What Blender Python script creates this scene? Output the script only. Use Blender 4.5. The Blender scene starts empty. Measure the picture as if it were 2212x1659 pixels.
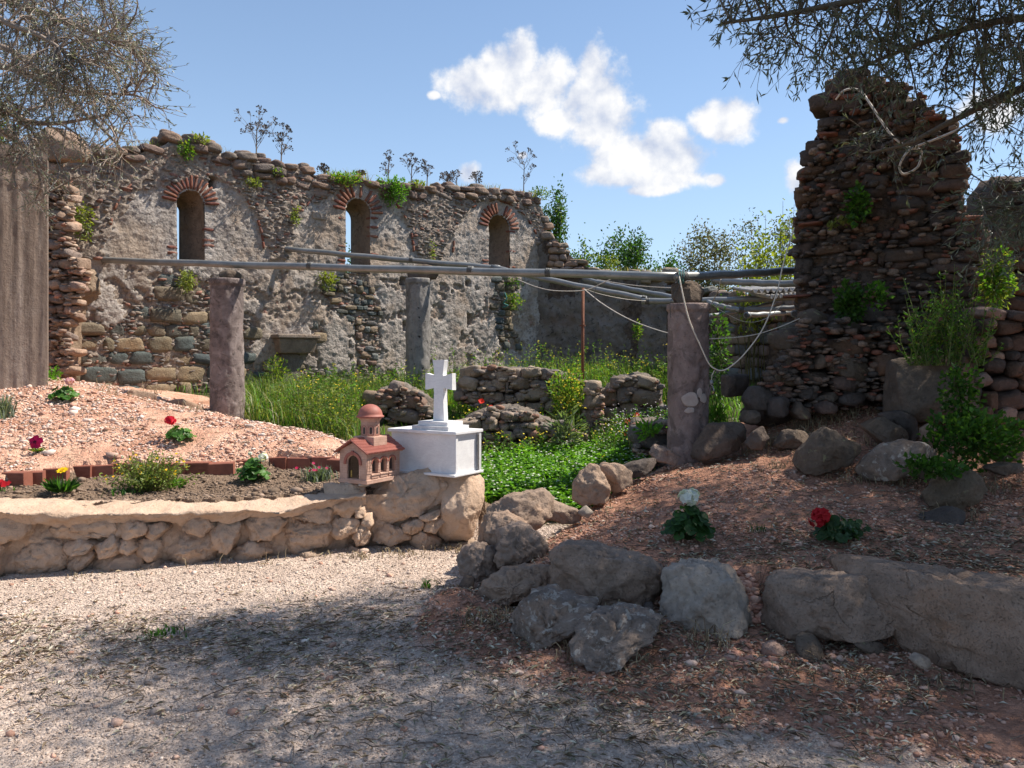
import bpy, bmesh, math, random
import numpy as np
from mathutils import Vector, Matrix, noise as mnoise, geometry as mgeo
SC = bpy.context.scene
COL = SC.collection
rng = np.random.default_rng(7)
random.seed(7)
R = math.radians
# ------------------------------------------------------------------ camera
F, CX, VH, CH = 1750.0, 1106.0, 785.0, 1.6      # focal length and horizon in units of a 2212 px wide picture
cam_d = bpy.data.cameras.new('camera'); cam = bpy.data.objects.new('camera', cam_d); COL.objects.link(cam)
cam.location = (0, 0, CH); cam.rotation_euler = (R(90), 0, 0)
cam_d.sensor_width = 36; cam_d.lens = 36 * F / 2212
cam_d.shift_y = (VH - 829.5) / 2212
cam_d.clip_start = 0.05; cam_d.clip_end = 3000
SC.camera = cam
SC.cycles.max_bounces = 6; SC.cycles.diffuse_bounces = 3; SC.cycles.glossy_bounces = 2; SC.cycles.transmission_bounces = 4; SC.cycles.transparent_max_bounces = 4
SC.render.resolution_x = 1024; SC.render.resolution_y = 768
# ------------------------------------------------------------------ light
SUN = Vector((0.56, 0.17, 0.81)).normalized()
elev = math.asin(SUN.z); azim = math.atan2(SUN.x, SUN.y)
sd = bpy.data.lights.new('sun', 'SUN'); so = bpy.data.objects.new('sun', sd); COL.objects.link(so)
sd.energy = 5.0; sd.angle = R(0.53); sd.color = (1.0, 0.93, 0.82)
so.rotation_euler = SUN.to_track_quat('Z', 'Y').to_euler(); so.location = (20, 2, 30)
SC.view_settings.view_transform = 'Standard'; SC.view_settings.look = 'None'
SC.view_settings.gamma = 1; SC.view_settings.exposure = 0.72
try: SC.view_settings.use_curve_mapping = False
except Exception: pass

class NT:
    """tiny node helper"""
    def __init__(s, tree): s.t = tree; s.n = tree.nodes; s.l = tree.links
    def new(s, typ, **kw):
        n = s.n.new(typ)
        for k, v in kw.items():
            if k == 'ins':
                for kk, vv in v.items():
                    if isinstance(vv, bpy.types.NodeSocket): s.l.new(vv, n.inputs[kk])
                    else: n.inputs[kk].default_value = vv
            else: setattr(n, k, v)
        return n
    def math(s, op, a, b=None, c=None, clamp=False):
        n = s.n.new('ShaderNodeMath'); n.operation = op; n.use_clamp = clamp
        for i, x in enumerate((a, b, c)):
            if x is None: continue
            if isinstance(x, bpy.types.NodeSocket): s.l.new(x, n.inputs[i])
            else: n.inputs[i].default_value = x
        return n.outputs[0]
    def vmath(s, op, a, b=None, out=0):
        n = s.n.new('ShaderNodeVectorMath'); n.operation = op
        for i, x in enumerate((a, b)):
            if x is None: continue
            if isinstance(x, bpy.types.NodeSocket): s.l.new(x, n.inputs[i])
            elif op == 'SCALE' and i == 1: n.inputs['Scale'].default_value = x
            else: n.inputs[i].default_value = x
        return n.outputs[out]
    def mix(s, fac, a, b, mode='MIX'):
        n = s.n.new('ShaderNodeMix'); n.data_type = 'RGBA'; n.blend_type = mode; n.clamp_factor = True
        for i, x in ((0, fac), (6, a), (7, b)):
            if isinstance(x, bpy.types.NodeSocket): s.l.new(x, n.inputs[i])
            elif i == 0: n.inputs[0].default_value = x
            else: n.inputs[i].default_value = (x[0], x[1], x[2], 1)
        return n.outputs[2]
    def noise(s, vec, scale, detail=4, rough=0.55, out=0, dist=0):
        n = s.new('ShaderNodeTexNoise'); n.inputs['Scale'].default_value = scale
        n.inputs['Detail'].default_value = detail; n.inputs['Roughness'].default_value = rough
        n.inputs['Distortion'].default_value = dist
        if vec is not None: s.l.new(vec, n.inputs['Vector'])
        return n.outputs[out]
    def vor(s, vec, scale, feature='F1', out=0, rnd=1.0):
        n = s.new('ShaderNodeTexVoronoi'); n.feature = feature; n.inputs['Scale'].default_value = scale
        n.inputs['Randomness'].default_value = rnd
        if vec is not None: s.l.new(vec, n.inputs['Vector'])
        return n.outputs[out]
    def ramp(s, fac, stops, interp='LINEAR'):
        n = s.new('ShaderNodeValToRGB'); cr = n.color_ramp; cr.interpolation = interp
        while len(cr.elements) < len(stops): cr.elements.new(0.5)
        for e, (p, c) in zip(cr.elements, stops):
            e.position = p
            e.color = (c, c, c, 1) if isinstance(c, (int, float)) else (c[0], c[1], c[2], 1)
        s.l.new(fac, n.inputs[0]); return n.outputs[0]
    def smooth(s, x, a, b):
        n = s.new('ShaderNodeMapRange', interpolation_type='SMOOTHSTEP')
        s.l.new(x, n.inputs[0]); n.inputs[1].default_value = a; n.inputs[2].default_value = b
        return n.outputs[0]

# ------------------------------------------------------------------ sky with clouds (directions only)
W = bpy.data.worlds.new('World'); SC.world = W; W.use_nodes = True
nt = NT(W.node_tree); W.node_tree.nodes.clear()
sky = nt.new('ShaderNodeTexSky', sky_type='NISHITA', sun_disc=False, sun_elevation=elev, sun_rotation=azim,
             altitude=0, air_density=1.0, dust_density=0.0, ozone_density=3.0)
tc = nt.new('ShaderNodeTexCoord')
d = nt.vmath('NORMALIZE', tc.outputs['Generated'])
sp = nt.new('ShaderNodeSeparateXYZ'); nt.l.new(d, sp.inputs[0])
az = nt.math('ARCTAN2', sp.outputs[0], sp.outputs[1])
el = nt.math('ARCSINE', sp.outputs[2])
cb = nt.new('ShaderNodeCombineXYZ'); nt.l.new(az, cb.inputs[0]); nt.l.new(el, cb.inputs[1])
dome = cb.outputs[0]
def ang(u, v):
    x, z = (u - CX) / F, (VH - v) / F
    return math.atan2(x, 1), math.atan2(z, math.hypot(x, 1))
blobs = [(1010,178,62,52),(1085,175,80,68),(1128,135,42,48),(1190,185,90,70),(1275,150,38,62),(1262,215,85,75),
         (1295,262,80,62),(1215,258,60,34),(1420,312,62,52),(1360,335,90,58),(1455,350,80,52),(1330,372,75,32),
         (1440,385,95,26),(1545,388,22,14),(1410,410,60,12),(1565,258,66,40),(1014,374,30,22),(1722,384,26,34),(938,206,14,9),
         (2150,235,55,40),(1690,260,14,8),(1130,335,10,8)]
bl = [(ang(u, v), ru / F * 1.12, rv / F * 1.12) for u, v, ru, rv in blobs]
def dens(vec):
    acc = None
    for (c, ru, rv) in bl:
        q = nt.vmath('SUBTRACT', vec, (c[0], c[1], 0))
        q = nt.vmath('MULTIPLY', q, (1 / ru, 1 / rv, 0))
        ln = nt.vmath('LENGTH', q, out=1)
        acc = nt.math('SUBTRACT', 1.0, ln) if acc is None else nt.math('MAXIMUM', acc, nt.math('SUBTRACT', 1.0, ln))
    return acc
base_d = dens(dome)
dir3 = nt.vmath('MULTIPLY', d, (1, 1, 1.8))
nout = nt.noise(dir3, 3.1, 1, .5)                 # the same kind of scattered clouds all round the rest of the sky
base_d = nt.math('MAXIMUM', base_d, nt.math('SUBTRACT', nt.math('MULTIPLY', nt.math('SUBTRACT', nout, .60), 6.0), nt.math('MULTIPLY', nt.smooth(nt.math('ABSOLUTE', az), .95, .70), 3.0)))
n1 = nt.noise(dome, 20, 7, 0.60)
n1b = nt.noise(nt.vmath('ADD', dome, (0.016, 0.022, 0)), 20, 2, 0.56)
dd = nt.math('ADD', nt.math('MINIMUM', base_d, 0.75), nt.math('MULTIPLY', nt.math('SUBTRACT', n1, 0.5), 2.3))
mask = nt.smooth(dd, -0.12, 0.50)
lit = nt.math('ADD', nt.math('MULTIPLY', nt.math('SUBTRACT', n1, n1b), 2.6), 0.66, clamp=True)
thin = nt.smooth(dd, 0.1, 0.9)
lit = nt.math('MULTIPLY', lit, nt.math('ADD', 0.85, nt.math('MULTIPLY', thin, 0.25)))
ccol = nt.mix(lit, (0.33, 0.375, 0.48), (0.64, 0.635, 0.63))
skyc = nt.mix(1.0, sky.outputs[0], (0.095, 0.095, 0.095), 'MULTIPLY')
hz = nt.math('POWER', nt.math('SUBTRACT', 1.0, nt.math('MINIMUM', nt.math('ABSOLUTE', sp.outputs[2]), 1.0)), 5.0)   # pale summer air, thicker towards the horizon all round
skyc = nt.mix(nt.math('ADD', .12, nt.math('MULTIPLY', hz, .80)), skyc, (.37, .50, .68))
fin = nt.mix(nt.math('MULTIPLY', mask, 0.96), skyc, ccol)
bg = nt.new('ShaderNodeBackground'); nt.l.new(fin, bg.inputs[0]); bg.inputs[1].default_value = 1.0
ow = nt.new('ShaderNodeOutputWorld'); nt.l.new(bg.outputs[0], ow.inputs[0])
try: W.cycles.sampling_method = 'MANUAL'; W.cycles.sample_map_resolution = 512
except Exception: pass

# ------------------------------------------------------------------ mesh helpers
def at(u, v, Y): return np.array([(u - CX) / F * Y, Y, CH - (v - VH) / F * Y])
def link(o, parent=None):
    COL.objects.link(o)
    if parent is not None: o.parent = parent
    return o
def tag(o, label=None, cat=None, group=None, kind=None):
    if label: o['label'] = label
    if cat: o['category'] = cat
    if group: o['group'] = group
    if kind or cat: o['kind'] = kind or 'thing'
    return o
def empty(name, loc, rz=0.0, label=None, cat=None, group=None):
    o = bpy.data.objects.new(name, None); COL.objects.link(o)
    o.location = loc; o.rotation_euler = (0, 0, rz); o.empty_display_size = .1
    return tag(o, label, cat, group)
def mdata(name, V, Fc, mat=None, smooth=False, col=None, attrs=None):
    me = bpy.data.meshes.new(name)
    V = np.asarray(V, dtype=np.float32)
    if isinstance(Fc, np.ndarray) and Fc.ndim == 2:
        k = Fc.shape[1]; n = len(Fc)
        me.vertices.add(len(V)); me.vertices.foreach_set('co', V.ravel())
        me.loops.add(n * k); me.loops.foreach_set('vertex_index', Fc.astype(np.int32).ravel())
        me.polygons.add(n); me.polygons.foreach_set('loop_start', np.arange(n, dtype=np.int32) * k)
        me.polygons.foreach_set('loop_total', np.full(n, k, dtype=np.int32))
        me.update(calc_edges=True)
    else:
        me.from_pydata([tuple(map(float, v)) for v in V], [], [tuple(f) for f in Fc]); me.update()
    if smooth: me.polygons.foreach_set('use_smooth', np.ones(len(me.polygons), dtype=bool))
    if col is not None:
        a = me.attributes.new('Col', 'FLOAT_COLOR', 'POINT')
        c = np.ones((len(V), 4), dtype=np.float32); c[:, :3] = col; a.data.foreach_set('color', c.ravel())
    for k, vals in (attrs or {}).items():
        a = me.attributes.new(k, 'FLOAT', 'POINT'); a.data.foreach_set('value', np.asarray(vals, dtype=np.float32))
    if mat is not None: me.materials.append(mat)
    return me
def obj(name, me, parent=None, loc=None):
    o = bpy.data.objects.new(name, me); link(o, parent)
    if loc is not None: o.location = loc
    return o
def mk(name, V, Fc, mat, parent=None, smooth=False, col=None, attrs=None):
    return obj(name, mdata(name, V, Fc, mat, smooth, col, attrs), parent)
def copy_tree(o, parent=None):
    c = o.copy(); link(c, parent)
    for ch in list(o.children): copy_tree(ch, c)
    return c
class MB:
    def __init__(s): s.v = []; s.f = []
    def add(s, V, Fc):
        o = len(s.v); s.v.extend([tuple(map(float, x)) for x in V]); s.f.extend([tuple(i + o for i in f) for f in Fc]); return s
    def box(s, c, h, M=None):
        P = [Vector((x * h[0], y * h[1], z * h[2])) for z in (-1, 1) for y in (-1, 1) for x in (-1, 1)]
        if M is not None: P = [M @ p for p in P]
        return s.add([p + Vector(c) for p in P], [(0,2,3,1),(4,5,7,6),(0,1,5,4),(2,6,7,3),(0,4,6,2),(1,3,7,5)])
    def tube(s, pts, rad, n=8, cap=True):
        V, Fc = tube(pts, rad, n, cap); return s.add(V, Fc)
    def lathe(s, prof, n=24, c=(0, 0, 0), a0=0.0):
        V = []; Fc = []
        for (r, z) in prof:
            for k in range(n):
                a = a0 + 2 * math.pi * k / n; V.append((c[0] + r * math.cos(a), c[1] + r * math.sin(a), c[2] + z))
        for i in range(len(prof) - 1):
            for k in range(n):
                k2 = (k + 1) % n; Fc.append((i * n + k, i * n + k2, (i + 1) * n + k2, (i + 1) * n + k))
        Fc.append(tuple(range(n))[::-1]); Fc.append(tuple((len(prof) - 1) * n + k for k in range(n)))
        return s.add(V, Fc)
    def build(s, name, mat, parent=None, smooth=False, bevel=0.0):
        o = mk(name, s.v, s.f, mat, parent, smooth)
        if bevel:
            m = o.modifiers.new('bevel', 'BEVEL'); m.width = bevel; m.segments = 2; m.limit_method = 'ANGLE'; m.angle_limit = R(40)
        return o
def tube(pts, rad, n=6, cap=True):
    P = [Vector(p) for p in pts]; m = len(P)
    if not hasattr(rad, '__len__'): rad = [rad] * m
    V = []; Fc = []; up = Vector((0.13, 0.21, 1)).normalized()
    for i, p in enumerate(P):
        t = (P[min(i + 1, m - 1)] - P[max(i - 1, 0)]); t = t.normalized() if t.length > 1e-9 else Vector((0, 0, 1))
        a = t.cross(up); a = a.normalized() if a.length > 1e-4 else Vector((1, 0, 0))
        b = t.cross(a)
        for k in range(n):
            th = 2 * math.pi * k / n; q = p + (a * math.cos(th) + b * math.sin(th)) * rad[i]; V.append((q.x, q.y, q.z))
    for i in range(m - 1):
        for k in range(n):
            k2 = (k + 1) % n; Fc.append((i * n + k, (i + 1) * n + k, (i + 1) * n + k2, i * n + k2))
    if cap: Fc.append(tuple(range(n))); Fc.append(tuple((m - 1) * n + k for k in range(n))[::-1])
    return V, Fc
def spline(pts, n=8):
    """Catmull-Rom through points"""
    P = [np.array(p, float) for p in pts]; P = [2 * P[0] - P[1]] + P + [2 * P[-1] - P[-2]]
    out = []
    for i in range(1, len(P) - 2):
        for k in range(n):
            t = k / n; a, b, c, e = P[i - 1], P[i], P[i + 1], P[i + 2]
            out.append(0.5 * (2 * b + (c - a) * t + (2 * a - 5 * b + 4 * c - e) * t * t + (3 * b - a - 3 * c + e) * t ** 3))
    out.append(P[-2]); return out
def prism(outer, holes, thick):
    """2D polygon (x,z) with holes -> V, F slab between y=0 and y=thick"""
    loops = [outer] + holes
    tri = mgeo.tessellate_polygon([[Vector((p[0], p[1], 0)) for p in L] for L in loops])
    flat = [p for L in loops for p in L]; n = len(flat)
    V = [(p[0], 0, p[1]) for p in flat] + [(p[0], thick, p[1]) for p in flat]
    Fc = []
    for t in tri:
        a, b, c = (flat[i] for i in t)
        ar = (b[0] - a[0]) * (c[1] - a[1]) - (b[1] - a[1]) * (c[0] - a[0])
        t = t if ar > 0 else t[::-1]
        Fc.append(tuple(t)); Fc.append(tuple(i + n for i in t[::-1]))
    o = 0
    for L in loops:
        m = len(L)
        for i in range(m): j = (i + 1) % m; Fc.append((o + i, o + j, n + o + j, n + o + i))
        o += m
    return V, Fc
def _ico(level):
    bm = bmesh.new(); bmesh.ops.create_icosphere(bm, subdivisions=level, radius=1)
    V = np.array([v.co[:] for v in bm.verts]); Fc = np.array([[v.index for v in f.verts] for f in bm.faces]); bm.free(); return V, Fc
ICO = {k: _ico(k) for k in (1, 2, 3, 4, 5)}
def fbm(P, scale, octs=4, seed=0.0):
    out = np.empty(len(P)); off = Vector((seed * 7.31, seed * 3.17, seed * 1.73))
    for i, p in enumerate(P): out[i] = mnoise.fractal(Vector(p) * scale + off, 0.6, 2.1, octs)
    return out
def rock_shape(seed, level=2, p=4.0, cuts=7, rough=0.05, dims=(1, 1, 1), depthcut=(0.72, 1.0)):
    """a broken, faceted stone about as big as the box +-dims"""
    r_ = np.random.default_rng(seed); V, Fc = ICO[level]; V = V.copy()
    rad = (np.abs(V) ** p).sum(1) ** (-1 / p)
    for k in range(cuts):
        n = r_.normal(size=3); n /= np.linalg.norm(n)
        sup = (np.abs(n) ** (p / (p - 1))).sum() ** ((p - 1) / p)
        dcut = r_.uniform(*depthcut) * sup
        dn = V @ n; m = dn > 1e-3; rad[m] = np.minimum(rad[m], dcut / dn[m])
    P = V * rad[:, None]
    nz = fbm(P, 1.1, 3, seed * .37 + 1) * rough * 1.6 + fbm(P, 3.4, 3, seed * .91 + 5) * rough * .7
    P = P * (1 + nz)[:, None]
    return P * np.array(dims), Fc
def outline_rock(name, px, Y, depth, mat, parent=None, seed=1, level=4, p=3.4, rough=0.03, cuts=6, tilt=0.0, smooth=True, fine=0.012, yb=0.0):
    """a stone whose outline (picture points at distance Y) is px, with real depth; origin at its base"""
    rot = 0.0
    if isinstance(Y, tuple):
        us = [q[0] for q in px]; u0, u1 = min(us), max(us)
        iy = lambda u: 1 / (1 / Y[0] + (1 / Y[1] - 1 / Y[0]) * (u - u0) / (u1 - u0))
        Q = np.array([at(u, v, iy(u)) for u, v in px]); A, B = at(u0, 0, Y[0]), at(u1, 0, Y[1]); rot = math.atan2(B[1] - A[1], B[0] - A[0])
        ax = np.array([math.cos(rot), math.sin(rot)]); x = Q[:, :2] @ ax; z = Q[:, 2]; nrm0 = Q[:, :2].mean(0) @ np.array([-ax[1], ax[0]])
    else:
        Q = np.array([at(u, v, Y) for u, v in px]); x, z = Q[:, 0], Q[:, 2]; ax = np.array([1., 0.]); nrm0 = Y
    c = np.array([(x.min() + x.max()) / 2, (z.min() + z.max()) / 2])
    th = np.unwrap(np.arctan2(z - c[1], x - c[0])); 
    phi = np.linspace(-math.pi, math.pi, 181); Rr = np.zeros(181)
    pts = np.stack([x - c[0], z - c[1]], 1); n = len(pts)
    for k, f in enumerate(phi):
        dx, dz = math.cos(f), math.sin(f); best = 0
        for i in range(n):
            a, b = pts[i], pts[(i + 1) % n]; e = b - a; den = dx * e[1] - dz * e[0]
            if abs(den) < 1e-12: continue
            t = (a[0] * e[1] - a[1] * e[0]) / den; s_ = (a[0] * dz - a[1] * dx) / den
            if t > 0 and -1e-6 <= s_ <= 1 + 1e-6: best = max(best, t)
        Rr[k] = best
    k5 = np.array([1, 2, 3, 2, 1]) / 9; Rr = np.convolve(np.concatenate([Rr[-5:-1], Rr, Rr[1:5]]), k5, 'same')[4:-4]
    r_ = np.random.default_rng(seed); V, Fc = ICO[level]
    rho = np.hypot(V[:, 0], V[:, 2]); s = (rho ** p + np.abs(V[:, 1]) ** p) ** (-1 / p)
    RR = np.interp(np.arctan2(V[:, 2], V[:, 0]), phi, Rr)
    P = np.stack([V[:, 0] * s * RR, V[:, 1] * s, V[:, 2] * s * RR], 1)
    L = Rr.mean()
    P[:, 1] *= depth
    for k in range(int(cuts * 2.6)):                        # front facets
        nrm = np.array([r_.uniform(-.9, .9), -1.0, r_.uniform(-.5, 1.1)]); nrm /= np.linalg.norm(nrm)
        pr = P @ nrm; dmax = np.quantile(pr, r_.uniform(.84, .985)); ex = np.maximum(pr - dmax, 0)
        P -= nrm * (ex * .95)[:, None]
    for ax_ in (0, 2):                            # keep the outline's width and height
        lo0, hi0 = (pts[:, 0 if ax_ == 0 else 1].min(), pts[:, 0 if ax_ == 0 else 1].max()); lo1, hi1 = P[:, ax_].min(), P[:, ax_].max()
        P[:, ax_] = lo0 + (P[:, ax_] - lo1) * (hi0 - lo0) / (hi1 - lo1)
    if tilt: P[:, 1] += P[:, 2] * tilt
    nz = fbm(P, 1.3 / max(L, .05), 3, seed * .77) * rough * L * 2 + fbm(P, 14, 4, seed * .31 + 3) * fine * min(1, L / .13)
    if level > 3: rg = np.abs(fbm(P, 7, 3, seed * .53 + 9)); nz = nz - np.maximum(.10 - rg, 0) * fine * 6
    nn = P / (np.linalg.norm(P / np.array([1, max(depth, .01) / max(L, .01), 1]), axis=1)[:, None] + 1e-6)
    nn /= np.linalg.norm(nn, axis=1)[:, None] + 1e-9
    P = P + nn * nz[:, None]
    zb = P[:, 2].min(); xy = ax * c[0] + np.array([-ax[1], ax[0]]) * (nrm0 + depth * .8 + yb); ctr = np.array([xy[0], xy[1], c[1] + zb])
    P[:, 2] -= zb
    o = mk(name, P, Fc, mat, parent, smooth and level < 4 and False)
    o.location = ctr if parent is None else ctr - np.array(parent.location)
    o.rotation_euler.z = rot
    return o
def arch_pts(cx, z0, w, zs, n=10):
    """arched opening outline: sill z0, width w, springing zs"""
    r = w / 2
    return [(cx - r, z0), (cx + r, z0)] + [(cx + r * math.cos(a), zs + r * math.sin(a)) for a in np.linspace(0, math.pi, n)]
# ------------------------------------------------------------------ materials
M = {}
def newmat(name):
    m = bpy.data.materials.new(name); m.use_nodes = True; m.node_tree.nodes.clear(); M[name] = m
    t = NT(m.node_tree); t.out = t.new('ShaderNodeOutputMaterial'); return t
def finish(t, col, rough=0.85, bump=None, bstr=0.5, bdist=0.02, spec=0.3, metal=0.0, extra=None):
    b = t.new('ShaderNodeBsdfPrincipled')
    for k, v in (('Base Color', col), ('Roughness', rough), ('Metallic', metal), ('Specular IOR Level', spec)):
        if isinstance(v, bpy.types.NodeSocket): t.l.new(v, b.inputs[k])
        elif k == 'Base Color': b.inputs[k].default_value = (*v, 1)
        else: b.inputs[k].default_value = v
    for k, v in (extra or {}).items(): b.inputs[k].default_value = v
    if bump is not None:
        bn = t.new('ShaderNodeBump'); bn.inputs['Strength'].default_value = bstr; bn.inputs['Distance'].default_value = bdist
        t.l.new(bump, bn.inputs['Height']); t.l.new(bn.outputs[0], b.inputs['Normal'])
    t.l.new(b.outputs[0], t.out.inputs[0]); return b
def coords(t, obj_space=True):
    tc = t.new('ShaderNodeTexCoord'); oi = t.new('ShaderNodeObjectInfo')
    if obj_space:
        off = t.vmath('SCALE', oi.outputs['Location'], 3.7)
        return t.vmath('ADD', tc.outputs['Object'], off), oi
    g = t.new('ShaderNodeNewGeometry'); return g.outputs['Position'], oi
def world_pos(t):
    return t.new('ShaderNodeNewGeometry').outputs['Position']
def stone_mat(name, cols, bump=0.8, bdist=0.02, lichen=None, sc=9.0, dirt=0.5, lich_amt=0.62, fine=60):
    """cols: palette picked per stone, mottled by noise"""
    t = newmat(name); P = world_pos(t); oi = t.new('ShaderNodeObjectInfo')
    n = len(cols)
    base = t.ramp(oi.outputs['Random'], [(i / n, c) for i, c in enumerate(cols)], 'CONSTANT')
    a = t.noise(P, sc, 6, .62); b = t.noise(P, sc * 4.3, 5, .7); c = t.noise(P, fine, 3, .7)
    v = t.ramp(a, [(.25, .62), (.5, 1.0), (.75, 1.28)])
    col = t.mix(1.0, base, v, 'MULTIPLY')
    v2 = t.ramp(b, [(.3, .72), (.55, 1.0), (.8, 1.22)])
    col = t.mix(dirt, col, t.mix(1.0, col, v2, 'MULTIPLY'))
    hue = t.noise(P, sc * .45, 3, .5)
    col = t.mix(t.math('MULTIPLY', t.smooth(hue, .5, .75), .35), col, t.mix(1.0, col, (1.25, .95, .68), 'MULTIPLY'))
    if lichen:
        l = t.noise(P, sc * 1.7, 5, .65, dist=.6)
        col = t.mix(t.math('MULTIPLY', t.smooth(l, lich_amt, lich_amt + .07), .8), col, lichen)
    spk = t.noise(P, 95, 4, .75)
    col = t.mix(t.math('MULTIPLY', t.smooth(spk, .57, .68), .55), col, t.mix(1.0, col, (.38, .36, .35), 'MULTIPLY'))
    col = t.mix(t.math('MULTIPLY', t.smooth(t.noise(P, sc * 6.5, 5, .7), .60, .68), .40), col, t.mix(1.0, col, (1.7, 1.65, 1.6), 'MULTIPLY'))
    wp = t.vmath('ADD', P, t.vmath('SCALE', t.noise(P, sc * .9, 4, .6, out=1), .22))
    crk = t.math('MULTIPLY', t.smooth(t.vor(wp, sc * .55, 'DISTANCE_TO_EDGE'), .016, .003), t.smooth(t.noise(P, sc * .5, 2, .5), .56, .68))
    col = t.mix(t.math('MULTIPLY', crk, .5), col, t.mix(1.0, col, (.25, .23, .22), 'MULTIPLY'))
    h = t.math('SUBTRACT', t.math('ADD', t.math('MULTIPLY', t.math('ADD', b, t.math('MULTIPLY', t.noise(P, sc * 2, 4, .6), 1.2)), .6), t.math('ADD', t.math('MULTIPLY', c, .35), t.math('MULTIPLY', t.vor(P, sc * 5, 'F1'), .25))), t.math('ADD', t.math('MULTIPLY', crk, .7), t.math('MULTIPLY', t.smooth(spk, .55, .7), .35)))
    finish(t, col, .9, h, bump, bdist, .2); return M[name]
stone_mat('wallstone', [(.22,.17,.145),(.16,.155,.15),(.25,.18,.13),(.14,.13,.125),(.28,.21,.15),(.21,.14,.11),(.18,.185,.175),(.24,.19,.165)], lichen=(.30,.27,.23), lich_amt=.66)
stone_mat('topstone', [(.20,.14,.115),(.16,.13,.115),(.24,.165,.125),(.17,.12,.10),(.26,.19,.15),(.20,.16,.135)], lichen=(.27,.24,.21), lich_amt=.62)
stone_mat('greenstone', [(.10,.115,.11),(.12,.12,.105),(.085,.098,.10),(.18,.15,.105),(.14,.12,.09),(.27,.205,.135),(.115,.125,.118),(.20,.16,.115)], lichen=(.20,.19,.16), lich_amt=.70)
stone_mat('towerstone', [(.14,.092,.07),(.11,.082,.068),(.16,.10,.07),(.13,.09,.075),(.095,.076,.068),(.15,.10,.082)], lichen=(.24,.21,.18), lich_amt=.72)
stone_mat('chink', [(.24,.16,.11),(.22,.13,.10),(.28,.20,.13),(.16,.13,.11)], lichen=None)
stone_mat('pinkstone', [(.36,.24,.19),(.32,.22,.16),(.28,.19,.145),(.40,.28,.21),(.26,.20,.17)], lichen=None, dirt=.6)
stone_mat('boulder', [(.31,.218,.162),(.29,.21,.16),(.33,.232,.17),(.30,.22,.172)], lichen=(.40,.35,.31), lich_amt=.66, sc=6, bdist=.02, bump=.8)
stone_mat('darkboulder', [(.125,.094,.076),(.10,.08,.07),(.14,.105,.08)], lichen=(.26,.23,.15), lich_amt=.66, sc=6)
stone_mat('brownboulder', [(.16,.12,.085),(.14,.105,.08)], lichen=(.25,.23,.13), lich_amt=.60, sc=6)
stone_mat('paleboulder', [(.37,.305,.25)], lichen=(.23,.21,.19), lich_amt=.62, sc=7, bdist=.008)
stone_mat('lichenboulder', [(.235,.18,.145)], lichen=(.44,.385,.33), lich_amt=.54, sc=8, bdist=.014)
stone_mat('ruinstone', [(.26,.205,.165),(.20,.17,.15),(.30,.24,.185),(.24,.185,.14),(.33,.26,.20)], lichen=(.34,.31,.27), lich_amt=.6)
stone_mat('brick', [(.25,.105,.07),(.22,.09,.065),(.27,.125,.085),(.24,.12,.09),(.19,.08,.062)], bdist=.006, lichen=(.30,.24,.20), lich_amt=.64)
stone_mat('mortar', [(.19,.16,.135)], lichen=(.11,.09,.08), lich_amt=.56, sc=6, bdist=.03, bump=.9)
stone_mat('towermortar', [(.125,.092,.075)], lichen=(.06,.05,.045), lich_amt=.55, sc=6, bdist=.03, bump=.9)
stone_mat('warmmortar', [(.30,.215,.15)], lichen=(.16,.11,.08), lich_amt=.58, sc=6, bdist=.03, bump=.9)
# plaster wall: attribute 'plaster' 1 = render, 0 = bare core
t = newmat('plaster'); P = world_pos(t)
at_ = t.new('ShaderNodeAttribute', attribute_name='plaster'); pl = at_.outputs['Fac']
a = t.noise(P, 2.2, 7, .68); b = t.noise(P, 15, 6, .72); c = t.noise(P, 70, 3, .7); e = t.noise(P, .9, 4, .6)
pc = t.ramp(a, [(.28, (.24,.20,.178)), (.46, (.38,.33,.29)), (.6, (.46,.405,.36)), (.78, (.56,.525,.49))])
pc = t.mix(t.math('MULTIPLY', t.smooth(b, .50, .64), .85), pc, (.12,.10,.09))
pc = t.mix(t.math('MULTIPLY', t.smooth(t.noise(P, 4.5, 6, .72), .54, .62), .6), pc, (.20,.165,.145))
pc = t.mix(t.math('MULTIPLY', t.smooth(t.noise(P, 30, 4, .7), .60, .70), .7), pc, (.40,.37,.345))
pc = t.mix(t.math('MULTIPLY', t.smooth(e, .47, .62), .65), pc, (.34,.25,.18))
st = t.new('ShaderNodeMapping'); st.inputs['Scale'].default_value = (5, 5, .35); t.l.new(P, st.inputs[0])
pc = t.mix(t.math('MULTIPLY', t.smooth(t.noise(st.outputs[0], 1.6, 5, .7), .56, .72), .5), pc, (.09,.078,.072))
mc = t.mix(t.smooth(b, .4, .62), (.24,.19,.155), (.38,.31,.25))
mc = t.mix(t.math('MULTIPLY', t.smooth(t.noise(P, 8, 4, .6), .58, .68), .55), mc, (.29,.12,.085))
col = t.mix(t.smooth(pl, .35, .65), mc, pc)
h = t.math('ADD', t.math('MULTIPLY', b, 1.0), t.math('ADD', t.math('MULTIPLY', c, .45), t.math('MULTIPLY', t.vor(P, 26), .5)))
finish(t, col, .95, h, 1.0, .016, .1)
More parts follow.
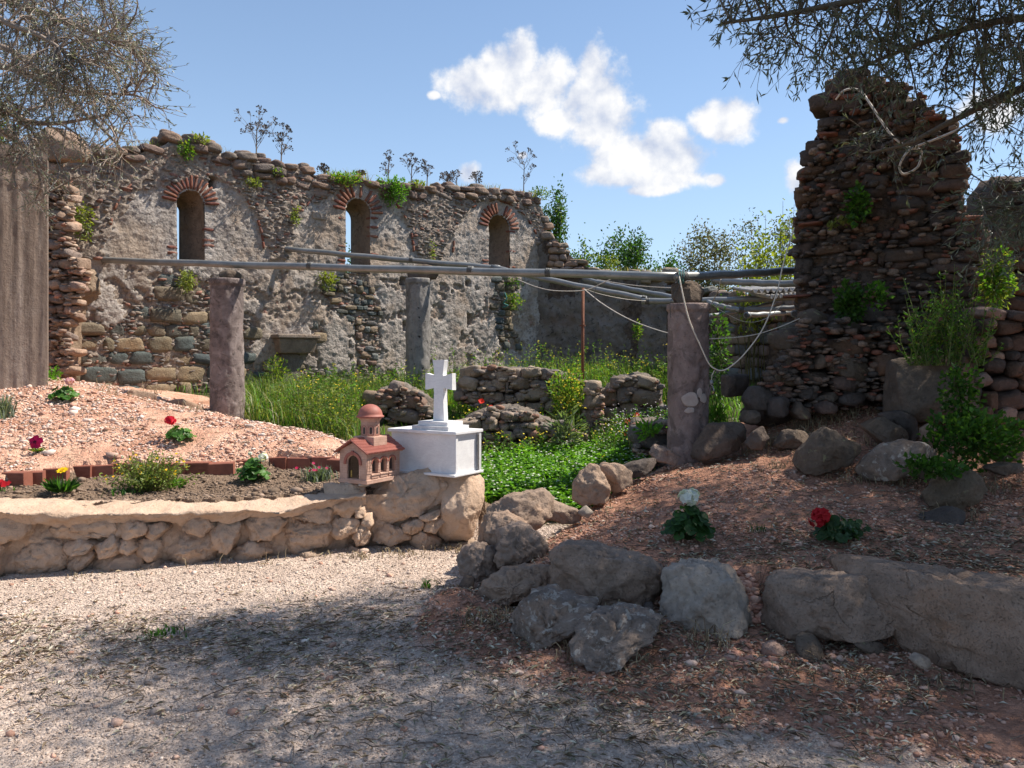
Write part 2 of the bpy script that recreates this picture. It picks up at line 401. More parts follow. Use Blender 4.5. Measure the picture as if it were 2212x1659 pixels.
# second plaster, shade of the rear and side walls put into its colours
t = newmat('shadedplaster'); P = world_pos(t)
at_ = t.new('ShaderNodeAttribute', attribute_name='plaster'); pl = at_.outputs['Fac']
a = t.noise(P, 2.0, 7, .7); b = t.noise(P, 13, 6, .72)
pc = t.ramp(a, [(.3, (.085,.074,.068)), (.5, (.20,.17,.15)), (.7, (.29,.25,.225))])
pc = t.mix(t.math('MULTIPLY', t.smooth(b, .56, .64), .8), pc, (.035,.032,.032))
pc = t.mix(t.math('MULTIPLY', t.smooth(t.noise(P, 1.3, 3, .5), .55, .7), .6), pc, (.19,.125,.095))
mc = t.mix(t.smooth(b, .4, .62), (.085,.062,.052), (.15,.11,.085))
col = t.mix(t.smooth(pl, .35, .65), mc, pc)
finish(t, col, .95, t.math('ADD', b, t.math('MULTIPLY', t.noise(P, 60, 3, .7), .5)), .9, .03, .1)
# concrete pillar with vertical board marks
t = newmat('concrete'); P = world_pos(t)
mp = t.new('ShaderNodeMapping'); mp.inputs['Scale'].default_value = (9, 9, .5); t.l.new(P, mp.inputs[0])
s1 = t.noise(mp.outputs[0], 1.4, 5, .6); s2 = t.noise(P, 22, 6, .75); s3 = t.noise(P, 2.2, 5, .6)
col = t.ramp(s1, [(.3, (.17,.125,.10)), (.5, (.30,.23,.185)), (.7, (.40,.325,.275))])
col = t.mix(t.math('MULTIPLY', t.smooth(s2, .5, .68), .6), col, (.19,.135,.11))
col = t.mix(t.math('MULTIPLY', t.smooth(s3, .5, .7), .35), col, (.42,.36,.31))
finish(t, col, .95, t.math('ADD', t.math('MULTIPLY', s1, .6), s2), .6, .02, .1)
# beige masonry paint over stones
t = newmat('beigepaint'); P = world_pos(t)
a = t.noise(P, 5, 6, .65); b = t.noise(P, 34, 5, .7); c = t.noise(P, 120, 2, .6)
col = t.ramp(a, [(.25, (.47,.32,.222)), (.5, (.56,.40,.29)), (.75, (.62,.46,.345))])
col = t.mix(t.math('MULTIPLY', t.smooth(b, .54, .70), .5), col, (.33,.225,.155))
col = t.mix(t.math('MULTIPLY', t.smooth(t.noise(P, 9, 6, .7, dist=.8), .56, .66), .45), col, (.30,.215,.155))
col = t.mix(t.math('MULTIPLY', t.smooth(t.noise(P, 3, 5, .7), .6, .72), .35), col, (.60,.50,.42))
g = t.new('ShaderNodeSeparateXYZ'); t.l.new(P, g.inputs[0])
col = t.mix(t.math('MULTIPLY', t.smooth(t.math('ADD', g.outputs[2], t.math('MULTIPLY', a, -.12)), .06, -.04), .75), col, (.22,.165,.125))
finish(t, col, .9, t.math('ADD', t.math('ADD', b, t.math('MULTIPLY', c, .5)), t.math('MULTIPLY', t.noise(P, 14, 5, .65), 1.3)), .9, .016, .2)
# marble
def simple(name, c1, c2, sc=8, rough=.5, bstr=.1, bdist=.004, spec=.4, metal=0, c3=None, amt=.6):
    t = newmat(name); P = world_pos(t); a = t.noise(P, sc, 6, .65); b = t.noise(P, sc * 6, 4, .7)
    col = t.mix(t.smooth(a, .3, .7), c1, c2)
    if c3: col = t.mix(t.math('MULTIPLY', t.smooth(b, amt, amt + .1), .7), col, c3)
    finish(t, col, rough, t.math('ADD', a, b), bstr, bdist, spec, metal); return M[name]
t = newmat('marble'); P = world_pos(t); a = t.noise(P, 6, 7, .7, dist=1.2); b = t.noise(P, 60, 3, .7)
mp = t.new('ShaderNodeMapping'); mp.inputs['Scale'].default_value = (1, 1, 4); mp.inputs['Rotation'].default_value = (.3, .5, .2); t.l.new(P, mp.inputs[0])
vn = t.noise(mp.outputs[0], 5, 7, .65, dist=1.5)
col = t.mix(t.smooth(a, .35, .65), (.72,.70,.70), (.80,.785,.78))
col = t.mix(t.math('MULTIPLY', t.smooth(t.math('ABSOLUTE', t.math('SUBTRACT', vn, .5)), .03, .0), .35), col, (.55,.53,.54))
col = t.mix(t.math('MULTIPLY', t.smooth(b, .62, .72), .22), col, (.45,.41,.38))
finish(t, col, .42, b, .12, .003, .4)
simple('marblegrey', (.55,.54,.54), (.70,.69,.685), 30, .45, c3=(.36,.35,.35), amt=.6)
simple('grime', (.10,.09,.08), (.22,.20,.18), 40, .8)
simple('pipe', (.19,.19,.185), (.27,.27,.265), 5, .40, .2, .003, .5, .35, c3=(.13,.115,.09), amt=.6)
simple('rust', (.13,.045,.025), (.22,.085,.045), 20, .85, .5, .004)
simple('wire', (.05,.05,.05), (.12,.115,.11), 60, .6, .2)
simple('cable', (.60,.52,.44), (.70,.62,.53), 20, .6)
simple('hose', (.58,.50,.43), (.68,.60,.52), 20, .55)
simple('greenrope', (.02,.12,.11), (.05,.22,.20), 60, .7)
t = newmat('shrinewall'); P = world_pos(t); mp = t.new('ShaderNodeMapping'); mp.inputs['Rotation'].default_value = (0, 0, -2.6); t.l.new(P, mp.inputs[0])
sx = t.new('ShaderNodeSeparateXYZ'); t.l.new(mp.outputs[0], sx.inputs[0]); cx_ = t.new('ShaderNodeCombineXYZ'); t.l.new(t.math('ADD', sx.outputs[0], sx.outputs[1]), cx_.inputs[0]); t.l.new(sx.outputs[2], cx_.inputs[1])
br = t.new('ShaderNodeTexBrick'); t.l.new(cx_.outputs[0], br.inputs['Vector']); br.inputs['Scale'].default_value = 1.0; br.inputs['Brick Width'].default_value = .05; br.inputs['Row Height'].default_value = .021; br.inputs['Mortar Size'].default_value = .0016; br.inputs['Mortar Smooth'].default_value = .3
a = t.noise(P, 14, 5, .65); col = t.mix(t.smooth(a, .3, .7), (.44,.27,.205), (.56,.365,.285)); col = t.mix(t.math('MULTIPLY', t.smooth(t.noise(P, 70, 4, .7), .56, .7), .5), col, (.30,.185,.14))
col = t.mix(t.math('MULTIPLY', br.outputs['Fac'], .35), col, (.30,.18,.135)); finish(t, col, .9, t.math('ADD', t.math('MULTIPLY', br.outputs['Fac'], -1.0), t.math('MULTIPLY', a, .4)), .5, .003, .15)
simple('shrinered', (.29,.092,.068), (.36,.125,.092), 12, .6, .2, .002, c3=(.23,.07,.05), amt=.62)
simple('shrinedark', (.025,.02,.02), (.05,.04,.035), 20, .5)
simple('shrineyellow', (.62,.38,.08), (.70,.45,.12), 20, .6)
simple('terracotta', (.215,.072,.047), (.29,.105,.065), 14, .7, .3, .004, c3=(.34,.17,.115), amt=.62)
simple('metal', (.16,.16,.16), (.30,.30,.30), 20, .5, metal=.5)
simple('asbestos', (.36,.34,.33), (.48,.46,.44), 8, .85, .3, .004, c3=(.20,.19,.18), amt=.6)
# columns
def column_mat(name, c1, c2, c3, pit):
    t = newmat(name); P = world_pos(t)
    a = t.noise(P, 5, 7, .68, dist=.6); b = t.noise(P, 26, 6, .7); v = t.vor(P, 7, 'DISTANCE_TO_EDGE'); sp_ = t.noise(P, 16, 3, .5)
    col = t.ramp(a, [(.3, c1), (.52, c2), (.72, c3)])
    col = t.mix(t.math('MULTIPLY', t.smooth(b, .55, .7), .6), col, tuple(x * .45 for x in c1))
    col = t.mix(t.math('MULTIPLY', t.smooth(t.noise(P, 3.2, 6, .7, dist=1.0), .52, .60), .55), col, tuple(x * .55 for x in c1))
    col = t.mix(t.math('MULTIPLY', t.smooth(sp_, .66, .70), pit), col, (.025,.022,.022))
    h = t.math('ADD', t.math('MULTIPLY', b, .8), t.math('MULTIPLY', t.smooth(sp_, .70, .63), pit * 1.5))
    finish(t, col, .85, h, .8, .012, .2)
column_mat('col_mauve', (.11,.085,.078), (.22,.172,.158), (.35,.29,.272), .35)
column_mat('col_pink', (.17,.125,.115), (.255,.185,.168), (.36,.285,.265), .25)
column_mat('col_grey', (.17,.155,.145), (.24,.22,.205), (.30,.28,.265), .95)
simple('patch', (.38,.30,.27), (.46,.38,.345), 12, .9, .4, .006)
# ground: attributes pink / soil / meadow, rest is path gravel
t = newmat('ground'); P = world_pos(t)
A = {k: t.new('ShaderNodeAttribute', attribute_name=k).outputs['Fac'] for k in ('pink', 'soil', 'meadow')}
n1 = t.noise(P, 3, 6, .65); n2 = t.noise(P, 40, 5, .7); v1 = t.new('ShaderNodeTexVoronoi'); v1.inputs['Scale'].default_value = 70; t.l.new(P, v1.inputs[0])
v2 = t.new('ShaderNodeTexVoronoi'); v2.inputs['Scale'].default_value = 32; t.l.new(P, v2.inputs[0])
vg = t.ramp(t.math('FRACT', t.math('MULTIPLY', v1.outputs['Color'], 1.0)), [(.0, .68), (.5, 1.0), (1., 1.35)])
vp = t.ramp(t.math('FRACT', t.math('MULTIPLY', v2.outputs['Color'], 1.0)), [(.0, .75), (.5, 1.0), (1., 1.3)])
path = t.mix(t.smooth(n1, .35, .65), (.47,.365,.30), (.56,.445,.37))
path = t.mix(1.0, path, vg, 'MULTIPLY')
path = t.mix(t.math('MULTIPLY', t.smooth(n2, .56, .7), .6), path, (.20,.155,.125))
pink = t.mix(t.smooth(n1, .35, .65), (.50,.275,.19), (.60,.38,.275))
pink = t.mix(t.smooth(t.noise(P, 1.4, 4, .6), .5, .68), pink, (.40,.21,.14))
tcg = t.new('ShaderNodeSeparateXYZ'); t.l.new(P, tcg.inputs[0])     # right-hand bed: redder, earthier fill, with its shade partly put into the colour
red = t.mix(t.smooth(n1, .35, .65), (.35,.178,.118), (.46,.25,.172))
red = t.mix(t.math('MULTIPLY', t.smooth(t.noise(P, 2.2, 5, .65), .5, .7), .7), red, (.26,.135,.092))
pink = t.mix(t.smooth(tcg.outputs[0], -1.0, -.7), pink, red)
pink = t.mix(1.0, pink, vp, 'MULTIPLY')
soil = t.mix(t.smooth(n2, .35, .65), (.135,.092,.065), (.25,.175,.125))
mead = t.mix(t.smooth(n2, .35, .65), (.06,.055,.03), (.10,.10,.04))
edge = t.math('MULTIPLY', t.math('SUBTRACT', t.noise(P, 5, 5, .7), .5), 1.1)
col = path
for k, c in (('meadow', mead), ('pink', pink), ('soil', soil)):
    col = t.mix(t.smooth(t.math('ADD', A[k], edge), .3, .7), col, c)
h = t.math('ADD', t.math('MULTIPLY', n2, .8), t.math('ADD', t.math('MULTIPLY', v1.outputs['Distance'], -.5), t.math('MULTIPLY', v2.outputs['Distance'], -.6)))
finish(t, col, .95, h, 1.0, .02, .1)
# scattered bits coloured by attribute Col
def attr_mat(name, rough=.9, transl=0.0, spec=.2, var=.25, bump=False):
    t = newmat(name); a = t.new('ShaderNodeAttribute', attribute_name='Col').outputs['Color']
    P = world_pos(t); n = t.noise(P, 50, 3, .6)
    col = t.mix(1.0, a, t.ramp(n, [(.3, 1 - var), (.7, 1 + var)]), 'MULTIPLY')
    if transl:
        b = t.new('ShaderNodeBsdfPrincipled'); t.l.new(col, b.inputs['Base Color']); b.inputs['Roughness'].default_value = rough
        b.inputs['Specular IOR Level'].default_value = spec
        tr = t.new('ShaderNodeBsdfTranslucent'); t.l.new(t.mix(1.0, col, (1.25, 1.3, .5), 'MULTIPLY'), tr.inputs[0])
        mx = t.new('ShaderNodeMixShader'); mx.inputs[0].default_value = transl
        t.l.new(b.outputs[0], mx.inputs[1]); t.l.new(tr.outputs[0], mx.inputs[2]); t.l.new(mx.outputs[0], t.out.inputs[0])
    else: finish(t, col, rough, n if bump else None, .4, .004, spec)
    return M[name]
attr_mat('bits'); attr_mat('leaf', .5, .45, .35); attr_mat('petal', .6, .35, .2, .12); attr_mat('twig', .9, 0, .1); attr_mat('olive', .45, .15, .45)
attr_mat('stonebits', .9, 0, .2, .35, True)
# glass of the bulb and the shrine door
t = newmat('glass'); b = t.new('ShaderNodeBsdfPrincipled'); b.inputs['Base Color'].default_value = (.9,.9,.9,1); b.inputs['Roughness'].default_value = .03
b.inputs['Transmission Weight'].default_value = 1.0; b.inputs['IOR'].default_value = 1.2; t.l.new(b.outputs[0], t.out.inputs[0])
# ------------------------------------------------------------------ terrain
def tps(pts):
    P = np.array(pts, float); X = P[:, :2]; n = len(P)
    def U(d2): return np.where(d2 > 1e-12, .5 * d2 * np.log(np.maximum(d2, 1e-12)), 0)
    D = ((X[:, None] - X[None]) ** 2).sum(2); A = np.zeros((n + 3, n + 3)); A[:n, :n] = U(D) + np.eye(n) * .02
    A[:n, n] = 1; A[:n, n + 1:] = X; A[n, :n] = 1; A[n + 1:, :n] = X.T
    w = np.linalg.solve(A, np.concatenate([P[:, 2], [0, 0, 0]]))
    def f(x, y):
        x = np.asarray(x, float); sh = x.shape; q = np.stack([x.ravel(), np.asarray(y, float).ravel()], 1)
        out = np.empty(len(q))
        for i in range(0, len(q), 20000):
            k = q[i:i + 20000]; d2 = ((k[:, None] - X[None]) ** 2).sum(2)
            out[i:i + 20000] = U(d2) @ w[:n] + w[n] + k @ w[n + 1:]
        return out.reshape(sh)
    return f
def inside(poly, x, y):
    x = np.asarray(x, float); y = np.asarray(y, float); r = np.zeros(x.shape, bool); n = len(poly)
    for i in range(n):
        (x1, y1), (x2, y2) = poly[i], poly[(i + 1) % n]
        c = ((y1 > y) != (y2 > y)); r ^= c & (x < (x2 - x1) * (y - y1) / (y2 - y1 + 1e-12) + x1)
    return r
def dist_line(L, x, y):
    x = np.asarray(x, float); y = np.asarray(y, float); d = np.full(x.shape, 1e9)
    for (x1, y1), (x2, y2) in zip(L[:-1], L[1:]):
        ex, ey = x2 - x1, y2 - y1; t = np.clip(((x - x1) * ex + (y - y1) * ey) / (ex * ex + ey * ey), 0, 1)
        d = np.minimum(d, np.hypot(x - x1 - t * ex, y - y1 - t * ey))
    return d
def sstep(x, a, b): t = np.clip((x - a) / (b - a), 0, 1); return t * t * (3 - 2 * t)
WALLF = [(-8.5, 4.3), (-5.5, 5.3), (-3.71, 5.87), (-2.83, 6.15), (-1.81, 6.51), (-1.27, 6.80), (-.58, 7.0), (-.20, 7.1)]
flat = [(x, y, 0) for x in (-6, -3, 0, 3, 6) for y in (2, 3.5, 5)]
H_base = tps(flat + [(-.3,7.3,.02),(.2,6.9,.0),(.3,8.3,.24),(-.5,9,.3),(1.0,8.2,.26),(0,11,.5),(1.3,12,.75),(-2,12,.85),(-5.5,12.4,1.12),
    (-6.5,11,1.2),(0,14,1.05),(2.5,14,1.1),(1.5,16,1.35),(5,12,1.1),(6.5,9,.8),(6.5,17,1.4),(-6.5,17,1.4),(-7,8,.3),(0,17,1.4),(3,10,.6),(-1.2,6.3,0),(1.,6.2,.05)])
H_left = tps([(-8.5,4.9,.5),(-6,5.5,.5),(-4.2,6.2,.5),(-3.0,6.5,.5),(-2,6.8,.5),(-1.3,7.15,.54),(-.6,7.3,.5),(-4.14,6.93,.53),(-3.66,7.49,.53),(-2.83,7.74,.53),
    (-2.46,7.9,.53),(-1.91,8.04,.55),(-4.3,7.15,.62),(-3.7,7.68,.63),(-2.83,7.95,.63),(-2.4,8.1,.63),(-1.8,8.3,.64),(-5.4,9.5,1.33),(-7,9.5,1.4),(-5.4,8.5,1.02),(-7,8,.9),
    (-4.8,10.5,1.16),(-3.87,10.9,.90),(-3.5,9.3,1.0),(-2.5,9.1,.87),(-1.9,8.8,.76),(-1.3,9.1,.45),(-1.9,10,.5),(-2.8,10.9,.62),(-.9,8.3,.35),(-.2,7.9,.15),(-4.5,12.2,1.05),(-7,12.5,1.3),(-2.5,12.5,.7)])
LEFTP = [(x + (-.05), y + .22) for x, y in WALLF] + [(.1, 7.7), (-.6, 9.5), (-2.0, 11.6), (-3.5, 12.6), (-8.5, 13)]
bk = [(-55,1064,60),(27,1050,-14),(60,1046,15),(112,1040,11),(165,1033,12),(215,1030,12),(268,1028,10),(320,1027,7),(372,1027,6),(424,1026,5),(477,1025,9),(538,1018,14),(592,1013,4),(645,1012,1),(698,1012,3),(727,1018,-22)]
BRICKL = [(-9, 5.6), (-5.2, 6.3)] + [((u - CX) / F * (CH - .53) * F / (v - VH), (CH - .53) * F / (v - VH) + .05) for u, v, _ in bk[1:]]
_unused = [(-5.2, 6.55), (-4.42, 6.82), (-3.66, 7.49), (-2.83, 7.74), (-2.46, 7.88), (-1.91, 8.02), (-1.70, 8.0)]
H_right = tps([(2.9,4.45,.36),(2.3,4.9,.34),(1.5,5.1,.32),(1.0,5.3,.30),(.5,5.6,.28),(.15,6.0,.24),(.4,6.5,.27),(1,7,.40),(1.24,5.75,.34),(2.2,5.45,.39),(.73,6.6,.33),(1.85,8.2,.58),
    (2.5,7.5,.67),(3.6,6.3,.46),(3.2,7,.6),(3.3,8.8,1.08),(4.1,8,.95),(2.15,8.5,.60),(2.7,9.3,.8),(5.5,6,.5),(5.5,4.5,.4),(5.5,8,.95),(4,9.5,1.25),(7,7,.7),(7,4.5,.5),(7,10,1.3),(4,3.3,.25),(2.0,10,.45),(1.2,7.6,.48)])
RIGHTL = [(3.9, 3.35), (2.75, 4.15), (1.75, 4.62), (1.15, 4.92), (.40, 5.18), (.02, 5.30), (-.28, 5.62), (-.20, 6.05), (.05, 6.40), (.26, 6.72), (.42, 7.12), (.72, 7.62), (1.02, 8.1), (1.4, 8.7), (1.8, 9.4)]
RIGHTP = RIGHTL + [(2.6, 10.2), (5, 12), (8.5, 12), (8.5, 3.35)]
def nz2(x, y, s, seed=0):
    f = np.vectorize(lambda a, b: mnoise.fractal(Vector((a * s, b * s, seed)), .6, 2.0, 4)); return f(x, y)
def Hraw(x, y):
    x = np.asarray(x, float); y = np.asarray(y, float)
    h = H_base(x, y)
    inl = inside(LEFTP, x, y); h = np.where(inl, np.maximum(h, H_left(x, y)), h)
    inr = inside(RIGHTP, x, y); dr = dist_line(RIGHTL, x, y)
    bl_ = sstep(dr, -.02, .30); h = np.where(inr, np.maximum(h, h + (H_right(x, y) - h) * bl_), h)
    sp = np.exp(-(((x - .75) / .75) ** 2 + ((y - 4.85) / .42) ** 2)) * .09 + np.exp(-(((x + .35) / .25) ** 2 + ((y - 5.3) / .35) ** 2)) * .10
    bx, by = zip(*BRICKL); front = inl & ~((y > np.interp(x, bx, by)) & ((x < -1.72) | (y > 8.0)))
    h = np.where(front, np.minimum(h, .525), h)
    return np.where(inr, h, h + sp)
gx = np.arange(-8.2, 8.21, .05); gy = np.arange(2.0, 17.6, .05)
GX, GY = np.meshgrid(gx, gy)
GZ = Hraw(GX, GY)
BUMP = nz2(GX, GY, 2.1, 3.3) * .012 + nz2(GX, GY, 9, 8.1) * .007
inL = inside(LEFTP, GX, GY); inR = inside(RIGHTP, GX, GY)
nbr = np.array(BRICKL); behind = GY > np.interp(GX, nbr[:, 0], nbr[:, 1])
behind &= (GX < -1.72) | (GY > 8.0)
w_soil = (inL & ~behind).astype(float)
crest = H_left(GX, GY) - .02 > H_base(GX, GY)
w_pink = np.maximum((inL & behind & crest).astype(float), inR.astype(float))
spill = np.exp(-(((GX - .9) / 1.0) ** 2 + ((GY - 4.6) / .75) ** 2)) * 1.25 + np.exp(-(((GX - 2.3) / 1.3) ** 2 + ((GY - 3.75) / .6) ** 2)) * 1.1 + np.exp(-(((GX + .15) / .5) ** 2 + ((GY - 5.1) / .6) ** 2)) * .95
w_pink = np.maximum(w_pink, np.clip(spill, 0, 1) * (~inL))
w_mead = sstep(GY, 7.3, 7.8) * (1 - w_pink)
w_mead = np.where(inL & (~crest) & behind, 1, w_mead)
w_mead = np.where((GX < -3) & (GY > 11.2), np.maximum(w_mead, sstep(GY, 11.2, 11.8)), w_mead)
GZ = GZ + BUMP * np.where(w_soil > .5, 2.2, np.where(w_pink > .5, 2.0, .7))
def H(x, y):
    """bilinear ground height"""
    x = np.asarray(x, float); y = np.asarray(y, float)
    fx = np.clip((x - gx[0]) / .05, 0, len(gx) - 1.001); fy = np.clip((y - gy[0]) / .05, 0, len(gy) - 1.001)
    i = fx.astype(int); j = fy.astype(int); a = fx - i; b = fy - j
    return GZ[j, i] * (1 - a) * (1 - b) + GZ[j, i + 1] * a * (1 - b) + GZ[j + 1, i] * (1 - a) * b + GZ[j + 1, i + 1] * a * b
def wat(Wt, x, y):
    i = np.clip(((np.asarray(x) - gx[0]) / .05).round().astype(int), 0, len(gx) - 1); j = np.clip(((np.asarray(y) - gy[0]) / .05).round().astype(int), 0, len(gy) - 1)
    return Wt[j, i]
def hit(u, v, y0=3.0, y1=17.0):
    """where the line of sight through a picture point first meets the ground"""
    ys = np.arange(y0, y1, .02); xs = (u - CX) / F * ys; zs = CH - (v - VH) / F * ys; g = H(xs, ys)
    k = np.argmax(zs <= g); k = k if zs[k] <= g[k] else len(ys) - 1
    return np.array([xs[k], ys[k], float(g[k])])
ny, nx = GX.shape; idx = np.arange(nx * ny).reshape(ny, nx)
quads = np.stack([idx[:-1, :-1], idx[:-1, 1:], idx[1:, 1:], idx[1:, :-1]], 2).reshape(-1, 4)
def fc(Wt): return ((Wt[:-1, :-1] + Wt[1:, 1:]) / 2).ravel()
pk, sl, md = fc(w_pink), fc(w_soil), fc(w_mead)
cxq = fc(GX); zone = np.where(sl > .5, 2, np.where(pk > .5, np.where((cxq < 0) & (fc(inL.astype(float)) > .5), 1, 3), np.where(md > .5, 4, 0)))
VV = np.stack([GX.ravel(), GY.ravel(), GZ.ravel()], 1)
def zmesh(name, z, extraV=None, extraF=None):
    q = quads[zone == z]; used, inv = np.unique(q, return_inverse=True); q = inv.reshape(-1, 4)
    V = VV[used]; at3 = [w_pink.ravel()[used], w_soil.ravel()[used], w_mead.ravel()[used]]
    return tag(mk(name, V, q, M['ground'], None, True, attrs=dict(pink=at3[0], soil=at3[1], meadow=at3[2])), kind='structure')
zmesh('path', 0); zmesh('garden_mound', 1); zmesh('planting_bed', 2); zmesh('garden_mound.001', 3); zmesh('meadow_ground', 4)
# the ground beyond, out to the horizon
bd = np.concatenate([idx[0, :], idx[1:, -1], idx[-1, -2::-1], idx[-2:0, 0]]); B = VV[bd]; nb = len(B)
c0 = np.array([0, 9.8, 0]); rings = [B]
for sc, zz in ((1.6, .9), (4, .6), (14, .3), (120, .2)):
    Q = c0 + (B - c0) * sc; Q[:, 2] = B[:, 2] * (0 if sc > 2 else .4) + zz * (1 if sc > 2 else .6); rings.append(Q)
RV = np.concatenate(rings); RF = []
for k in range(len(rings) - 1):
    for i in range(nb):
        j = (i + 1) % nb; RF.append((k * nb + i, (k + 1) * nb + i, (k + 1) * nb + j, k * nb + j))
o = mk('ground', RV, np.array(RF), M['ground'], None, True, attrs=dict(pink=np.zeros(len(RV)), soil=np.zeros(len(RV)), meadow=np.where(np.arange(len(RV)) >= 0, 1.0, 0)))
tag(o, kind='structure')
# ------------------------------------------------------------------ painted garden wall on the left
WFU = [(CX + F * x / y, x, y) for x, y in WALLF]
def wall_y(u): return float(np.interp(u, [a[0] for a in WFU], [a[2] for a in WFU]))
gw = empty('garden_wall', (-2.2, 6.6, 0), label='low rubble garden wall painted beige, holding up the flower bed on the left', cat='garden wall')
def z4(L): return [(x * .3646, 748.8 + y * .3646) for x, y in L]
def z5(L): return [(691.2 + x * .3124, 720 + y * .3124) for x, y in L]
S = [z4(L) for L in (
 [(-250,990),(-100,980),(100,1000),(130,1020),(130,1070),(90,1150),(-60,1170),(-240,1150)], [(145,985),(300,985),(500,985),(640,1010),(665,1080),(670,1150),(560,1145),(400,1145),(260,1120),(170,1050)],
 [(-60,1215),(150,1165),(290,1180),(345,1200),(350,1290),(320,1340),(150,1390),(-60,1400)], [(425,1235),(480,1220),(505,1250),(470,1320),(420,1370),(372,1350),(375,1300)],
 [(495,1300),(600,1240),(720,1235),(790,1260),(790,1350),(600,1380),(500,1370)], [(535,1190),(640,1135),(690,1200),(660,1250),(580,1260),(530,1230)],
 [(665,1020),(740,1025),(830,1060),(845,1100),(780,1140),(690,1140),(665,1100)], [(680,1150),(760,1155),(785,1200),(750,1240),(690,1210)],
 [(785,1170),(860,1140),(910,1170),(915,1230),(880,1290),(810,1260),(785,1210)], [(915,1100),(960,1060),(1080,1090),(1180,1135),(1240,1150),(1215,1290),(1160,1340),(1000,1320),(910,1260)],
 [(1020,1000),(1100,980),(1190,1010),(1230,1080),(1180,1125),(1120,1110),(1040,1050)], [(845,1070),(930,1050),(960,1090),(900,1150),(850,1130)],
 [(1235,1060),(1300,1030),(1390,1050),(1385,1130),(1330,1230),(1260,1190),(1240,1120)], [(1400,1050),(1500,1010),(1630,1020),(1650,1060),(1600,1140),(1480,1165),(1400,1140)],
 [(1340,1230),(1440,1175),(1540,1185),(1570,1240),(1480,1295),(1360,1290)], [(1580,1180),(1650,1050),(1760,1020),(1900,1050),(1925,1080),(1900,1210),(1760,1250),(1600,1240)],
 [(1660,1010),(1800,955),(1920,970),(1950,1010),(1930,1060),(1800,1030)], [(-400,1200),(-200,1180),(-70,1220),(-70,1390),(-380,1420)], [(360,1170),(450,1160),(520,1190),(480,1230),(400,1240),(355,1220)],
 [(1700,1240),(1820,1225),(1880,1250),(1800,1290),(1710,1285)], [(820,1300),(900,1285),(930,1330),(870,1350)])]
S += [z5(L) for L in (
 [(0,1070),(200,1060),(275,1090),(275,1200),(180,1290),(40,1240)], [(280,1075),(480,1030),(700,975),(835,955),(858,1000),(855,1100),(830,1190),(700,1260),(480,1325),(380,1310),(320,1200)],
 [(285,1270),(340,1260),(365,1320),(330,1370),(285,1340)], [(230,1330),(300,1320),(335,1390),(320,1470),(240,1470),(215,1410)],
 [(20,1400),(60,1310),(180,1285),(250,1320),(230,1390),(130,1430)], [(340,1360),(470,1340),(600,1390),(612,1440),(500,1470),(370,1450)], [(560,1330),(700,1290),(705,1360),(640,1400),(580,1380)],
 [(700,1310),(800,1275),(850,1320),(800,1380),(720,1370)], [(610,1430),(700,1385),(820,1450),(810,1490),(720,1510),(620,1480)], [(320,1490),(500,1480),(540,1500),(460,1570),(360,1560)],
 [(150,1510),(220,1475),(290,1530),(280,1590),(190,1615)], [(680,1275),(820,1235),(825,1275),(740,1305)], [(860,1475),(1050,1455),(1070,1490),(900,1515)], [(540,1515),(660,1510),(670,1560),(570,1565)], [(230,1190),(300,1210),(300,1275),(245,1280)])]
big = {1: .3, 2: .3, 9: .32, 15: .3, 22: .34}
for i, L in enumerate(S):
    u = np.mean([p[0] for p in L]); vm_ = np.mean([p[1] for p in L]); L = [(u + (a - u) * 1.07, vm_ + (b - vm_) * 1.06) for a, b in L]; o = outline_rock('stone', L, wall_y(u), big.get(i, .17), M['beigepaint'], gw, seed=100 + i, level=5 if i in big else 4, rough=.03, cuts=9, fine=.026, p=5.5, yb=-.035)
# standing slab at the wall's end
L = z5([(865,1005),(1000,1000),(1150,990),(1168,1060),(1165,1130),(1120,1280),(1070,1430),(1040,1462),(940,1465),(830,1445),(840,1330),(860,1200)])
sl_ = outline_rock('end_stone', L, (6.93, 7.02), .22, M['beigepaint'], gw, seed=77, level=5, p=5, rough=.03, cuts=5, fine=.012)
sl_['label'] = 'tall upright end stone of the beige wall'
# rendered top and core
cop_f = [(-500,1118,.53),(0,1105,.527),(180,1107,.48),(400,1108,.446),(620,1098,.436),(700,1085,.47),(790,1066,.505)]
ns, nc = 170, 22; V = []; us = np.linspace(-500, 790, ns)
for i, u in enumerate(us):
    yf = wall_y(u); zt = float(np.interp(u, [c[0] for c in cop_f], [c[2] for c in cop_f]))
    th = .44 if u < 650 else .44 + (u - 650) * .0006
    for j in range(nc):
        s = j / (nc - 1)
        if s < .3: q = s / .3; dy, dz = .045 - .075 * math.sin(q * math.pi / 2), -.075 + .075 * q ** .6
        elif s < .85: q = (s - .3) / .55; dy, dz = -.03 + q * th, .0 + .035 * math.sin(q * 2.2)
        else: q = (s - .85) / .15; dy, dz = th - .03 + .03 * q, .02 - .14 * q
        x = (u - CX) / F * yf; nzv = mnoise.fractal(Vector((x * 3, s * 4, 2)), .6, 2, 4) * .026 + mnoise.fractal(Vector((x * 15, s * 12, 5)), .6, 2, 3) * .010
        lip = .3 * (mnoise.noise(Vector((x * 4.1, 3.3, 1))) + .3) * max(0, .3 - s) * .5
        V.append((x - .15 * dy - gw.location[0], yf + dy + nzv - gw.location[1], zt + dz + nzv - lip - gw.location[2]))
Fq = [(i * nc + j, (i + 1) * nc + j, (i + 1) * nc + j + 1, i * nc + j + 1) for i in range(ns - 1) for j in range(nc - 1)]
mk('coping', V, np.array(Fq), M['beigepaint'], gw, True)
V = []; us = np.linspace(-500, 1015, 260); nj = 26
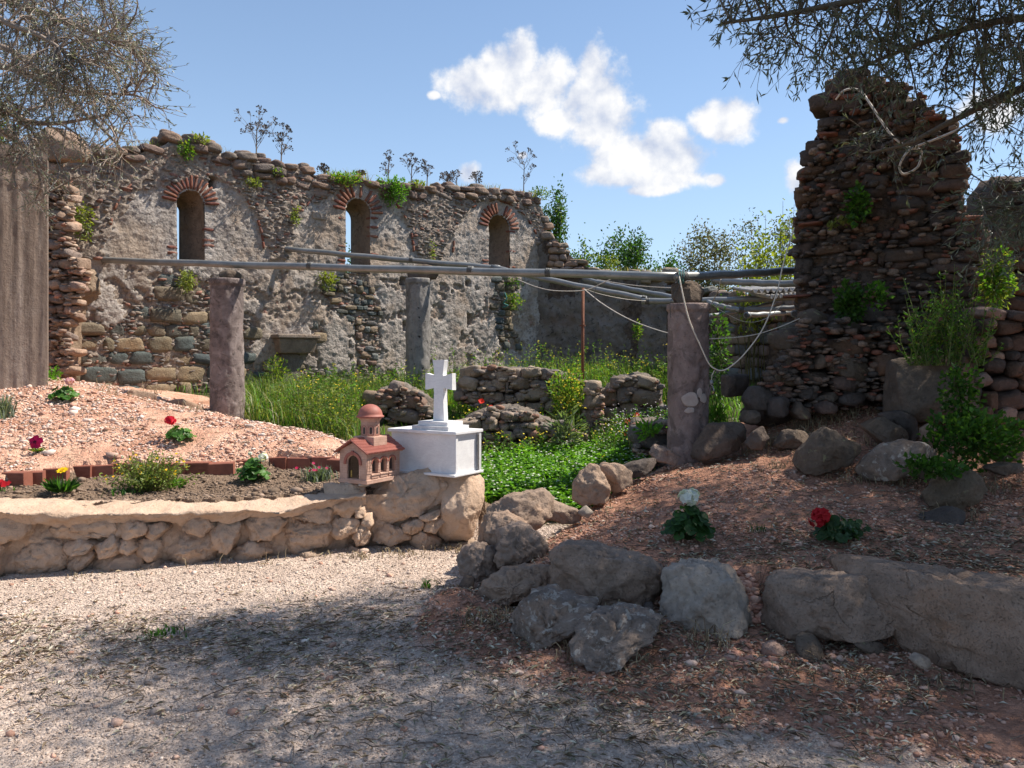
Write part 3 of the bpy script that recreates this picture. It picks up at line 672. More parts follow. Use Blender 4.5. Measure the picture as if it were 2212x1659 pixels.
for i, u in enumerate(us):
    yf = wall_y(u); zt = float(np.interp(u, [c[0] for c in cop_f] + [900, 1000], [c[2] for c in cop_f] + [.50, .40])) - .03
    for j in range(nj):
        z = -.05 + (zt + .05) * j / (nj - 1); x = (u - CX) / F * yf
        n = mnoise.fractal(Vector((x * 5, z * 6, 9)), .6, 2, 4) * .06 + mnoise.fractal(Vector((x * 20, z * 20, 4)), .6, 2, 3) * .015
        V.append((x - gw.location[0], yf + .15 + n * .8 - gw.location[1], z))
Fq = [(i * nj + j, (i + 1) * nj + j, (i + 1) * nj + j + 1, i * nj + j + 1) for i in range(len(us) - 1) for j in range(nj - 1)]
mk('mortar_core', V, np.array(Fq), M['beigepaint'], gw, True)
# ------------------------------------------------------------------ terracotta block edging
be = empty('brick_edging', (-3, 7.6, .53), label='curving row of grooved terracotta blocks edging the gravel mound', cat='edging')
def brick_mesh(L, Hh=.125, T=.10, rib=True):
    mb = MB(); n = 8; prof = []
    for k in range(n):                            # grooved face
        z0 = Hh * (.08 + .84 * k / n); z1 = Hh * (.08 + .84 * (k + .55) / n); z2 = Hh * (.08 + .84 * (k + 1) / n)
        prof += [(0, z0), (0, z1), (.007, z1 + .001), (.007, z2 - .001)] if rib else [(0, z0), (0, z1)]
    prof = [(0, 0)] + prof + [(0, Hh * .94), (.006, Hh), (T, Hh), (T, 0)]
    V = [(-L / 2, y, z) for y, z in prof] + [(L / 2, y, z) for y, z in prof]; m = len(prof)
    Fc = [(i, i + 1, m + i + 1, m + i)[::-1] for i in range(m - 1)] + [tuple(range(m)), tuple(range(m, 2 * m))[::-1]]
    return mdata('brick', V, Fc, M['terracotta'])
bmesh_r, bmesh_p = brick_mesh(.235), brick_mesh(.235, rib=False)
for k in range(len(bk)):
    u, v, rz = bk[k]; hgt = .53 if k > 0 else .5
    Yb = (CH - hgt) * F / (v - VH); p = at(u, v, Yb)
    o = obj('brick', bmesh_r if k in (1, 3, 4) or k % 3 == 0 else bmesh_p, be)
    o.location = p - np.array(be.location) + np.array([0, 0, -.012 + .006 * math.sin(k * 2.3)]); o.rotation_euler = (R(random.uniform(-3, 3)), R(random.uniform(-1.5, 1.5)), R(rz))
# ------------------------------------------------------------------ marble box and cross
Lx = Vector((-.843, .537, 0)); Ly = Vector((.542, .84, 0)); Ly = Vector((.537, .843, 0))
bc = Vector(at(983, 1031, 6.98)); bz = bc.z
BM = Matrix((Lx, Ly, Vector((0, 0, 1)))).transposed()       # local x: long side to the left, y: short side, z up
rzb = math.atan2(Lx.y, Lx.x)
box = empty('marble_box', bc, 0, 'white marble ossuary box standing on the end of the beige stone wall', 'marble box')
def lbox(mb, x0, x1, y0, y1, z0, z1):
    c = BM @ Vector(((x0 + x1) / 2, (y0 + y1) / 2, (z0 + z1) / 2)); return mb.box(c, ((x1 - x0) / 2, (y1 - y0) / 2, (z1 - z0) / 2), BM)
BL, BW, BH = .735, .385, .392
lbox(MB(), -.02, BL + .02, -.035, BW + .02, 0, .022).build('base_slab', M['marble'], box, bevel=.005)
lbox(MB(), .018, BL, .02, .04, .022, BH - .03).build('side_panel', M['marble'], box, bevel=.002)
lbox(MB(), .012, .03, .045, BW - .045, .022, BH - .03).build('end_panel', M['marble'], box, bevel=.002)
lbox(MB(), .018, BL, BW - .03, BW - .01, .022, BH - .03).build('side_panel', M['marble'], box, bevel=.002)
lbox(MB(), BL - .03, BL - .012, .04, BW - .03, .022, BH - .03).build('end_panel', M['marble'], box, bevel=.002)
lbox(MB(), .0, .016, .012, .045, .018, BH - .028).build('corner_strip', M['marble'], box, bevel=.003)
lbox(MB(), -.012, .014, BW - .040, BW - .004, .02, BH - .03).build('corner_strip', M['marblegrey'], box, bevel=.003)
lbox(MB(), -.014, -.004, BW - .052, BW - .042, .03, BH - .05).build('metal_edge', M['grime'], box)
lbox(MB(), -.018, BL + .02, -.015, BW + .018, BH - .03, BH).build('lid', M['marble'], box, bevel=.006)
cr = empty('marble_cross', bc + BM @ Vector((BL * .40, BW * .46, BH)), 0, 'white marble cross with flared arms on a stepped foot on top of the box', 'cross')
def steps(name, hx, hy, z0, z1, mt): MB().box((0, 0, (z0 + z1) / 2), (hx, hy, (z1 - z0) / 2), BM).build(name, mt, cr, bevel=.003)
steps('lower_step', .205, .155, 0.0, .035, M['marblegrey']); steps('upper_step', .165, .115, .035, .073, M['marble'])
k = .545 / 735; ol = [(-85,125),(82,125),(72,210),(62,300),(66,318),(120,305),(190,285),(193,483),(120,470),(70,456),(66,520),(72,700),(80,862),(-76,862),(-70,700),(-66,520),(-70,458),(-120,468),(-192,483),(-188,285),(-120,302),(-68,312),(-62,290),(-72,210)]
ol = [(x * k * 1.06, (862 - y) * k + .073) for x, y in ol]
V, Fc = prism(ol[::-1], [], .055)
V = [BM @ Vector((-x, y - .0275, z)) for x, y, z in V]
mk('cross_body', V, [f[::-1] for f in Fc], M['marble'], cr).modifiers.new('bevel', 'BEVEL').width = .004
# ------------------------------------------------------------------ model church shrine
bs = Vector(at(792, 1046, 6.76)); Fx = Vector((-.857, .515, 0)); Fy = Vector((.515, .857, 0))
SM = Matrix((Fx, Fy, Vector((0, 0, 1)))).transposed(); SW, SD, SE, SR = .300, .435, .268, .352
sh = empty('church_shrine', bs, 0, 'small terracotta model church with domed tower on the beige wall', 'shrine')
def sbox(name, x0, x1, y0, y1, z0, z1, mt, par=None, bevel=.002):
    c = SM @ Vector(((x0 + x1) / 2, (y0 + y1) / 2, (z0 + z1) / 2)); return MB().box(c, ((x1 - x0) / 2, (y1 - y0) / 2, (z1 - z0) / 2), SM).build(name, mt, par or sh, bevel=bevel)
def spanel(name, outer, holes, thick, org, ax, nrm, mt, par=None):
    V, Fc = prism(outer, holes, thick); ax, nrm = Vector(ax), Vector(nrm)
    V = [SM @ (Vector(org) + ax * x + nrm * y + Vector((0, 0, z))) for x, y, z in V]
    me = mk(name, V, Fc, mt, par or sh); bm = bmesh.new(); bm.from_mesh(me.data); bmesh.ops.recalc_face_normals(bm, faces=bm.faces); bm.to_mesh(me.data); bm.free(); return me
T = .022; w = .13; dc = SW / 2 + .0
door = arch_pts(dc, .035, w, .165, 12)
spanel('front_wall', [(0, 0), (SW, 0), (SW, SE), (SW / 2, SR - .012), (0, SE)], [door[::-1]], T, (0, 0, 0), (1, 0, 0), (0, 1, 0), M['shrinewall'])
spanel('back_wall', [(0, 0), (SW, 0), (SW, SE), (SW / 2, SR - .012), (0, SE)], [], T, (0, SD - T, 0), (1, 0, 0), (0, 1, 0), M['shrinewall'])
wins = [arch_pts(.105 + .112 * i, .075, .078, .165, 10) for i in range(3)]
spanel('side_wall', [(T, 0), (SD - T, 0), (SD - T, SE), (T, SE)], [q[::-1] for q in wins], .03, (0, 0, 0), (0, 1, 0), (1, 0, 0), M['shrinewall'])
spanel('side_wall', [(T, 0), (SD - T, 0), (SD - T, SE), (T, SE)], [], T, (SW - T, 0, 0), (0, 1, 0), (1, 0, 0), M['shrinewall'])
sbox('inner_wall', .034, .040, T + .002, SD - T - .002, .02, SE, M['shrinewall'], bevel=0)
for i in range(3):
    c = .105 + .112 * i
    wn_ = spanel('window', arch_pts(c + .012, .09, .036, .165, 8), [], .005, (.0285, 0, 0), (0, 1, 0), (1, 0, 0), M['shrinedark'])
    # red arch moulding and sill
    a = np.linspace(0, math.pi, 13); out = [(c + .051 * math.cos(t_), .165 + .051 * math.sin(t_)) for t_ in a] + [(c + .041 * math.cos(t_), .165 + .041 * math.sin(t_)) for t_ in a[::-1]]
    spanel('arch_moulding', out, [], .008, (-.008, 0, 0), (0, 1, 0), (1, 0, 0), M['shrinered'], wn_)
    sbox('sill', -.012, .0, c - .052, c + .052, .062, .075, M['shrinewall'], wn_)
    sbox('apron', -.006, .0, c - .046, c + .046, .038, .062, M['shrinewall'], wn_)
for y in [.018, .05, .157, .27, .383, .415]:      # quoin blocks
    for z in np.arange(.08, .2, .024):
        sbox('quoin', -.004, .0, y - .013 + .004 * math.sin(z * 300), y + .013, z, z + .019, M['shrinewall'], bevel=0)
a = np.linspace(-.12, math.pi + .12, 17); out = [(dc + .098 * math.cos(t_), .165 + .098 * math.sin(t_)) for t_ in a] + [(dc + .074 * math.cos(t_), .165 + .074 * math.sin(t_)) for t_ in a[::-1]]
da_ = spanel('door_arch', out, [], .012, (0, -.012, 0), (1, 0, 0), (0, 1, 0), M['shrinered'])
sbox('keystone', dc - .012, dc + .012, -.016, 0, .234, .272, M['shrinered'], da_)
spanel('door_glass', arch_pts(dc, .036, w - .004, .165, 12), [], .004, (0, .016, 0), (1, 0, 0), (0, 1, 0), M['glass'])
sbox('interior', .035, SW - .035, .20, .21, .03, SE - .02, M['shrinedark'], bevel=0)
sbox('floor', .02, SW - .02, .02, SD - .02, .02, .034, M['shrinewall'], bevel=0)
sbox('candle', dc - .062, dc - .045, .03, .036, .05, .115, M['shrineyellow']); sbox('candle', dc + .038, dc + .055, .03, .036, .04, .10, M['shrineyellow'])
sbox('plinth', -.010, SW + .010, -.010, SD + .010, -.005, .03, M['shrinewall'], bevel=.004)
# roof: corrugated tiles with stepped rows
rf = []; ov = .030
for sgn in (1, -1):
    V = []; Fc = []; ncol = 24 * 4; rows = 5; yy = np.linspace(-ov, SD + ov, ncol + 1); tt = []
    for r in range(rows): tt += [r / rows + 1e-4, (r + 1) / rows - 1e-4]
    for ti, t_ in enumerate(tt):
        r = ti // 2; up = .004 if ti % 2 else -.0015
        for y in yy:
            x = SW / 2 + sgn * (SW / 2 + .034) * t_; z = SR + .012 - (SR - SE + .028) * t_ * ((SW / 2 + .034) / (SW / 2 + .034)) + up + .0042 * math.cos((y + ov) / (SD + 2 * ov) * 24 * 2 * math.pi)
            V.append(SM @ Vector((x, y, z)))
    n = ncol + 1
    Fc = [(i * n + j, i * n + j + 1, (i + 1) * n + j + 1, (i + 1) * n + j) for i in range(len(tt) - 1) for j in range(ncol)]
    m = mk('roof', V, Fc, M['shrinered'], sh); s_ = m.modifiers.new('solid', 'SOLIDIFY'); s_.thickness = .012; s_.offset = 0
    mb = MB(); e0 = SM @ Vector((SW / 2 + sgn * (SW / 2 + .034), -ov, SE - .016)); e1 = SM @ Vector((SW / 2, -ov, SR + .012))
    mb.tube([e0, e1], .0085, 6).build('gable_trim', M['shrinered'], sh, True)
    sbox('eave_cornice', *( (-.022, 0.0) if sgn < 0 else (SW, SW + .022)), -.02, SD + .02, SE - .03, SE - .012, M['shrinewall'])
V, Fc = tube([SM @ Vector((SW / 2, -ov, SR + .016)), SM @ Vector((SW / 2, SD + ov, SR + .016))], .010, 8); mk('ridge', V, Fc, M['shrinered'], sh, True)
tw = .085; ty = SD * .5
sbox('tower_plinth', SW / 2 - .115, SW / 2 + .115, ty - .088, ty + .088, SE + .02, SR + .028, M['shrinewall'], bevel=.004)
ctr = SM @ Vector((SW / 2, ty, SR + .02)); a0 = math.atan2(Fx.y, Fx.x) + math.pi / 8
dr = MB().lathe([(.084, 0), (.084, .125), (.086, .137), (.098, .155), (.108, .168)], 8, ctr, a0).build('drum', M['shrinewall'], sh)
for kk in range(8):
    an = a0 + math.pi / 8 + kk * math.pi / 4; nv = Vector((math.cos(an), math.sin(an), 0)); tv = Vector((-nv.y, nv.x, 0)); rr = .084 * math.cos(math.pi / 8)
    for nm, ww, z0, z1, mt, off, holes in (('window_trim', .052, .018, .078, 'shrinered', .0025, .044), ('window_pane', .020, .030, .078, 'shrinedark', .002, None)):
        o_ = arch_pts(0, z0, ww, z1, 9); hl = [arch_pts(0, z0 + .004, holes, z1, 9)[::-1]] if holes else []
        V, Fc = prism(o_, hl, off); V = [ctr + nv * (rr - .0005 + y) + tv * x + Vector((0, 0, z)) for x, y, z in V]
        mk(nm, V, Fc, M[mt], dr)
pr = [(.108, .166), (.118, .170), (.121, .180), (.112, .186)] + [(.106 * math.cos(t_), .186 + .098 * math.sin(t_)) for t_ in np.linspace(.05, 1.56, 12)]
MB().lathe(pr, 32, ctr).build('dome', M['shrinered'], sh, True)
for i, (x, y) in enumerate([(.05, .02), (.2, .01), (.27, .03)]):   # chips of stone under the shrine
    V, Fc = rock_shape(900 + i, 2, 4, 5, .05, (.045, .03, .012)); o = mk('levelling_chip', V, Fc, M['paleboulder'], sh); o.location = SM @ Vector((x, y, -.012))
# ------------------------------------------------------------------ the stone border and boulders on the right
def zA(L): return [(921.6 + x * .34716, 921.6 + y * .34716) for x, y in L]
def zB(L): return [(1497.6 + x * .34028, 1094.4 + y * .34028) for x, y in L]
def zC(L): return [(1497.6 + x * .34722, 691.2 + y * .34722) for x, y in L]
border = 'loose stones bordering the right-hand bed'
def boulder(name, L, Y, dep, mt, label, seed, cat='stone', grp=border, **kw):
    o = outline_rock(name, L, Y, dep, M[mt], None, seed=seed, **kw); tag(o, label, cat, grp); return o
boulder('boulder', zA([(280,760),(335,590),(375,495),(500,460),(680,430),(715,500),(722,610),(660,660),(500,730),(370,775)]), (6.25, 6.1), .26, 'boulder', 'large wedge-shaped brown block nearest the marble box, tipped on its edge', 1, level=5, p=7, cuts=4, fine=.026)
boulder('boulder', zA([(355,690),(380,600),(420,575),(520,580),(620,630),(640,700),(560,790),(400,800)]), 5.85, .2, 'boulder', 'brown stone with a sunlit flat top, wedged behind the roundish stone', 2, level=5, cuts=4, p=5, fine=.018)
boulder('boulder', zA([(422,850),(460,680),(520,650),(640,655),(755,770),(735,890),(600,920),(470,940)]), 5.55, .22, 'boulder', 'roundish brown stone resting on top of the corner pile', 3, level=5, cuts=6, p=5, fine=.026)
boulder('boulder', zA([(183,850),(240,790),(300,765),(400,790),(450,830),(450,950),(330,975),(220,940)]), 5.6, .2, 'boulder', 'leftmost stone of the corner pile, jutting over the path', 4, level=5, cuts=6, p=5, fine=.026)
boulder('boulder', zA([(268,1110),(295,980),(400,935),(590,912),(720,945),(730,1050),(560,1110),(330,1155),(275,1145)]), (5.3, 5.1), .2, 'boulder', 'long low stone at the bottom of the corner pile', 5, level=5, p=6, cuts=5, fine=.026)
boulder('boulder', zA([(722,850),(760,785),(900,778),(1150,850),(1330,900),(1432,970),(1425,1090),(1340,1200),(1230,1205),(1000,1150),(800,1090),(732,1060)]), (5.05, 4.85), .26, 'boulder', 'long brown block left of the whitish stone', 6, level=5, p=7, cuts=4, fine=.026)
boulder('boulder', zA([(1425,1000),(1450,940),(1560,912),(1700,908),(1820,950),(1870,1010),(1950,1160),(1985,1240),(1990,1325),(1760,1335),(1550,1295),(1405,1240)]), (4.75, 4.55), .24, 'paleboulder', 'whitish weathered block between the brown block and the long slab', 7, level=5, p=7, cuts=4, fine=.026)
boulder('boulder', zA([(465,1250),(540,1130),(650,1105),(760,1140),(970,1200),(930,1270),(830,1340),(720,1400),(600,1395),(468,1360)]), (4.55, 4.4), .24, 'lichenboulder', 'lichen-spotted stone lying below the corner pile', 8, level=5, p=4.5, cuts=4, tilt=.5, fine=.035)
boulder('boulder', zA([(875,1300),(960,1250),(1100,1225),(1280,1265),(1405,1320),(1340,1400),(1230,1470),(1100,1540),(950,1480),(885,1400)]), (4.3, 4.15), .24, 'lichenboulder', 'flat lichen-spotted stone nearest the camera on the pink gravel', 9, level=5, p=4.5, cuts=4, tilt=.5, fine=.035)
boulder('boulder', zA([(918,400),(960,310),(1030,252),(1090,255),(1110,310),(1160,400),(1140,490),(980,510),(925,480)]), 6.85, .24, 'boulder', 'rounded upright stone at the edge of the green clover', 10, level=5, p=2.8, cuts=5)
boulder('boulder', zA([(1075,300),(1110,240),(1220,252),(1300,300),(1300,370),(1180,430),(1120,360)]), 7.15, .22, 'boulder', 'squat stone touching the rounded upright stone on its right', 11, p=3)
boulder('boulder', zA([(1225,275),(1400,218),(1480,202),(1495,245),(1400,290),(1300,335)]), (7.45, 7.7), .14, 'darkboulder', 'long low dark stone leading to the pink column', 12, p=3)
boulder('boulder', zA([(1398,175),(1430,112),(1500,138),(1592,195),(1545,245),(1440,220)]), 7.95, .10, 'pinkstone', 'small pointed pinkish slab leaning at the foot of the pink column', 13, p=4)
boulder('boulder', zA([(698,490),(760,458),(830,498),(972,550),(965,620),(870,625),(760,590),(708,570)]), 6.4, .17, 'boulder', 'low grey stone just right of the large wedge-shaped block', 14, p=3)
boulder('boulder', zA([(945,545),(1000,500),(1042,540),(1010,578)]), 6.45, .07, 'paleboulder', 'small pale stone on the pink gravel behind the wedge-shaped block', 15, p=3, level=3)
boulder('boulder', zA([(165,1070),(230,955),(295,970),(280,1085),(200,1095)]), 5.45, .12, 'darkboulder', 'small dark stone at the foot of the corner pile, by the path', 16, level=3, p=3)
boulder('boulder', zA([(198,1115),(250,1068),(280,1085),(275,1160),(220,1165)]), 5.25, .08, 'darkboulder', 'fist-sized dark stone left of the long low stone', 17, level=3, p=3)
boulder('boulder', zA([(1345,1200),(1370,1130),(1420,1110),(1425,1230),(1370,1260)]), 4.85, .08, 'darkboulder', 'small dark stone wedged between the long brown block and the whitish block', 18, level=3, p=3)
slab = empty('stone_slab', at(1900, 1480, 4.1), 0, 'very long cracked brown stone slab at the right edge of the photo', 'stone slab', border)
outline_rock('broken_piece', zB([(396,800),(425,500),(480,468),(640,470),(800,484),(1000,492),(1135,512),(1215,575),(1238,650),(1222,740),(1270,840),(1180,862),(1100,870),(900,850),(600,850),(450,832)]), (4.70, 4.34), .22, M['boulder'], slab, seed=19, level=5, p=7, cuts=2, rough=.012, fine=.022)
outline_rock('main_piece', zB([(690,412),(715,402),(760,385),(1000,398),(1500,468),(2099,560),(2600,640),(2900,900),(2700,1330),(2099,1165),(1800,1100),(1650,1070),(1430,965),(1300,855),(1245,745),(1262,655),(1236,570),(1150,505),(1000,478),(800,466)]), (4.66, 3.62), .24, M['boulder'], slab, seed=29, level=5, p=7, cuts=2, rough=.012, fine=.024)
boulder('prop_stone', zB([(715,1080),(705,960),(720,880),(790,860),(850,880),(865,960),(850,1040),(780,1110)]), 4.3, .10, 'darkboulder', 'small upright dark stone propping up the long slab', 20, level=3, p=3, tilt=.5)
boulder('stone', zB([(460,990),(470,910),(540,880),(610,930),(560,1010)]), 4.35, .07, 'pinkstone', 'small pinkish stone under the left end of the long slab', 21, level=3, p=3)
boulder('stone', zB([(1050,900),(1150,885),(1250,900),(1260,950),(1150,960)]), 4.35, .1, 'brownboulder', 'flat ochre stone in the dark gap under the long slab', 22, level=3, p=3)
boulder('stone', zB([(1420,1000),(1470,965),(1530,985),(1545,1030),(1460,1040)]), 4.1, .07, 'paleboulder', 'small whitish stone in the gap under the long slab', 23, level=3, p=3)
# ------------------------------------------------------------------ stone pools and packing
def pool(n, mat, level=3, p=(7, 14), cuts=(7, 13), rough=.04, s0=0):
    out = []
    for k in range(n):
        r_ = random.Random(s0 + k * 17)
        V, Fc = rock_shape(s0 + k, level, r_.uniform(*p), r_.randint(*cuts), rough, (.5, .5, .5), (.70, .98)); out.append(mdata('stone', V, Fc, mat, False))
    return out
POOL = {k: pool(14, M[k], s0=i * 50) for i, k in enumerate(('wallstone', 'topstone', 'greenstone', 'towerstone', 'pinkstone', 'ruinstone'))}
POOL['chink'] = pool(8, M['chink'], 1, s0=700); POOL['brick'] = pool(8, M['brick'], 3, (14, 20), (0, 2), .02, 800)
def pack(poly, hh, ww, seed, gap=.0, jit=.25, keep=1.0):
    r_ = random.Random(seed); P = np.array(poly); x0, z0 = P.min(0); x1, z1 = P.max(0); z = z0; out = []
    while z < z1:
        h = r_.uniform(*hh); x = x0 - r_.random() * ww[1]
        while x < x1:
            w = r_.uniform(*ww) * (1 if r_.random() > .3 else .55); hs = h * r_.uniform(.78, 1.08)
            cx, cz = x + w / 2, z + hs / 2 + r_.uniform(-.5, .5) * jit * h * .5
            if inside(poly, cx, cz) and r_.random() < keep: out.append((cx, cz, w - gap, hs - gap))
            x += w
        z += h
    return out
def place(me, parent, o3, ex, ey, cx, cz, w, h, dep, out, seed, name='stone', tilt=6):
    """put a stone on a face: origin o3, along ex, outward normal ey"""
    r_ = random.Random(seed); o = bpy.data.objects.new(name, me); link(o, parent)
    c = np.array(o3) + np.array(ex) * cx + np.array(ey) * (out - dep / 2); c[2] += cz
    o.location = c - np.array(parent.location); o.rotation_euler = (R(r_.uniform(-tilt, tilt)) + (math.pi if r_.random() < .5 else 0), R(r_.uniform(-tilt, tilt)), math.atan2(ex[1], ex[0]) + (R(r_.uniform(-tilt, tilt))))
    o.scale = (w, dep, h); return o
def stuff_stones(items, face, seed, mats, n=1):
    """many tiny stones joined: items (cx,cz,w,h,dep,out)"""
    o3, ex, ey = (np.array(q, float) for q in face); r_ = np.random.default_rng(seed); VV_, FF_, CC_ = [], [], []; off = 0
    sh_ = [rock_shape(1000 + k, 1, 4.5, 5, .08, (.5, .5, .5)) for k in range(8)]
    for (cx, cz, w, h, dep, out) in items:
        V, Fc = sh_[r_.integers(8)]; V = V * np.array([w, dep, h]) * np.sign(r_.normal(size=3))
        a = r_.normal() * .12; V = np.stack([V[:, 0] * math.cos(a) - V[:, 2] * math.sin(a), V[:, 1], V[:, 0] * math.sin(a) + V[:, 2] * math.cos(a)], 1)
        Wd = o3 + ex * (cx + V[:, :1]) + ey * (out - dep / 2 - V[:, 1:2]) + np.array([0, 0, 1]) * (cz + V[:, 2:3])
        VV_.append(Wd); FF_.append(Fc + off); off += len(V)
        c = np.array(mats[r_.integers(len(mats))]) * r_.uniform(.75, 1.25); CC_.append(np.repeat(c[None], len(V), 0))
    return np.concatenate(VV_), np.concatenate(FF_), np.concatenate(CC_)
# ------------------------------------------------------------------ the long ruined wall
WO = np.array([-5.17, 13.0, 0]); WT = np.array([.766, .643, 0]); WN = np.array([.643, -.766, 0])
def wpx(u, v, O=WO, T=WT):
    r = (u - CX) / F; s = (r * O[1] - O[0]) / (T[0] - r * T[1]); Y = O[1] + T[1] * s
    return s, CH - (v - VH) / F * Y
def wpoly(L, O=WO, T=WT): return [wpx(u, v, O, T) for u, v in L]
top = sorted(wpoly([(60,345),(130,338),(200,332),(300,330),(345,322),(365,305),(400,300),(440,315),(470,335),(550,350),(640,366),(672,378),(690,388),(760,392),(860,408),(900,412),(1000,412),(1085,418),(1150,428),(1168,452),(1174,480)]))
S0, S1 = top[0][0], wpx(1176, 500)[0]
def ztop(s): return np.interp(s, [q[0] for q in top], [q[1] for q in top]) + .03 * np.sin(np.asarray(s) * 9.1) * np.sin(np.asarray(s) * 23.7)
win = []                                     # centre, sill, springing, far opening
for u, sill, spr, fa, fb in ((411, 568, 440, -.17, .03), (772, 592, 460, -.2, .22), (1076, 580, 494, -.19, .19)):
    win.append((wpx(u, 500)[0], wpx(u, sill)[1], wpx(u, spr)[1], fa, fb))
WWS = [.42, .52, .57]
def in_win(s, z):
    r = np.zeros(np.shape(s), bool)
    for (c, sill, spr, *_), WW in zip(win, WWS): r |= (np.abs(s - c) < WW / 2) & (z > sill) & ((z < spr) | (np.hypot(s - c, z - spr) < WW / 2))
    return r
EXPOSED = [wpoly(L) for L in ([(140,702),(260,704),(268,650),(300,655),(325,640),(328,600),(350,592),(395,600),(450,600),(470,640),(545,690),(560,720),(540,760),(560,800),(560,880),(140,880)],
    [(692,600),(740,592),(790,600),(812,640),(825,690),(800,716),(760,700),(740,680),(705,660)], [(760,690),(815,700),(820,760),(800,806),(765,810),(770,750)],
    [(1060,600),(1130,605),(1112,650),(1105,700),(1130,757),(1075,757),(1070,700)], [(668,696),(700,700),(703,738),(670,740)], [(560,780),(700,800),(820,815),(830,880),(560,880)])]
SPAND = [wpoly(L) for L in ([(480,330),(640,350),(690,385),(640,470),(622,560),(585,560),(560,470),(500,400)], [(880,400),(1000,405),(1020,440),(960,520),(940,580),(915,580),(880,490),(860,440)],
    [(1000,400),(1180,410),(1182,560),(1150,480),(1085,430),(1020,440)], [(100,330),(340,315),(480,330),(500,400),(400,385),(290,420),(230,500),(215,560),(150,560),(100,560)], [(690,380),(880,398),(860,440),(800,402),(740,398),(680,440)])]
HOLES = [(*wpx(200, 714), .10, .09), (*wpx(870, 607), .06, .07), (*wpx(1008, 613), .06, .06), (*wpx(1012, 690), .07, .11), (*wpx(872, 705), .05, .09), (*wpx(457, 395), .05, .09)]
du = .027; ss = np.arange(S0, S1, du); nz_ = 190; Sg = np.repeat(ss[:, None], nz_, 1); Zg = .55 + (ztop(ss)[:, None] - .55) * np.linspace(0, 1, nz_)[None]
plast = np.ones(Sg.shape)
wob = nz2(Sg, Zg, 3.1, 11.3) * .10; wob2 = nz2(Zg, Sg, 3.3, 5.7) * .10
for poly in EXPOSED + SPAND: plast = np.where(inside(poly, Sg + wob, Zg + wob2), 0, plast)
spn = np.zeros(Sg.shape, bool)
for poly in SPAND: spn |= inside(poly, Sg + wob, Zg + wob2)
plast = np.where((nz2(Sg, Zg, 1.7, 21) > .33) & (Zg < 3.2), 0, plast)      # more fallen render
band = np.abs(Zg - 3.1) < .05
disp = plast * .035 + nz2(Sg, Zg, 2.0, 2.2) * .02 + nz2(Sg, Zg, 8, 7.7) * .009 + nz2(Sg, Zg, 24, 1.7) * (.012 + .016 * (1 - plast)) + .06 * spn
for hs, hz, a, b in HOLES: disp = np.where((np.abs(Sg - hs) < a) & (np.abs(Zg - hz) < b), -.3, disp)
PW = WO + WT * Sg[..., None] + WN * disp[..., None]; PW[..., 2] = Zg
Vw = PW.reshape(-1, 3); ns_ = len(ss); I = np.arange(ns_ * nz_).reshape(ns_, nz_)
Qf = np.stack([I[:-1, :-1], I[1:, :-1], I[1:, 1:], I[:-1, 1:]], 2).reshape(-1, 4)
sc_, zc_ = (Sg[:-1, :-1] + Sg[1:, 1:]).ravel() / 2, (Zg[:-1, :-1] + Zg[1:, 1:]).ravel() / 2
Qf = Qf[~in_win(sc_, zc_)]
RW = empty('ruined_wall', WO, 0, 'long ruined church wall with three arched windows and patchy grey plaster', 'ruin wall')
mk('plastered_face', Vw - WO, Qf, M['plaster'], RW, True, attrs=dict(plaster=plast.ravel()))
# body: ends, top, back with the outer openings, window reveals
TH = .65; nb_ = 60; sb = np.linspace(S0, S1, nb_); outer = [(S0, .5), (S1, .5)] + [(float(s), float(ztop(s))) for s in sb[::-1]]
fo = []; V, Fc = [], []
for (c, sill, spr, fa, fb), WW in zip(win, WWS):
    n = 14; near = [(c - WW / 2 - .01, sill - .01), (c + WW / 2 + .01, sill - .01)] + [(c + (WW / 2 + .012) * math.cos(a), spr + (WW / 2 + .012) * math.sin(a)) for a in np.linspace(0, math.pi, n)]
    cf, wf = c + (fa + fb) / 2, (fb - fa); far = [(cf - wf / 2, sill + .05), (cf + wf / 2, sill + .05)] + [(cf + wf / 2 * math.cos(a), spr - .03 + wf / 2 * math.sin(a)) for a in np.linspace(0, math.pi, n)]
    fo.append(far[::-1]); V, Fc = [], []; o0 = 0; K = 10
    for k in range(K + 1):
        t_ = k / K
        for (a, b) in zip(near, far):
            s = a[0] + (b[0] - a[0]) * t_; z = a[1] + (b[1] - a[1]) * t_; nzv = (mnoise.fractal(Vector((s * 6, z * 6, t_ * 3)), .6, 2, 3) * .02) if k < K else 0
            V.append(WT * (s + nzv) + WN * (-TH * t_ + .01) + np.array([0, 0, z + nzv]))
    m = len(near)
    for k in range(K):
        for i in range(m): j = (i + 1) % m; Fc.append((o0 + k * m + i, o0 + k * m + j, o0 + (k + 1) * m + j, o0 + (k + 1) * m + i))
    mk('window_reveal', V, Fc, M['warmmortar'], RW, True)
V, Fc = prism(outer, fo, .04); V = [WT * x - WN * (TH - .04 + y) + np.array([0, 0, z]) for x, y, z in V]; mk('back_face', V, Fc, M['mortar'], RW)
V = []; nd = 14; st = np.linspace(S0, S1, 300)
for s in st:
    for k in range(nd): q = k / (nd - 1); V.append(WT * s + WN * (.02 - q * (TH - .0)) + np.array([0, 0, float(ztop(s)) - .02 + mnoise.fractal(Vector((s * 4, q * 3, 1)), .6, 2, 4) * .05]))
mk('broken_top', V, np.array([(i * nd + j, (i + 1) * nd + j, (i + 1) * nd + j + 1, i * nd + j + 1) for i in range(299) for j in range(nd - 1)]), M['mortar'], RW, True)
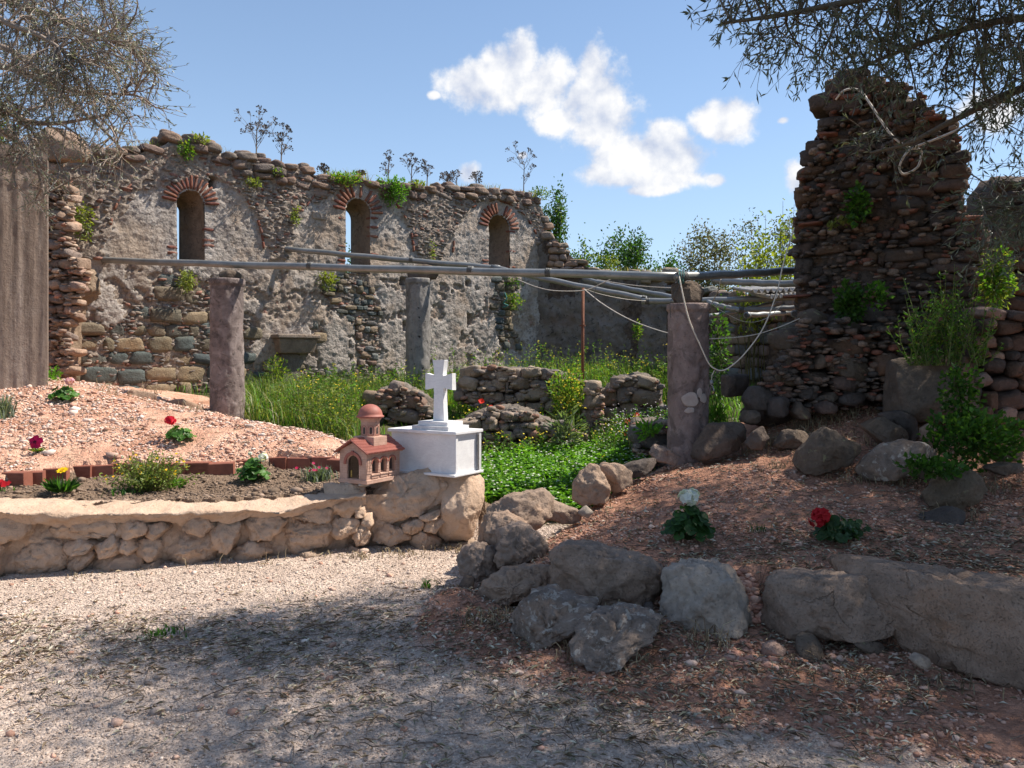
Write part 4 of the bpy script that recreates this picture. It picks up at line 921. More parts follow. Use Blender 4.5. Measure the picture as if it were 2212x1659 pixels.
for sE in (S0, S1):
    V = [];
    for j in range(40):
        z = .5 + (float(ztop(sE)) - .5) * j / 39
        for k in range(12): q = k / 11; V.append(WT * (sE + mnoise.fractal(Vector((z * 4, q * 3, sE)), .6, 2, 4) * .05) + WN * (.03 - q * (TH + .03)) + np.array([0, 0, z]))
    mk('broken_end', V, np.array([(j * 12 + k, j * 12 + k + 1, (j + 1) * 12 + k + 1, (j + 1) * 12 + k) for j in range(39) for k in range(11)]), M['mortar'], RW, True)
wallface = (WO, WT, WN); cnt = 0
def wall_stones(poly, hh, ww, kind, dep, out, seed, keep=1.0, name='stone', jit=.25, parent=None, face=None, holes=True, tilt=6):
    global cnt
    face = face or wallface; parent = parent or RW
    for k, (cx, cz, w, h) in enumerate(pack(poly, hh, ww, seed, keep=keep, jit=jit)):
        if holes and in_win(cx, cz): continue
        place(random.choice(POOL[kind]), parent, *face, cx, cz, w, h, dep, out + random.uniform(-.03, .03), seed * 991 + k, name, tilt); cnt += 1
random.seed(11)
wall_stones(EXPOSED[0], (.19, .31), (.24, .52), 'greenstone', .22, .045, 21, tilt=4)
wall_stones(EXPOSED[1], (.08, .15), (.12, .26), 'greenstone', .14, .04, 22, .7)
wall_stones(EXPOSED[2], (.09, .16), (.12, .26), 'wallstone', .14, .04, 23, .8)
wall_stones(EXPOSED[3], (.10, .20), (.14, .30), 'greenstone', .16, .05, 24, .75)
wall_stones(EXPOSED[4], (.2, .26), (.2, .3), 'greenstone', .16, .04, 25)
wall_stones(EXPOSED[5], (.12, .2), (.15, .35), 'greenstone', .16, .04, 26, .7)
# capping courses
tops = [(float(s), float(ztop(s))) for s in np.linspace(S0 + .05, S1, 60)]
r_ = random.Random(5)
for course in range(3):
    s = S0 + r_.random() * .2
    while s < S1 - .1:
        u = CX + F * (WO[0] + WT[0] * s) / (WO[1] + WT[1] * s)
        w = r_.uniform(.16, .36); h = r_.uniform(.10, .17); zt = float(ztop(s + w / 2))
        ok = (course == 0) or (course == 1 and (450 < u < 690 or r_.random() < .55)) or (course == 2 and 450 < u < 690)
        if 690 < u < 880 and course > 0: ok = r_.random() < .25
        if ok: place(r_.choice(POOL['topstone']), RW, *wallface, s + w / 2, zt + .02 - course * .135, w, h, r_.uniform(.25, .4), .12 + r_.uniform(-.04, .05), 3000 + cnt, tilt=9); cnt += 1
        if course == 0 and r_.random() < .8: place(r_.choice(POOL['topstone']), RW, *wallface, s + w / 2, zt + .03, w, h * 1.1, .35, -.32, 6000 + cnt, tilt=12); cnt += 1
        if course == 0 and r_.random() < .3: place(r_.choice(POOL['topstone']), RW, *wallface, s + w / 2, zt + .11, w * .8, h * .8, .25, -.02, 8000 + cnt, tilt=16); cnt += 1
        s += w * r_.uniform(.95, 1.25)
# arch bricks round the windows
for wi, (c, sill, spr, *_) in enumerate(win):
    WW = WWS[wi]
    n = 15 if wi != 1 else 14
    for k in range(n):
        a = math.pi * (k + .5) / n; L = .22 if wi == 0 else .24; rr = WW / 2 + .02 + L / 2
        if wi == 1 and 4 < k < 8 and k % 2: continue
        if wi == 2 and k in (6, 7): continue
        o = place(random.choice(POOL['brick']), RW, *wallface, c + rr * math.cos(a), spr + rr * math.sin(a), L, .038 if wi == 0 else .05, .2, .075, 40 + k, 'brick', 1)
        o.rotation_euler = (0, -a, math.atan2(WT[1], WT[0]))
    for side in (-1, 1):                       # jamb bricks
        for z in np.arange(sill + .05, spr, .085):
            if random.random() < (.5 if wi else .3): place(random.choice(POOL['brick']), RW, *wallface, c + side * (WW / 2 + .08), z, .17, .045, .2, .05, int(z * 100) + wi, 'brick', 3)
    # great blind arch: a line of flat bricks
    for k in range(30):
        a = math.pi * (k + .5) / 30
        if random.random() < .55: continue
        o = place(random.choice(POOL['brick']), RW, *wallface, c + 1.2 * math.cos(a), spr - .62 + 1.2 * math.sin(a), .11, .035, .12, .07, 400 + k, 'brick', 2); o.rotation_euler = (0, -(a + math.pi / 2), math.atan2(WT[1], WT[0]))
# corbel block with its pilaster, carved panel
MBb = lambda s0, s1, d0, d1, z0, z1: [WT * s - WN * (-dd_) + np.array([0, 0, z]) for z in (z0, z1) for dd_ in (d0, d1) for s in (s0, s1)]
def wblock(name, u0, u1, v0, v1, out, mat, taper=0.0):
    s0, z1 = wpx(u0, v0); s1, z0 = wpx(u1, v1); V = []
    for z, tp in ((z0, taper), (z1, 0)):
        for d_ in (-.1, out - tp): 
            for s in (s0 + tp, s1 - tp): V.append(WT * s + WN * d_ + np.array([0, 0, z]))
    o = mk(name, V, [(0,2,3,1),(4,5,7,6),(0,1,5,4),(2,6,7,3),(0,4,6,2),(1,3,7,5)], mat, RW); m = o.modifiers.new('bevel', 'BEVEL'); m.width = .02; m.segments = 2; return o
wblock('corbel', 588, 672, 731, 764, .28, M['ruinstone'], .05); wblock('corbel_top', 584, 676, 722, 733, .31, M['ruinstone']); wblock('pilaster', 602, 642, 764, 860, .14, M['mortar'])
cp = wblock('carved_panel', 672, 703, 456, 477, .075, M['paleboulder'])
sA, zA_ = wpx(672, 456); sB, zB_ = wpx(703, 477)
for k in range(3):
    for q in range(4):
        a = math.pi / 4 + q * math.pi / 2; s = sA + (k + .5) * (sB - sA) / 3; z = (zA_ + zB_) / 2; p0 = WT * s + WN * .08 + np.array([0, 0, z])
        V, Fc = tube([p0, p0 + WT * .035 * math.cos(a) + np.array([0, 0, .06 * math.sin(a)])], .007, 4); mk('carved_ray', V, Fc, M['paleboulder'], cp)
# chinking: tiny stones and brick chips, uncountable
it = []; r_ = random.Random(77)
for poly, n in [(EXPOSED[0], 900), (EXPOSED[1], 160), (EXPOSED[2], 120), (EXPOSED[3], 180), (EXPOSED[5], 200)] + [(q, 520) for q in SPAND]:
    P = np.array(poly); lo, hi = P.min(0), P.max(0); spandrel = any(poly is q for q in SPAND)
    for k in range(n):
        s, z = r_.uniform(lo[0], hi[0]), r_.uniform(lo[1], hi[1])
        if z > ztop(s) or s > S1 - .05 or not bool(inside(poly, s, z)) or bool(in_win(s, z)): continue
        f = r_.random(); it.append((s, z, r_.uniform(.05, .16), r_.uniform(.025, .075), .09, (.085 if spandrel else .03) + r_.uniform(-.02, .02)))
V, Fc, Cc = stuff_stones(it, wallface, 5, [(.22,.18,.155),(.19,.145,.12),(.23,.12,.09),(.20,.18,.165),(.26,.21,.17),(.17,.14,.125)])
tag(mk('chinking', V - WO, Fc, M['stonebits'], RW, False, Cc), kind='stuff')
# ------------------------------------------------------------------ broken wall end beside the pillar
bw = empty('broken_wall', at(130, 820, 11.2), 0, 'jagged broken rubble wall end, pinkish, beside the concrete pillar', 'ruin wall')
Ye = 11.25; ew = [(60,320),(110,335),(150,380),(160,470),(150,505),(168,560),(196,588),(198,622),(172,652),(166,690),(148,715),(162,745),(170,775),(160,800),(152,850),(60,850)]
outline_rock('rubble_core', [(u - 34, v) for u, v in ew], Ye + .15, .35, M['warmmortar'], bw, seed=55, level=5, p=4, rough=.03, cuts=0, fine=.05, yb=.16)
pe = [(at(u, v, Ye)[0], at(u, v, Ye)[2]) for u, v in ew]
for k, (cx, cz, w, h) in enumerate(pack(pe, (.08, .16), (.12, .28), 61, keep=.9)):
    place(random.choice(POOL['pinkstone']), bw, (0, Ye, 0), (1, 0, 0), (0, -1, 0), cx, cz, w * 1.15, h * 1.1, .3, .10 + random.uniform(-.06, .08), 777 + k, tilt=14)
# big stones on top of the pillar's back
outline_rock('stone', [(40,330),(50,285),(90,262),(140,275),(165,310),(160,335),(90,340)], 10.9, .3, M['boulder'], bw, seed=66, p=3)
# ------------------------------------------------------------------ concrete pillar
cpil = empty('concrete_pillar', at(40, 835, 9.5), 0, 'tall flat concrete pillar with vertical board marks at the left edge', 'pillar')
rp = .5; Pm = Matrix.Rotation(rp, 3, 'Z'); a0 = Vector(at(103, 835, 9.5)) - cpil.location
V = []; nxp, nzp = 60, 60; Wp = .66; Hp = 2.78
for i in range(nxp + 1):
    for j in range(nzp + 1):
        x = -Wp * (1 - i / nxp); z = -.25 + (Hp + .25) * j / nzp
        g = (.0025 + .0025 * mnoise.noise(Vector((x * 3, 2, z * .8)))) * math.sin(x * 47 + mnoise.noise(Vector((x * 9, 4, z * .3))) * 1.5) + mnoise.fractal(Vector((x * 14, 3, z * 6)), .6, 2, 3) * .004 + (.012 if x < -.555 else 0) - (.02 if z > Hp - .16 else 0) - (.012 if z > Hp - .42 and z < Hp - .4 else 0)
        V.append(a0 + Pm @ Vector((x, g, 0)) + Vector((0, 0, z)))
Fq = np.array([(i * (nzp + 1) + j, (i + 1) * (nzp + 1) + j, (i + 1) * (nzp + 1) + j + 1, i * (nzp + 1) + j + 1) for i in range(nxp) for j in range(nzp)])
mk('front_face', V, Fq, M['concrete'], cpil, False)
MB().box(a0 + Pm @ Vector((-Wp / 2, .245, 0)) + Vector((0, 0, Hp / 2 - .15)), (Wp / 2 - .002, .22, Hp / 2 + .14), Pm).build('shaft', M['concrete'], cpil, bevel=.01)
# ------------------------------------------------------------------ rear wall, stepped down, in shade
AO = np.array([.66, 17.8, 0]); AT = np.array([.995, -.10, 0]); AN = np.array([-.10, -.995, 0])
def rear(name, O, T, N, topL, mat, lab, poly_list, kind, seed, zb=.6):
    tp = sorted(wpoly(topL, O, T)); s0, s1 = tp[0][0], tp[-1][0]; zt = lambda s: np.interp(s, [q[0] for q in tp], [q[1] for q in tp])
    e = empty(name, O, 0, lab, 'ruin wall'); s_ = np.arange(s0, s1, .04); nz = 80; Sg = np.repeat(s_[:, None], nz, 1); Zg = zb + (zt(s_)[:, None] - zb) * np.linspace(0, 1, nz)[None]
    pm = np.ones(Sg.shape); wb = nz2(Sg, Zg, 2.5, seed) * .15
    for q in poly_list: pm = np.where(inside(wpoly(q, O, T), Sg + wb, Zg + wb), 0, pm)
    dsp = pm * .03 + nz2(Sg, Zg, 2, seed + 1) * .05 + nz2(Sg, Zg, 9, seed + 2) * .03 + nz2(Sg, Zg, 22, seed + 2) * .014
    P = T * Sg[..., None] + N * dsp[..., None]; P[..., 2] = Zg; I = np.arange(Sg.size).reshape(Sg.shape)
    Q = np.stack([I[:-1, :-1], I[1:, :-1], I[1:, 1:], I[:-1, 1:]], 2).reshape(-1, 4)
    mk('plastered_face', P.reshape(-1, 3), Q, mat, e, True, attrs=dict(plaster=pm.ravel()))
    V, Fc = prism([(s0, zb), (s1, zb)] + [(float(s), float(zt(s)) - .03) for s in np.linspace(s1, s0, 50)], [], .55); mk('core', [T * x - N * (y + .12) + np.array([0, 0, z]) for x, y, z in V], Fc, M['mortar'], e)
    k = 0; s = s0; r_ = random.Random(seed)
    while s < s1:
        w = r_.uniform(.18, .4); h = r_.uniform(.10, .2)
        place(r_.choice(POOL[kind]), e, O, T, N, s + w / 2, float(zt(s + w / 2)) + r_.uniform(-.06, .04), w, h, .3, .1, seed * 77 + k, tilt=12); k += 1
        if r_.random() < .6: place(r_.choice(POOL[kind]), e, O, T, N, s + w / 2, float(zt(s + w / 2)) - .13, w, h, .25, .1, seed * 57 + k, tilt=10)
        s += w * 1.02
    return e, zt
bwl, _ = rear('rear_wall', AO, AT, AN, [(1150,515),(1182,506),(1205,520),(1225,545),(1255,572),(1290,585),(1340,592),(1400,590),(1450,592),(1480,600)], M['shadedplaster'], 'shaded rear wall stepping down at the end of the long ruined wall', [[(1170,500),(1260,570),(1245,640),(1190,640)], [(1350,600),(1380,600),(1385,800),(1360,800)]], 'ruinstone', 31)
for k, (cx, cz, w, h) in enumerate(pack(wpoly([(1178,515),(1210,530),(1255,580),(1250,600),(1190,600)], AO, AT), (.08, .15), (.15, .3), 93)):
    place(random.choice(POOL['pinkstone']), bwl, AO, AT, AN, cx, cz, w, h, .2, .12, 500 + k, tilt=10)
DO = np.array([2.9, 15.6, 0]); DT = np.array([.55, -.835, 0]); DT /= np.linalg.norm(DT); DN = np.array([DT[1], -DT[0], 0]); DN = DN if DN[1] < 0 else -DN
dw, _ = rear('side_wall', DO, DT, DN, [(1440,605),(1500,625),(1560,640),(1640,650),(1730,655),(1800,655)], M['shadedplaster'], 'dark overgrown rubble wall behind the pink column', [[(1400,560),(1900,560),(1900,1000),(1400,1000)]], 'wallstone', 41)
wall_stones(wpoly([(1500,655),(1780,665),(1780,900),(1500,900)], DO, DT), (.12, .22), (.18, .42), 'wallstone', .2, .08, 95, .85, parent=dw, face=(DO, DT, DN), holes=False)
# ------------------------------------------------------------------ columns
SHAFT = {}
def column(Y, u, v0, v1, wpx_, mat, lab, seed, lean=0.0, ring=True, extra=None):
    b = at(u, v1, Y); tz = at(u, v0, Y)[2]; b[2] -= .25; r = wpx_ / F * Y / 2
    e = empty('column', b, 0, lab, 'column', 'standing columns'); Hc = tz - b[2]; n = 56; m = 110; V = []
    for j in range(m + 1):
        z = Hc * j / m; rr = r * (1.03 - .05 * j / m)
        if ring and z > Hc - .085: rr = r * 1.06 if z < Hc - .012 else r * 1.03
        elif ring and z > Hc - .115: rr = r * .965
        for k in range(n):
            a = 2 * math.pi * k / n; dn = mnoise.fractal(Vector((math.cos(a) * 2.2, math.sin(a) * 2.2, z * 2.4 + seed)), .6, 2, 4) * .014 + mnoise.fractal(Vector((math.cos(a) * 7, math.sin(a) * 7, z * 7 + seed)), .6, 2, 3) * .006
            if extra: dn -= extra(a, z, Hc)
            q = rr + dn; V.append((q * math.cos(a) + lean * z, q * math.sin(a), z))
    Fq = [(j * n + k, j * n + (k + 1) % n, (j + 1) * n + (k + 1) % n, (j + 1) * n + k) for j in range(m) for k in range(n)] + [tuple(m * n + k for k in range(n))]
    o = mk('shaft', V, Fq, mat, e, True); SHAFT[e.name] = o; return e, np.array([b[0] + lean * Hc, b[1], tz]), r
def cracks(a, z, Hc):
    q = 0; zz = z - .25
    for (a1, z1, a2, z2) in ((-1.25, .78, -.75, .95), (-.95, .9, -1.1, 1.02), (-.75, .82, -.62, .62), (-1.5, .68, -1.25, .8), (-.75, .5, -.55, .62), (-1.1, .42, -.9, .36)):
        aa = (a + math.pi) % (2 * math.pi) - math.pi; ex, ez = (a2 - a1) * .21, z2 - z1; px, pz = (aa - a1) * .21, zz - z1
        t_ = max(0, min(1, (px * ex + pz * ez) / (ex * ex + ez * ez))); dd = math.hypot(px - t_ * ex, pz - t_ * ez)
        dd += mnoise.noise(Vector((a * 9, z * 14, 3))) * .012; q = max(q, .05 * max(0, 1 - dd / .035))
    return q
c1, t1, r1 = column(11.0, 491, 603, 905, 69, M['col_mauve'], 'mauve weathered column on the left, before the ruined wall', 1, lean=-.004)
c2, t2, r2 = column(13.5, 903, 602, 860, 51, M['col_grey'], 'pitted grey column in the middle, behind the marble cross', 2)
c3, t3, r3 = column(8.6, 1487, 657, 990, 86, M['col_pink'], 'cracked pinkish column on the right, nearest of the three', 3, extra=cracks)
def on_shaft(e, r, z, a, w, h, seed, name='cement_patch'):
    V, Fc = rock_shape(seed, 3, 2.6, 5, .10, (w, .005, h)); o = mk(name, V, Fc, M['patch'], SHAFT[e.name], True); o.location = ((r + .0045) * math.cos(a), (r + .0045) * math.sin(a), z); o.rotation_euler.z = a + math.pi / 2
on_shaft(c3, r3, .25 + .63, R(-97), .085, .075, 71); on_shaft(c3, r3, .25 + .52, R(-100), .05, .03, 72); on_shaft(c3, r3, .25 + .645, R(-58), .045, .05, 73); on_shaft(c3, r3, .25 + .7, R(-70), .03, .05, 74)
def capstone(t, L, Y, dep, mt, lab, seed, cat='stone', **kw):
    o = outline_rock('capping_stone', L, Y, dep, M[mt], None, seed=seed, yb=-dep * .8, **kw); tag(o, lab, cat, 'stones packed under the pipes'); return o
capstone(t1, [(472,592),(478,584),(500,583),(520,590),(517,603),(482,604)], 11.0, .14, 'brownboulder', 'small brown stone packed between the mauve column and the pipe', 81, level=3)
capstone(t2, [(878,575),(905,570),(945,574),(948,590),(942,603),(884,603)], 13.5, .16, 'brownboulder', 'ochre stones packed on top of the pitted grey column', 82, level=3)
capstone(t3, [(1452,612),(1470,608),(1500,607),(1516,622),(1518,640),(1508,656),(1462,658),(1454,640)], 8.6, .16, 'darkboulder', 'squared dark stone block on top of the pinkish column', 83, level=4, p=5)
# ------------------------------------------------------------------ the ruined pier on the right
TY = 9.0
tw_ = empty('ruined_pier', at(1930, 900, TY), 0, 'tall dark ruined masonry pier rising on the right behind the bed', 'ruin')
TOL = [(1722,900),(1720,690),(1716,480),(1720,400),(1738,335),(1762,290),(1787,235),(1817,190),(1847,162),(1872,157),(1930,182),(1988,202),(2008,237),(2043,267),(2072,277),(2080,340),(2084,400),(2074,450),(2088,472),(2125,485),(2134,520),(2118,560),(2100,640),(2136,700),(2140,900)]
TA, TB = at(1716, 800, 9.35), at(2140, 800, 8.55); TO = np.array([TA[0], TA[1], 0.]); TT = np.array([TB[0] - TA[0], TB[1] - TA[1], 0.]); TT /= np.linalg.norm(TT); TN = np.array([TT[1], -TT[0], 0.])
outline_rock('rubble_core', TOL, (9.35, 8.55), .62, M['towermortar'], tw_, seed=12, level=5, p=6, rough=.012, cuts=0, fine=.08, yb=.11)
def tpoly(L, Y=TY): return [(at(u, v, Y)[0], at(u, v, Y)[2]) for u, v in L]
tface = (TO, TT, TN); def_tw = lambda L: wpoly(L, TO, TT)
random.seed(21); k = 0
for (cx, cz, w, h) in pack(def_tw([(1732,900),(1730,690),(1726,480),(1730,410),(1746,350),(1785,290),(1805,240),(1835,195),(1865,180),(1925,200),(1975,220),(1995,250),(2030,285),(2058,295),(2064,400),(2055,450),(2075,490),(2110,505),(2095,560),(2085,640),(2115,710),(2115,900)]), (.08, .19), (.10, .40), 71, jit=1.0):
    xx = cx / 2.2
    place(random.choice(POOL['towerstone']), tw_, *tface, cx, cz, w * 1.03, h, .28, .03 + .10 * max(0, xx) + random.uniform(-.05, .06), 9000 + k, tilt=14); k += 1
def chips(name, par, L, Y, n, seed, cols, out=(.0, .12), sz=(.03, .13), face=None):
    poly = wpoly(L, face[0], face[1]) if face else tpoly(L, Y); P = np.array(poly); lo, hi = P.min(0), P.max(0); rr = random.Random(seed); it = []
    while len(it) < n:
        x, z = rr.uniform(lo[0], hi[0]), rr.uniform(lo[1], hi[1])
        if bool(inside(poly, x, z)): w = rr.uniform(*sz); it.append((x, z, w, w * rr.uniform(.3, .8), .14, rr.uniform(*out)))
    V, Fc, Cc = stuff_stones(it, face or ((0, Y, 0), (1, 0, 0), (0, -1, 0)), seed, cols); return tag(mk(name, V - np.array(par.location), Fc, M['stonebits'], par, False, Cc), kind='stuff')
DK = [(.14,.10,.08),(.11,.085,.07),(.18,.12,.09),(.20,.085,.06),(.085,.07,.062),(.22,.16,.125)]
chips('rubble_chips', tw_, TOL[:-1] + [(2136, 880)], TY, 1500, 3, DK, (.0, .19), face=tface); chips('rubble_chips', tw_, [(1610,860),(1690,760),(1740,690),(1960,690),(1965,880),(1700,890)], 8.4, 420, 4, DK, (.0, .1))
# stones along the broken outline
for i in range(len(TOL) - 2):
    a, b = np.array(TOL[i]), np.array(TOL[i + 1]); n = max(1, int(np.hypot(*(b - a)) / 34))
    for j in range(n):
        u, v = a + (b - a) * (j + .5) / n; qs, qz = wpx(u, v, TO, TT)
        dx = .05 if u < 1800 else -.05
        for yo in (.10, -.45):
            w, h = random.uniform(.16, .34), random.uniform(.10, .20)
            place(random.choice(POOL['towerstone']), tw_, *tface, qs + dx * (2.2 if yo > 0 else 1.6), qz - .03, w, h, .36, yo - .02, 9500 + k, tilt=14); k += 1
for (u, v, w, h) in ((1752,487,.26,.035),(1722,640,.3,.03),(1790,296,.2,.03),(1880,640,.16,.10),(2010,262,.3,.04),(1960,460,.2,.04),(1835,215,.2,.05),(2095,475,.3,.05),(1800,420,.16,.06)):
    qs, qz = wpx(u, v, TO, TT); place(random.choice(POOL['brick']), tw_, *tface, qs, qz, w, h, .3, .16, int(u), 'brick', 3)
base = [([(510,90),(540,60),(680,40),(710,70),(700,160),(640,180),(560,190),(520,140)],8.5),([(705,130),(740,60),(830,30),(880,60),(840,180),(780,225),(720,190)],8.45),([(850,150),(900,110),(1100,105),(1240,140),(1250,170),(1150,230),(950,220),(860,190)],8.35),
 ([(880,270),(920,235),(1040,230),(1160,290),(1170,340),(1090,390),(960,350),(890,310)],8.25),([(630,180),(710,170),(770,240),(760,310),(650,310),(630,240)],8.45),([(1180,300),(1200,220),(1290,200),(1330,240),(1310,350),(1190,350)],8.2),([(780,270),(810,210),(850,240),(850,300),(780,310)],8.3),
 ([(345,500),(400,420),(470,410),(525,450),(520,560),(390,575)],8.25),([(490,570),(500,490),(580,480),(640,500),(620,590),(560,620),(500,610)],8.15),([(650,580),(690,510),(745,570),(745,630),(680,620)],8.1),([(330,640),(360,570),(420,565),(440,620),(400,660)],8.15),
 ([(930,500),(1000,460),(1100,450),(1110,500),(1030,540),(950,530)],8.2),([(820,480),(900,450),(930,480),(880,520)],8.25),([(660,450),(740,410),(810,440),(790,500),(700,500)],8.3),([(540,470),(600,430),(650,450),(630,490),(560,490)],8.35),
 ([(880,30),(960,-10),(1060,20),(1090,70),(1000,100),(900,90)],8.45),([(1100,60),(1180,10),(1290,40),(1290,110),(1180,120)],8.4),([(800,540),(860,510),(930,540),(900,590),(820,590)],8.1),([(700,-40),(780,-80),(860,-40),(840,20),(740,30)],8.6),([(1000,-60),(1150,-90),(1250,-50),(1200,10),(1050,10)],8.55),
 ([(900,360),(980,350),(1060,400),(1010,450),(920,430)],8.25),([(560,330),(650,320),(700,380),(640,420),(570,400)],8.4),([(720,330),(860,320),(880,380),(800,410),(730,400)],8.35)]
for i, (L, Y) in enumerate(base):
    o = outline_rock('stone', zC(L), Y, .22, M[('brownboulder', 'darkboulder', 'towerstone')[i % 3]], tw_, seed=300 + i, level=3, p=3.2, cuts=6)
pile_core = outline_rock('rubble_foot', zC([(420,680),(440,560),(600,430),(640,300),(740,120),(900,-20),(1200,-60),(1340,60),(1350,650),(1000,680)]), 8.5, .4, M['towermortar'], tw_, seed=31, level=5, p=4, cuts=0, fine=.06, yb=.25)
chips('rubble_chips', bw, [(104,340),(150,400),(160,470),(150,505),(168,560),(192,588),(190,622),(166,652),(160,690),(146,715),(158,745),(166,775),(150,830),(104,830)], Ye, 420, 9, [(.36,.25,.18),(.30,.20,.15),(.42,.31,.23),(.26,.19,.15),(.34,.17,.12)], (.02, .2), (.03, .12))
# rubble wall at the far right
rw2 = empty('rubble_wall', at(2190, 980, 7.9), 0, 'low rubble wall at the right edge behind the ivy', 'ruin wall')
RY = 8.0; rl = [(2110,660),(2160,668),(2200,680),(2300,690),(2420,720),(2420,1010),(2110,990)]
outline_rock('rubble_core', rl, RY + .1, .3, M['towermortar'], rw2, seed=41, level=4, p=5, rough=.01, cuts=0, fine=.03, yb=.12)
for j, (cx, cz, w, h) in enumerate(pack(tpoly(rl, RY), (.08, .2), (.10, .30), 72, jit=.6)):
    place(random.choice(POOL['pinkstone' if j % 3 == 0 else 'towerstone']), rw2, (0, RY, 0), (1, 0, 0), (0, -1, 0), cx, cz, w, h, .25, .12 + random.uniform(-.05, .06), 4400 + j, tilt=14)
rp2 = empty('ruined_pier', at(2230, 650, 10.5), 0, 'second ruined masonry pier half hidden behind the olive at the right edge', 'ruin')
L2 = [(2150,760),(2148,520),(2160,420),(2180,380),(2230,370),(2330,400),(2400,520),(2420,760)]; outline_rock('rubble_core', L2, 10.6, .5, M['towermortar'], rp2, seed=43, level=4, p=5, cuts=0, fine=.05, yb=.15)
for j, (cx, cz, w, h) in enumerate(pack(tpoly(L2, 10.5), (.12, .22), (.16, .4), 73, jit=.6)):
    place(random.choice(POOL['towerstone']), rp2, (0, 10.5, 0), (1, 0, 0), (0, -1, 0), cx, cz, w, h, .3, .16 + random.uniform(-.05, .06), 4700 + j, tilt=10)
# ------------------------------------------------------------------ boulders before the pier
gB = 'boulders lying before the ruined pier'
for L, Y, dp, mt, lab, nm, kw in (
 ([(50,885),(70,790),(170,650),(350,645),(372,720),(300,810),(150,870)],(7.9,8.0),.2,'darkboulder','dark leaning slab just right of the pink column','boulder',dict(p=4.5,cuts=3)),
 ([(348,780),(400,700),(460,668),(485,740),(440,810),(380,815)],7.75,.12,'darkboulder','small dark angular stone right of the leaning slab','boulder',{}),
 ([(525,800),(600,690),(740,695),(765,760),(640,810)],7.75,.15,'darkboulder','low dark stone half sunk in dry grass before the pier','boulder',{}),
 ([(652,910),(680,830),(780,730),(850,688),(930,715),(980,750),(1080,790),(1088,845),(1040,870),(980,920),(860,960),(780,980),(700,970)],(7.0,6.9),.26,'brownboulder','arched grey-brown boulder with an ochre hollow under it','boulder',dict(p=3,level=5)),
 ([(1045,960),(1120,870),(1220,790),(1350,763),(1480,783),(1575,840),(1560,900),(1430,960),(1280,1010),(1130,1030)],(6.75,6.6),.28,'lichenboulder','large boulder with yellowish lichen, right of the arched one','boulder',dict(p=2.8,level=5)),
 ([(1415,910),(1500,868),(1545,930),(1485,1010),(1425,990)],6.5,.12,'darkboulder','small reddish-dark stone leaning on the lichen boulder','boulder',{}),
 ([(1452,1110),(1520,1020),(1640,960),(1760,953),(1832,1000),(1855,1085),(1780,1160),(1640,1215),(1500,1225)],(6.2,6.05),.26,'brownboulder','rounded brown boulder nearest the right edge on the gravel','boulder',dict(p=2.8,level=5)),
 ([(1425,1400),(1520,1260),(1700,1195),(1790,1230),(1720,1340),(1600,1410)],5.8,.2,'darkboulder','dark stone half buried in gravel below the rounded brown boulder','boulder',{}),
 ([(1105,670),(1230,612),(1330,668),(1405,740),(1360,800),(1240,800),(1170,730)],7.4,.2,'darkboulder','bluish-dark flat stone lying before the column drum','boulder',{}),
 ([(1215,595),(1330,568),(1430,618),(1455,720),(1400,770),(1330,690)],7.65,.2,'darkboulder','rough dark stone between the bluish stone and the drum','boulder',{}),
 ([(1442,680),(1500,648),(1528,680),(1495,750),(1450,750)],7.5,.09,'pinkstone','small brownish stone at the foot of the column drum','boulder',{}),
 ([(1910,860),(1980,800),(2060,790),(2120,830),(2100,880),(1960,900)],6.9,.15,'brownboulder','brown stone under the ivy at the right edge','boulder',{}),
 ([(1880,930),(2000,900),(2120,905),(2130,950),(1960,975)],6.5,.15,'darkboulder','flat dark slab under the ivy at the right edge','boulder',{})):
    kw = dict(dict(p=3.2, level=4, cuts=6), **kw); boulder(nm, zC(L), Y, dp, mt, lab, hash(lab) % 1 + len(lab), 'boulder', gB, **kw)
boulder('column_drum', zC([(1305,560),(1325,350),(1342,245),(1450,222),(1700,222),(1858,240),(1872,450),(1850,600),(1640,650),(1450,645),(1310,610)]), 7.75, .34, 'darkboulder', 'big upright block, a broken column drum, below the tall green weeds', 91, 'stone block', 'fallen building stones', p=4, level=5, cuts=3)
boulder('squared_block', zC([(215,480),(212,345),(345,335),(348,470)]), 9.6, .2, 'darkboulder', 'squared grey block in the shade right of the pink column', 92, 'stone block', 'fallen building stones', p=7, cuts=1)
# small stones lying on the left mound
for L, Y, lab, mt in (([(252,853),(275,843),(330,850),(322,868),(262,866)],10.3,'flat grey stone on the crest of the left mound','boulder'),([(345,868),(390,862),(430,880),(425,895),(350,888)],10.4,'flat brown stone at the mound crest left of the mauve column','boulder'),
   ([(220,986),(240,980),(290,982),(294,995),(230,996)],8.6,'small grey stone on the pink gravel behind the terracotta edging','darkboulder')):
    boulder('stone', L, Y, .1, mt, lab, 95 + len(lab), 'stone', 'stones on the left mound', level=3, p=3.2)
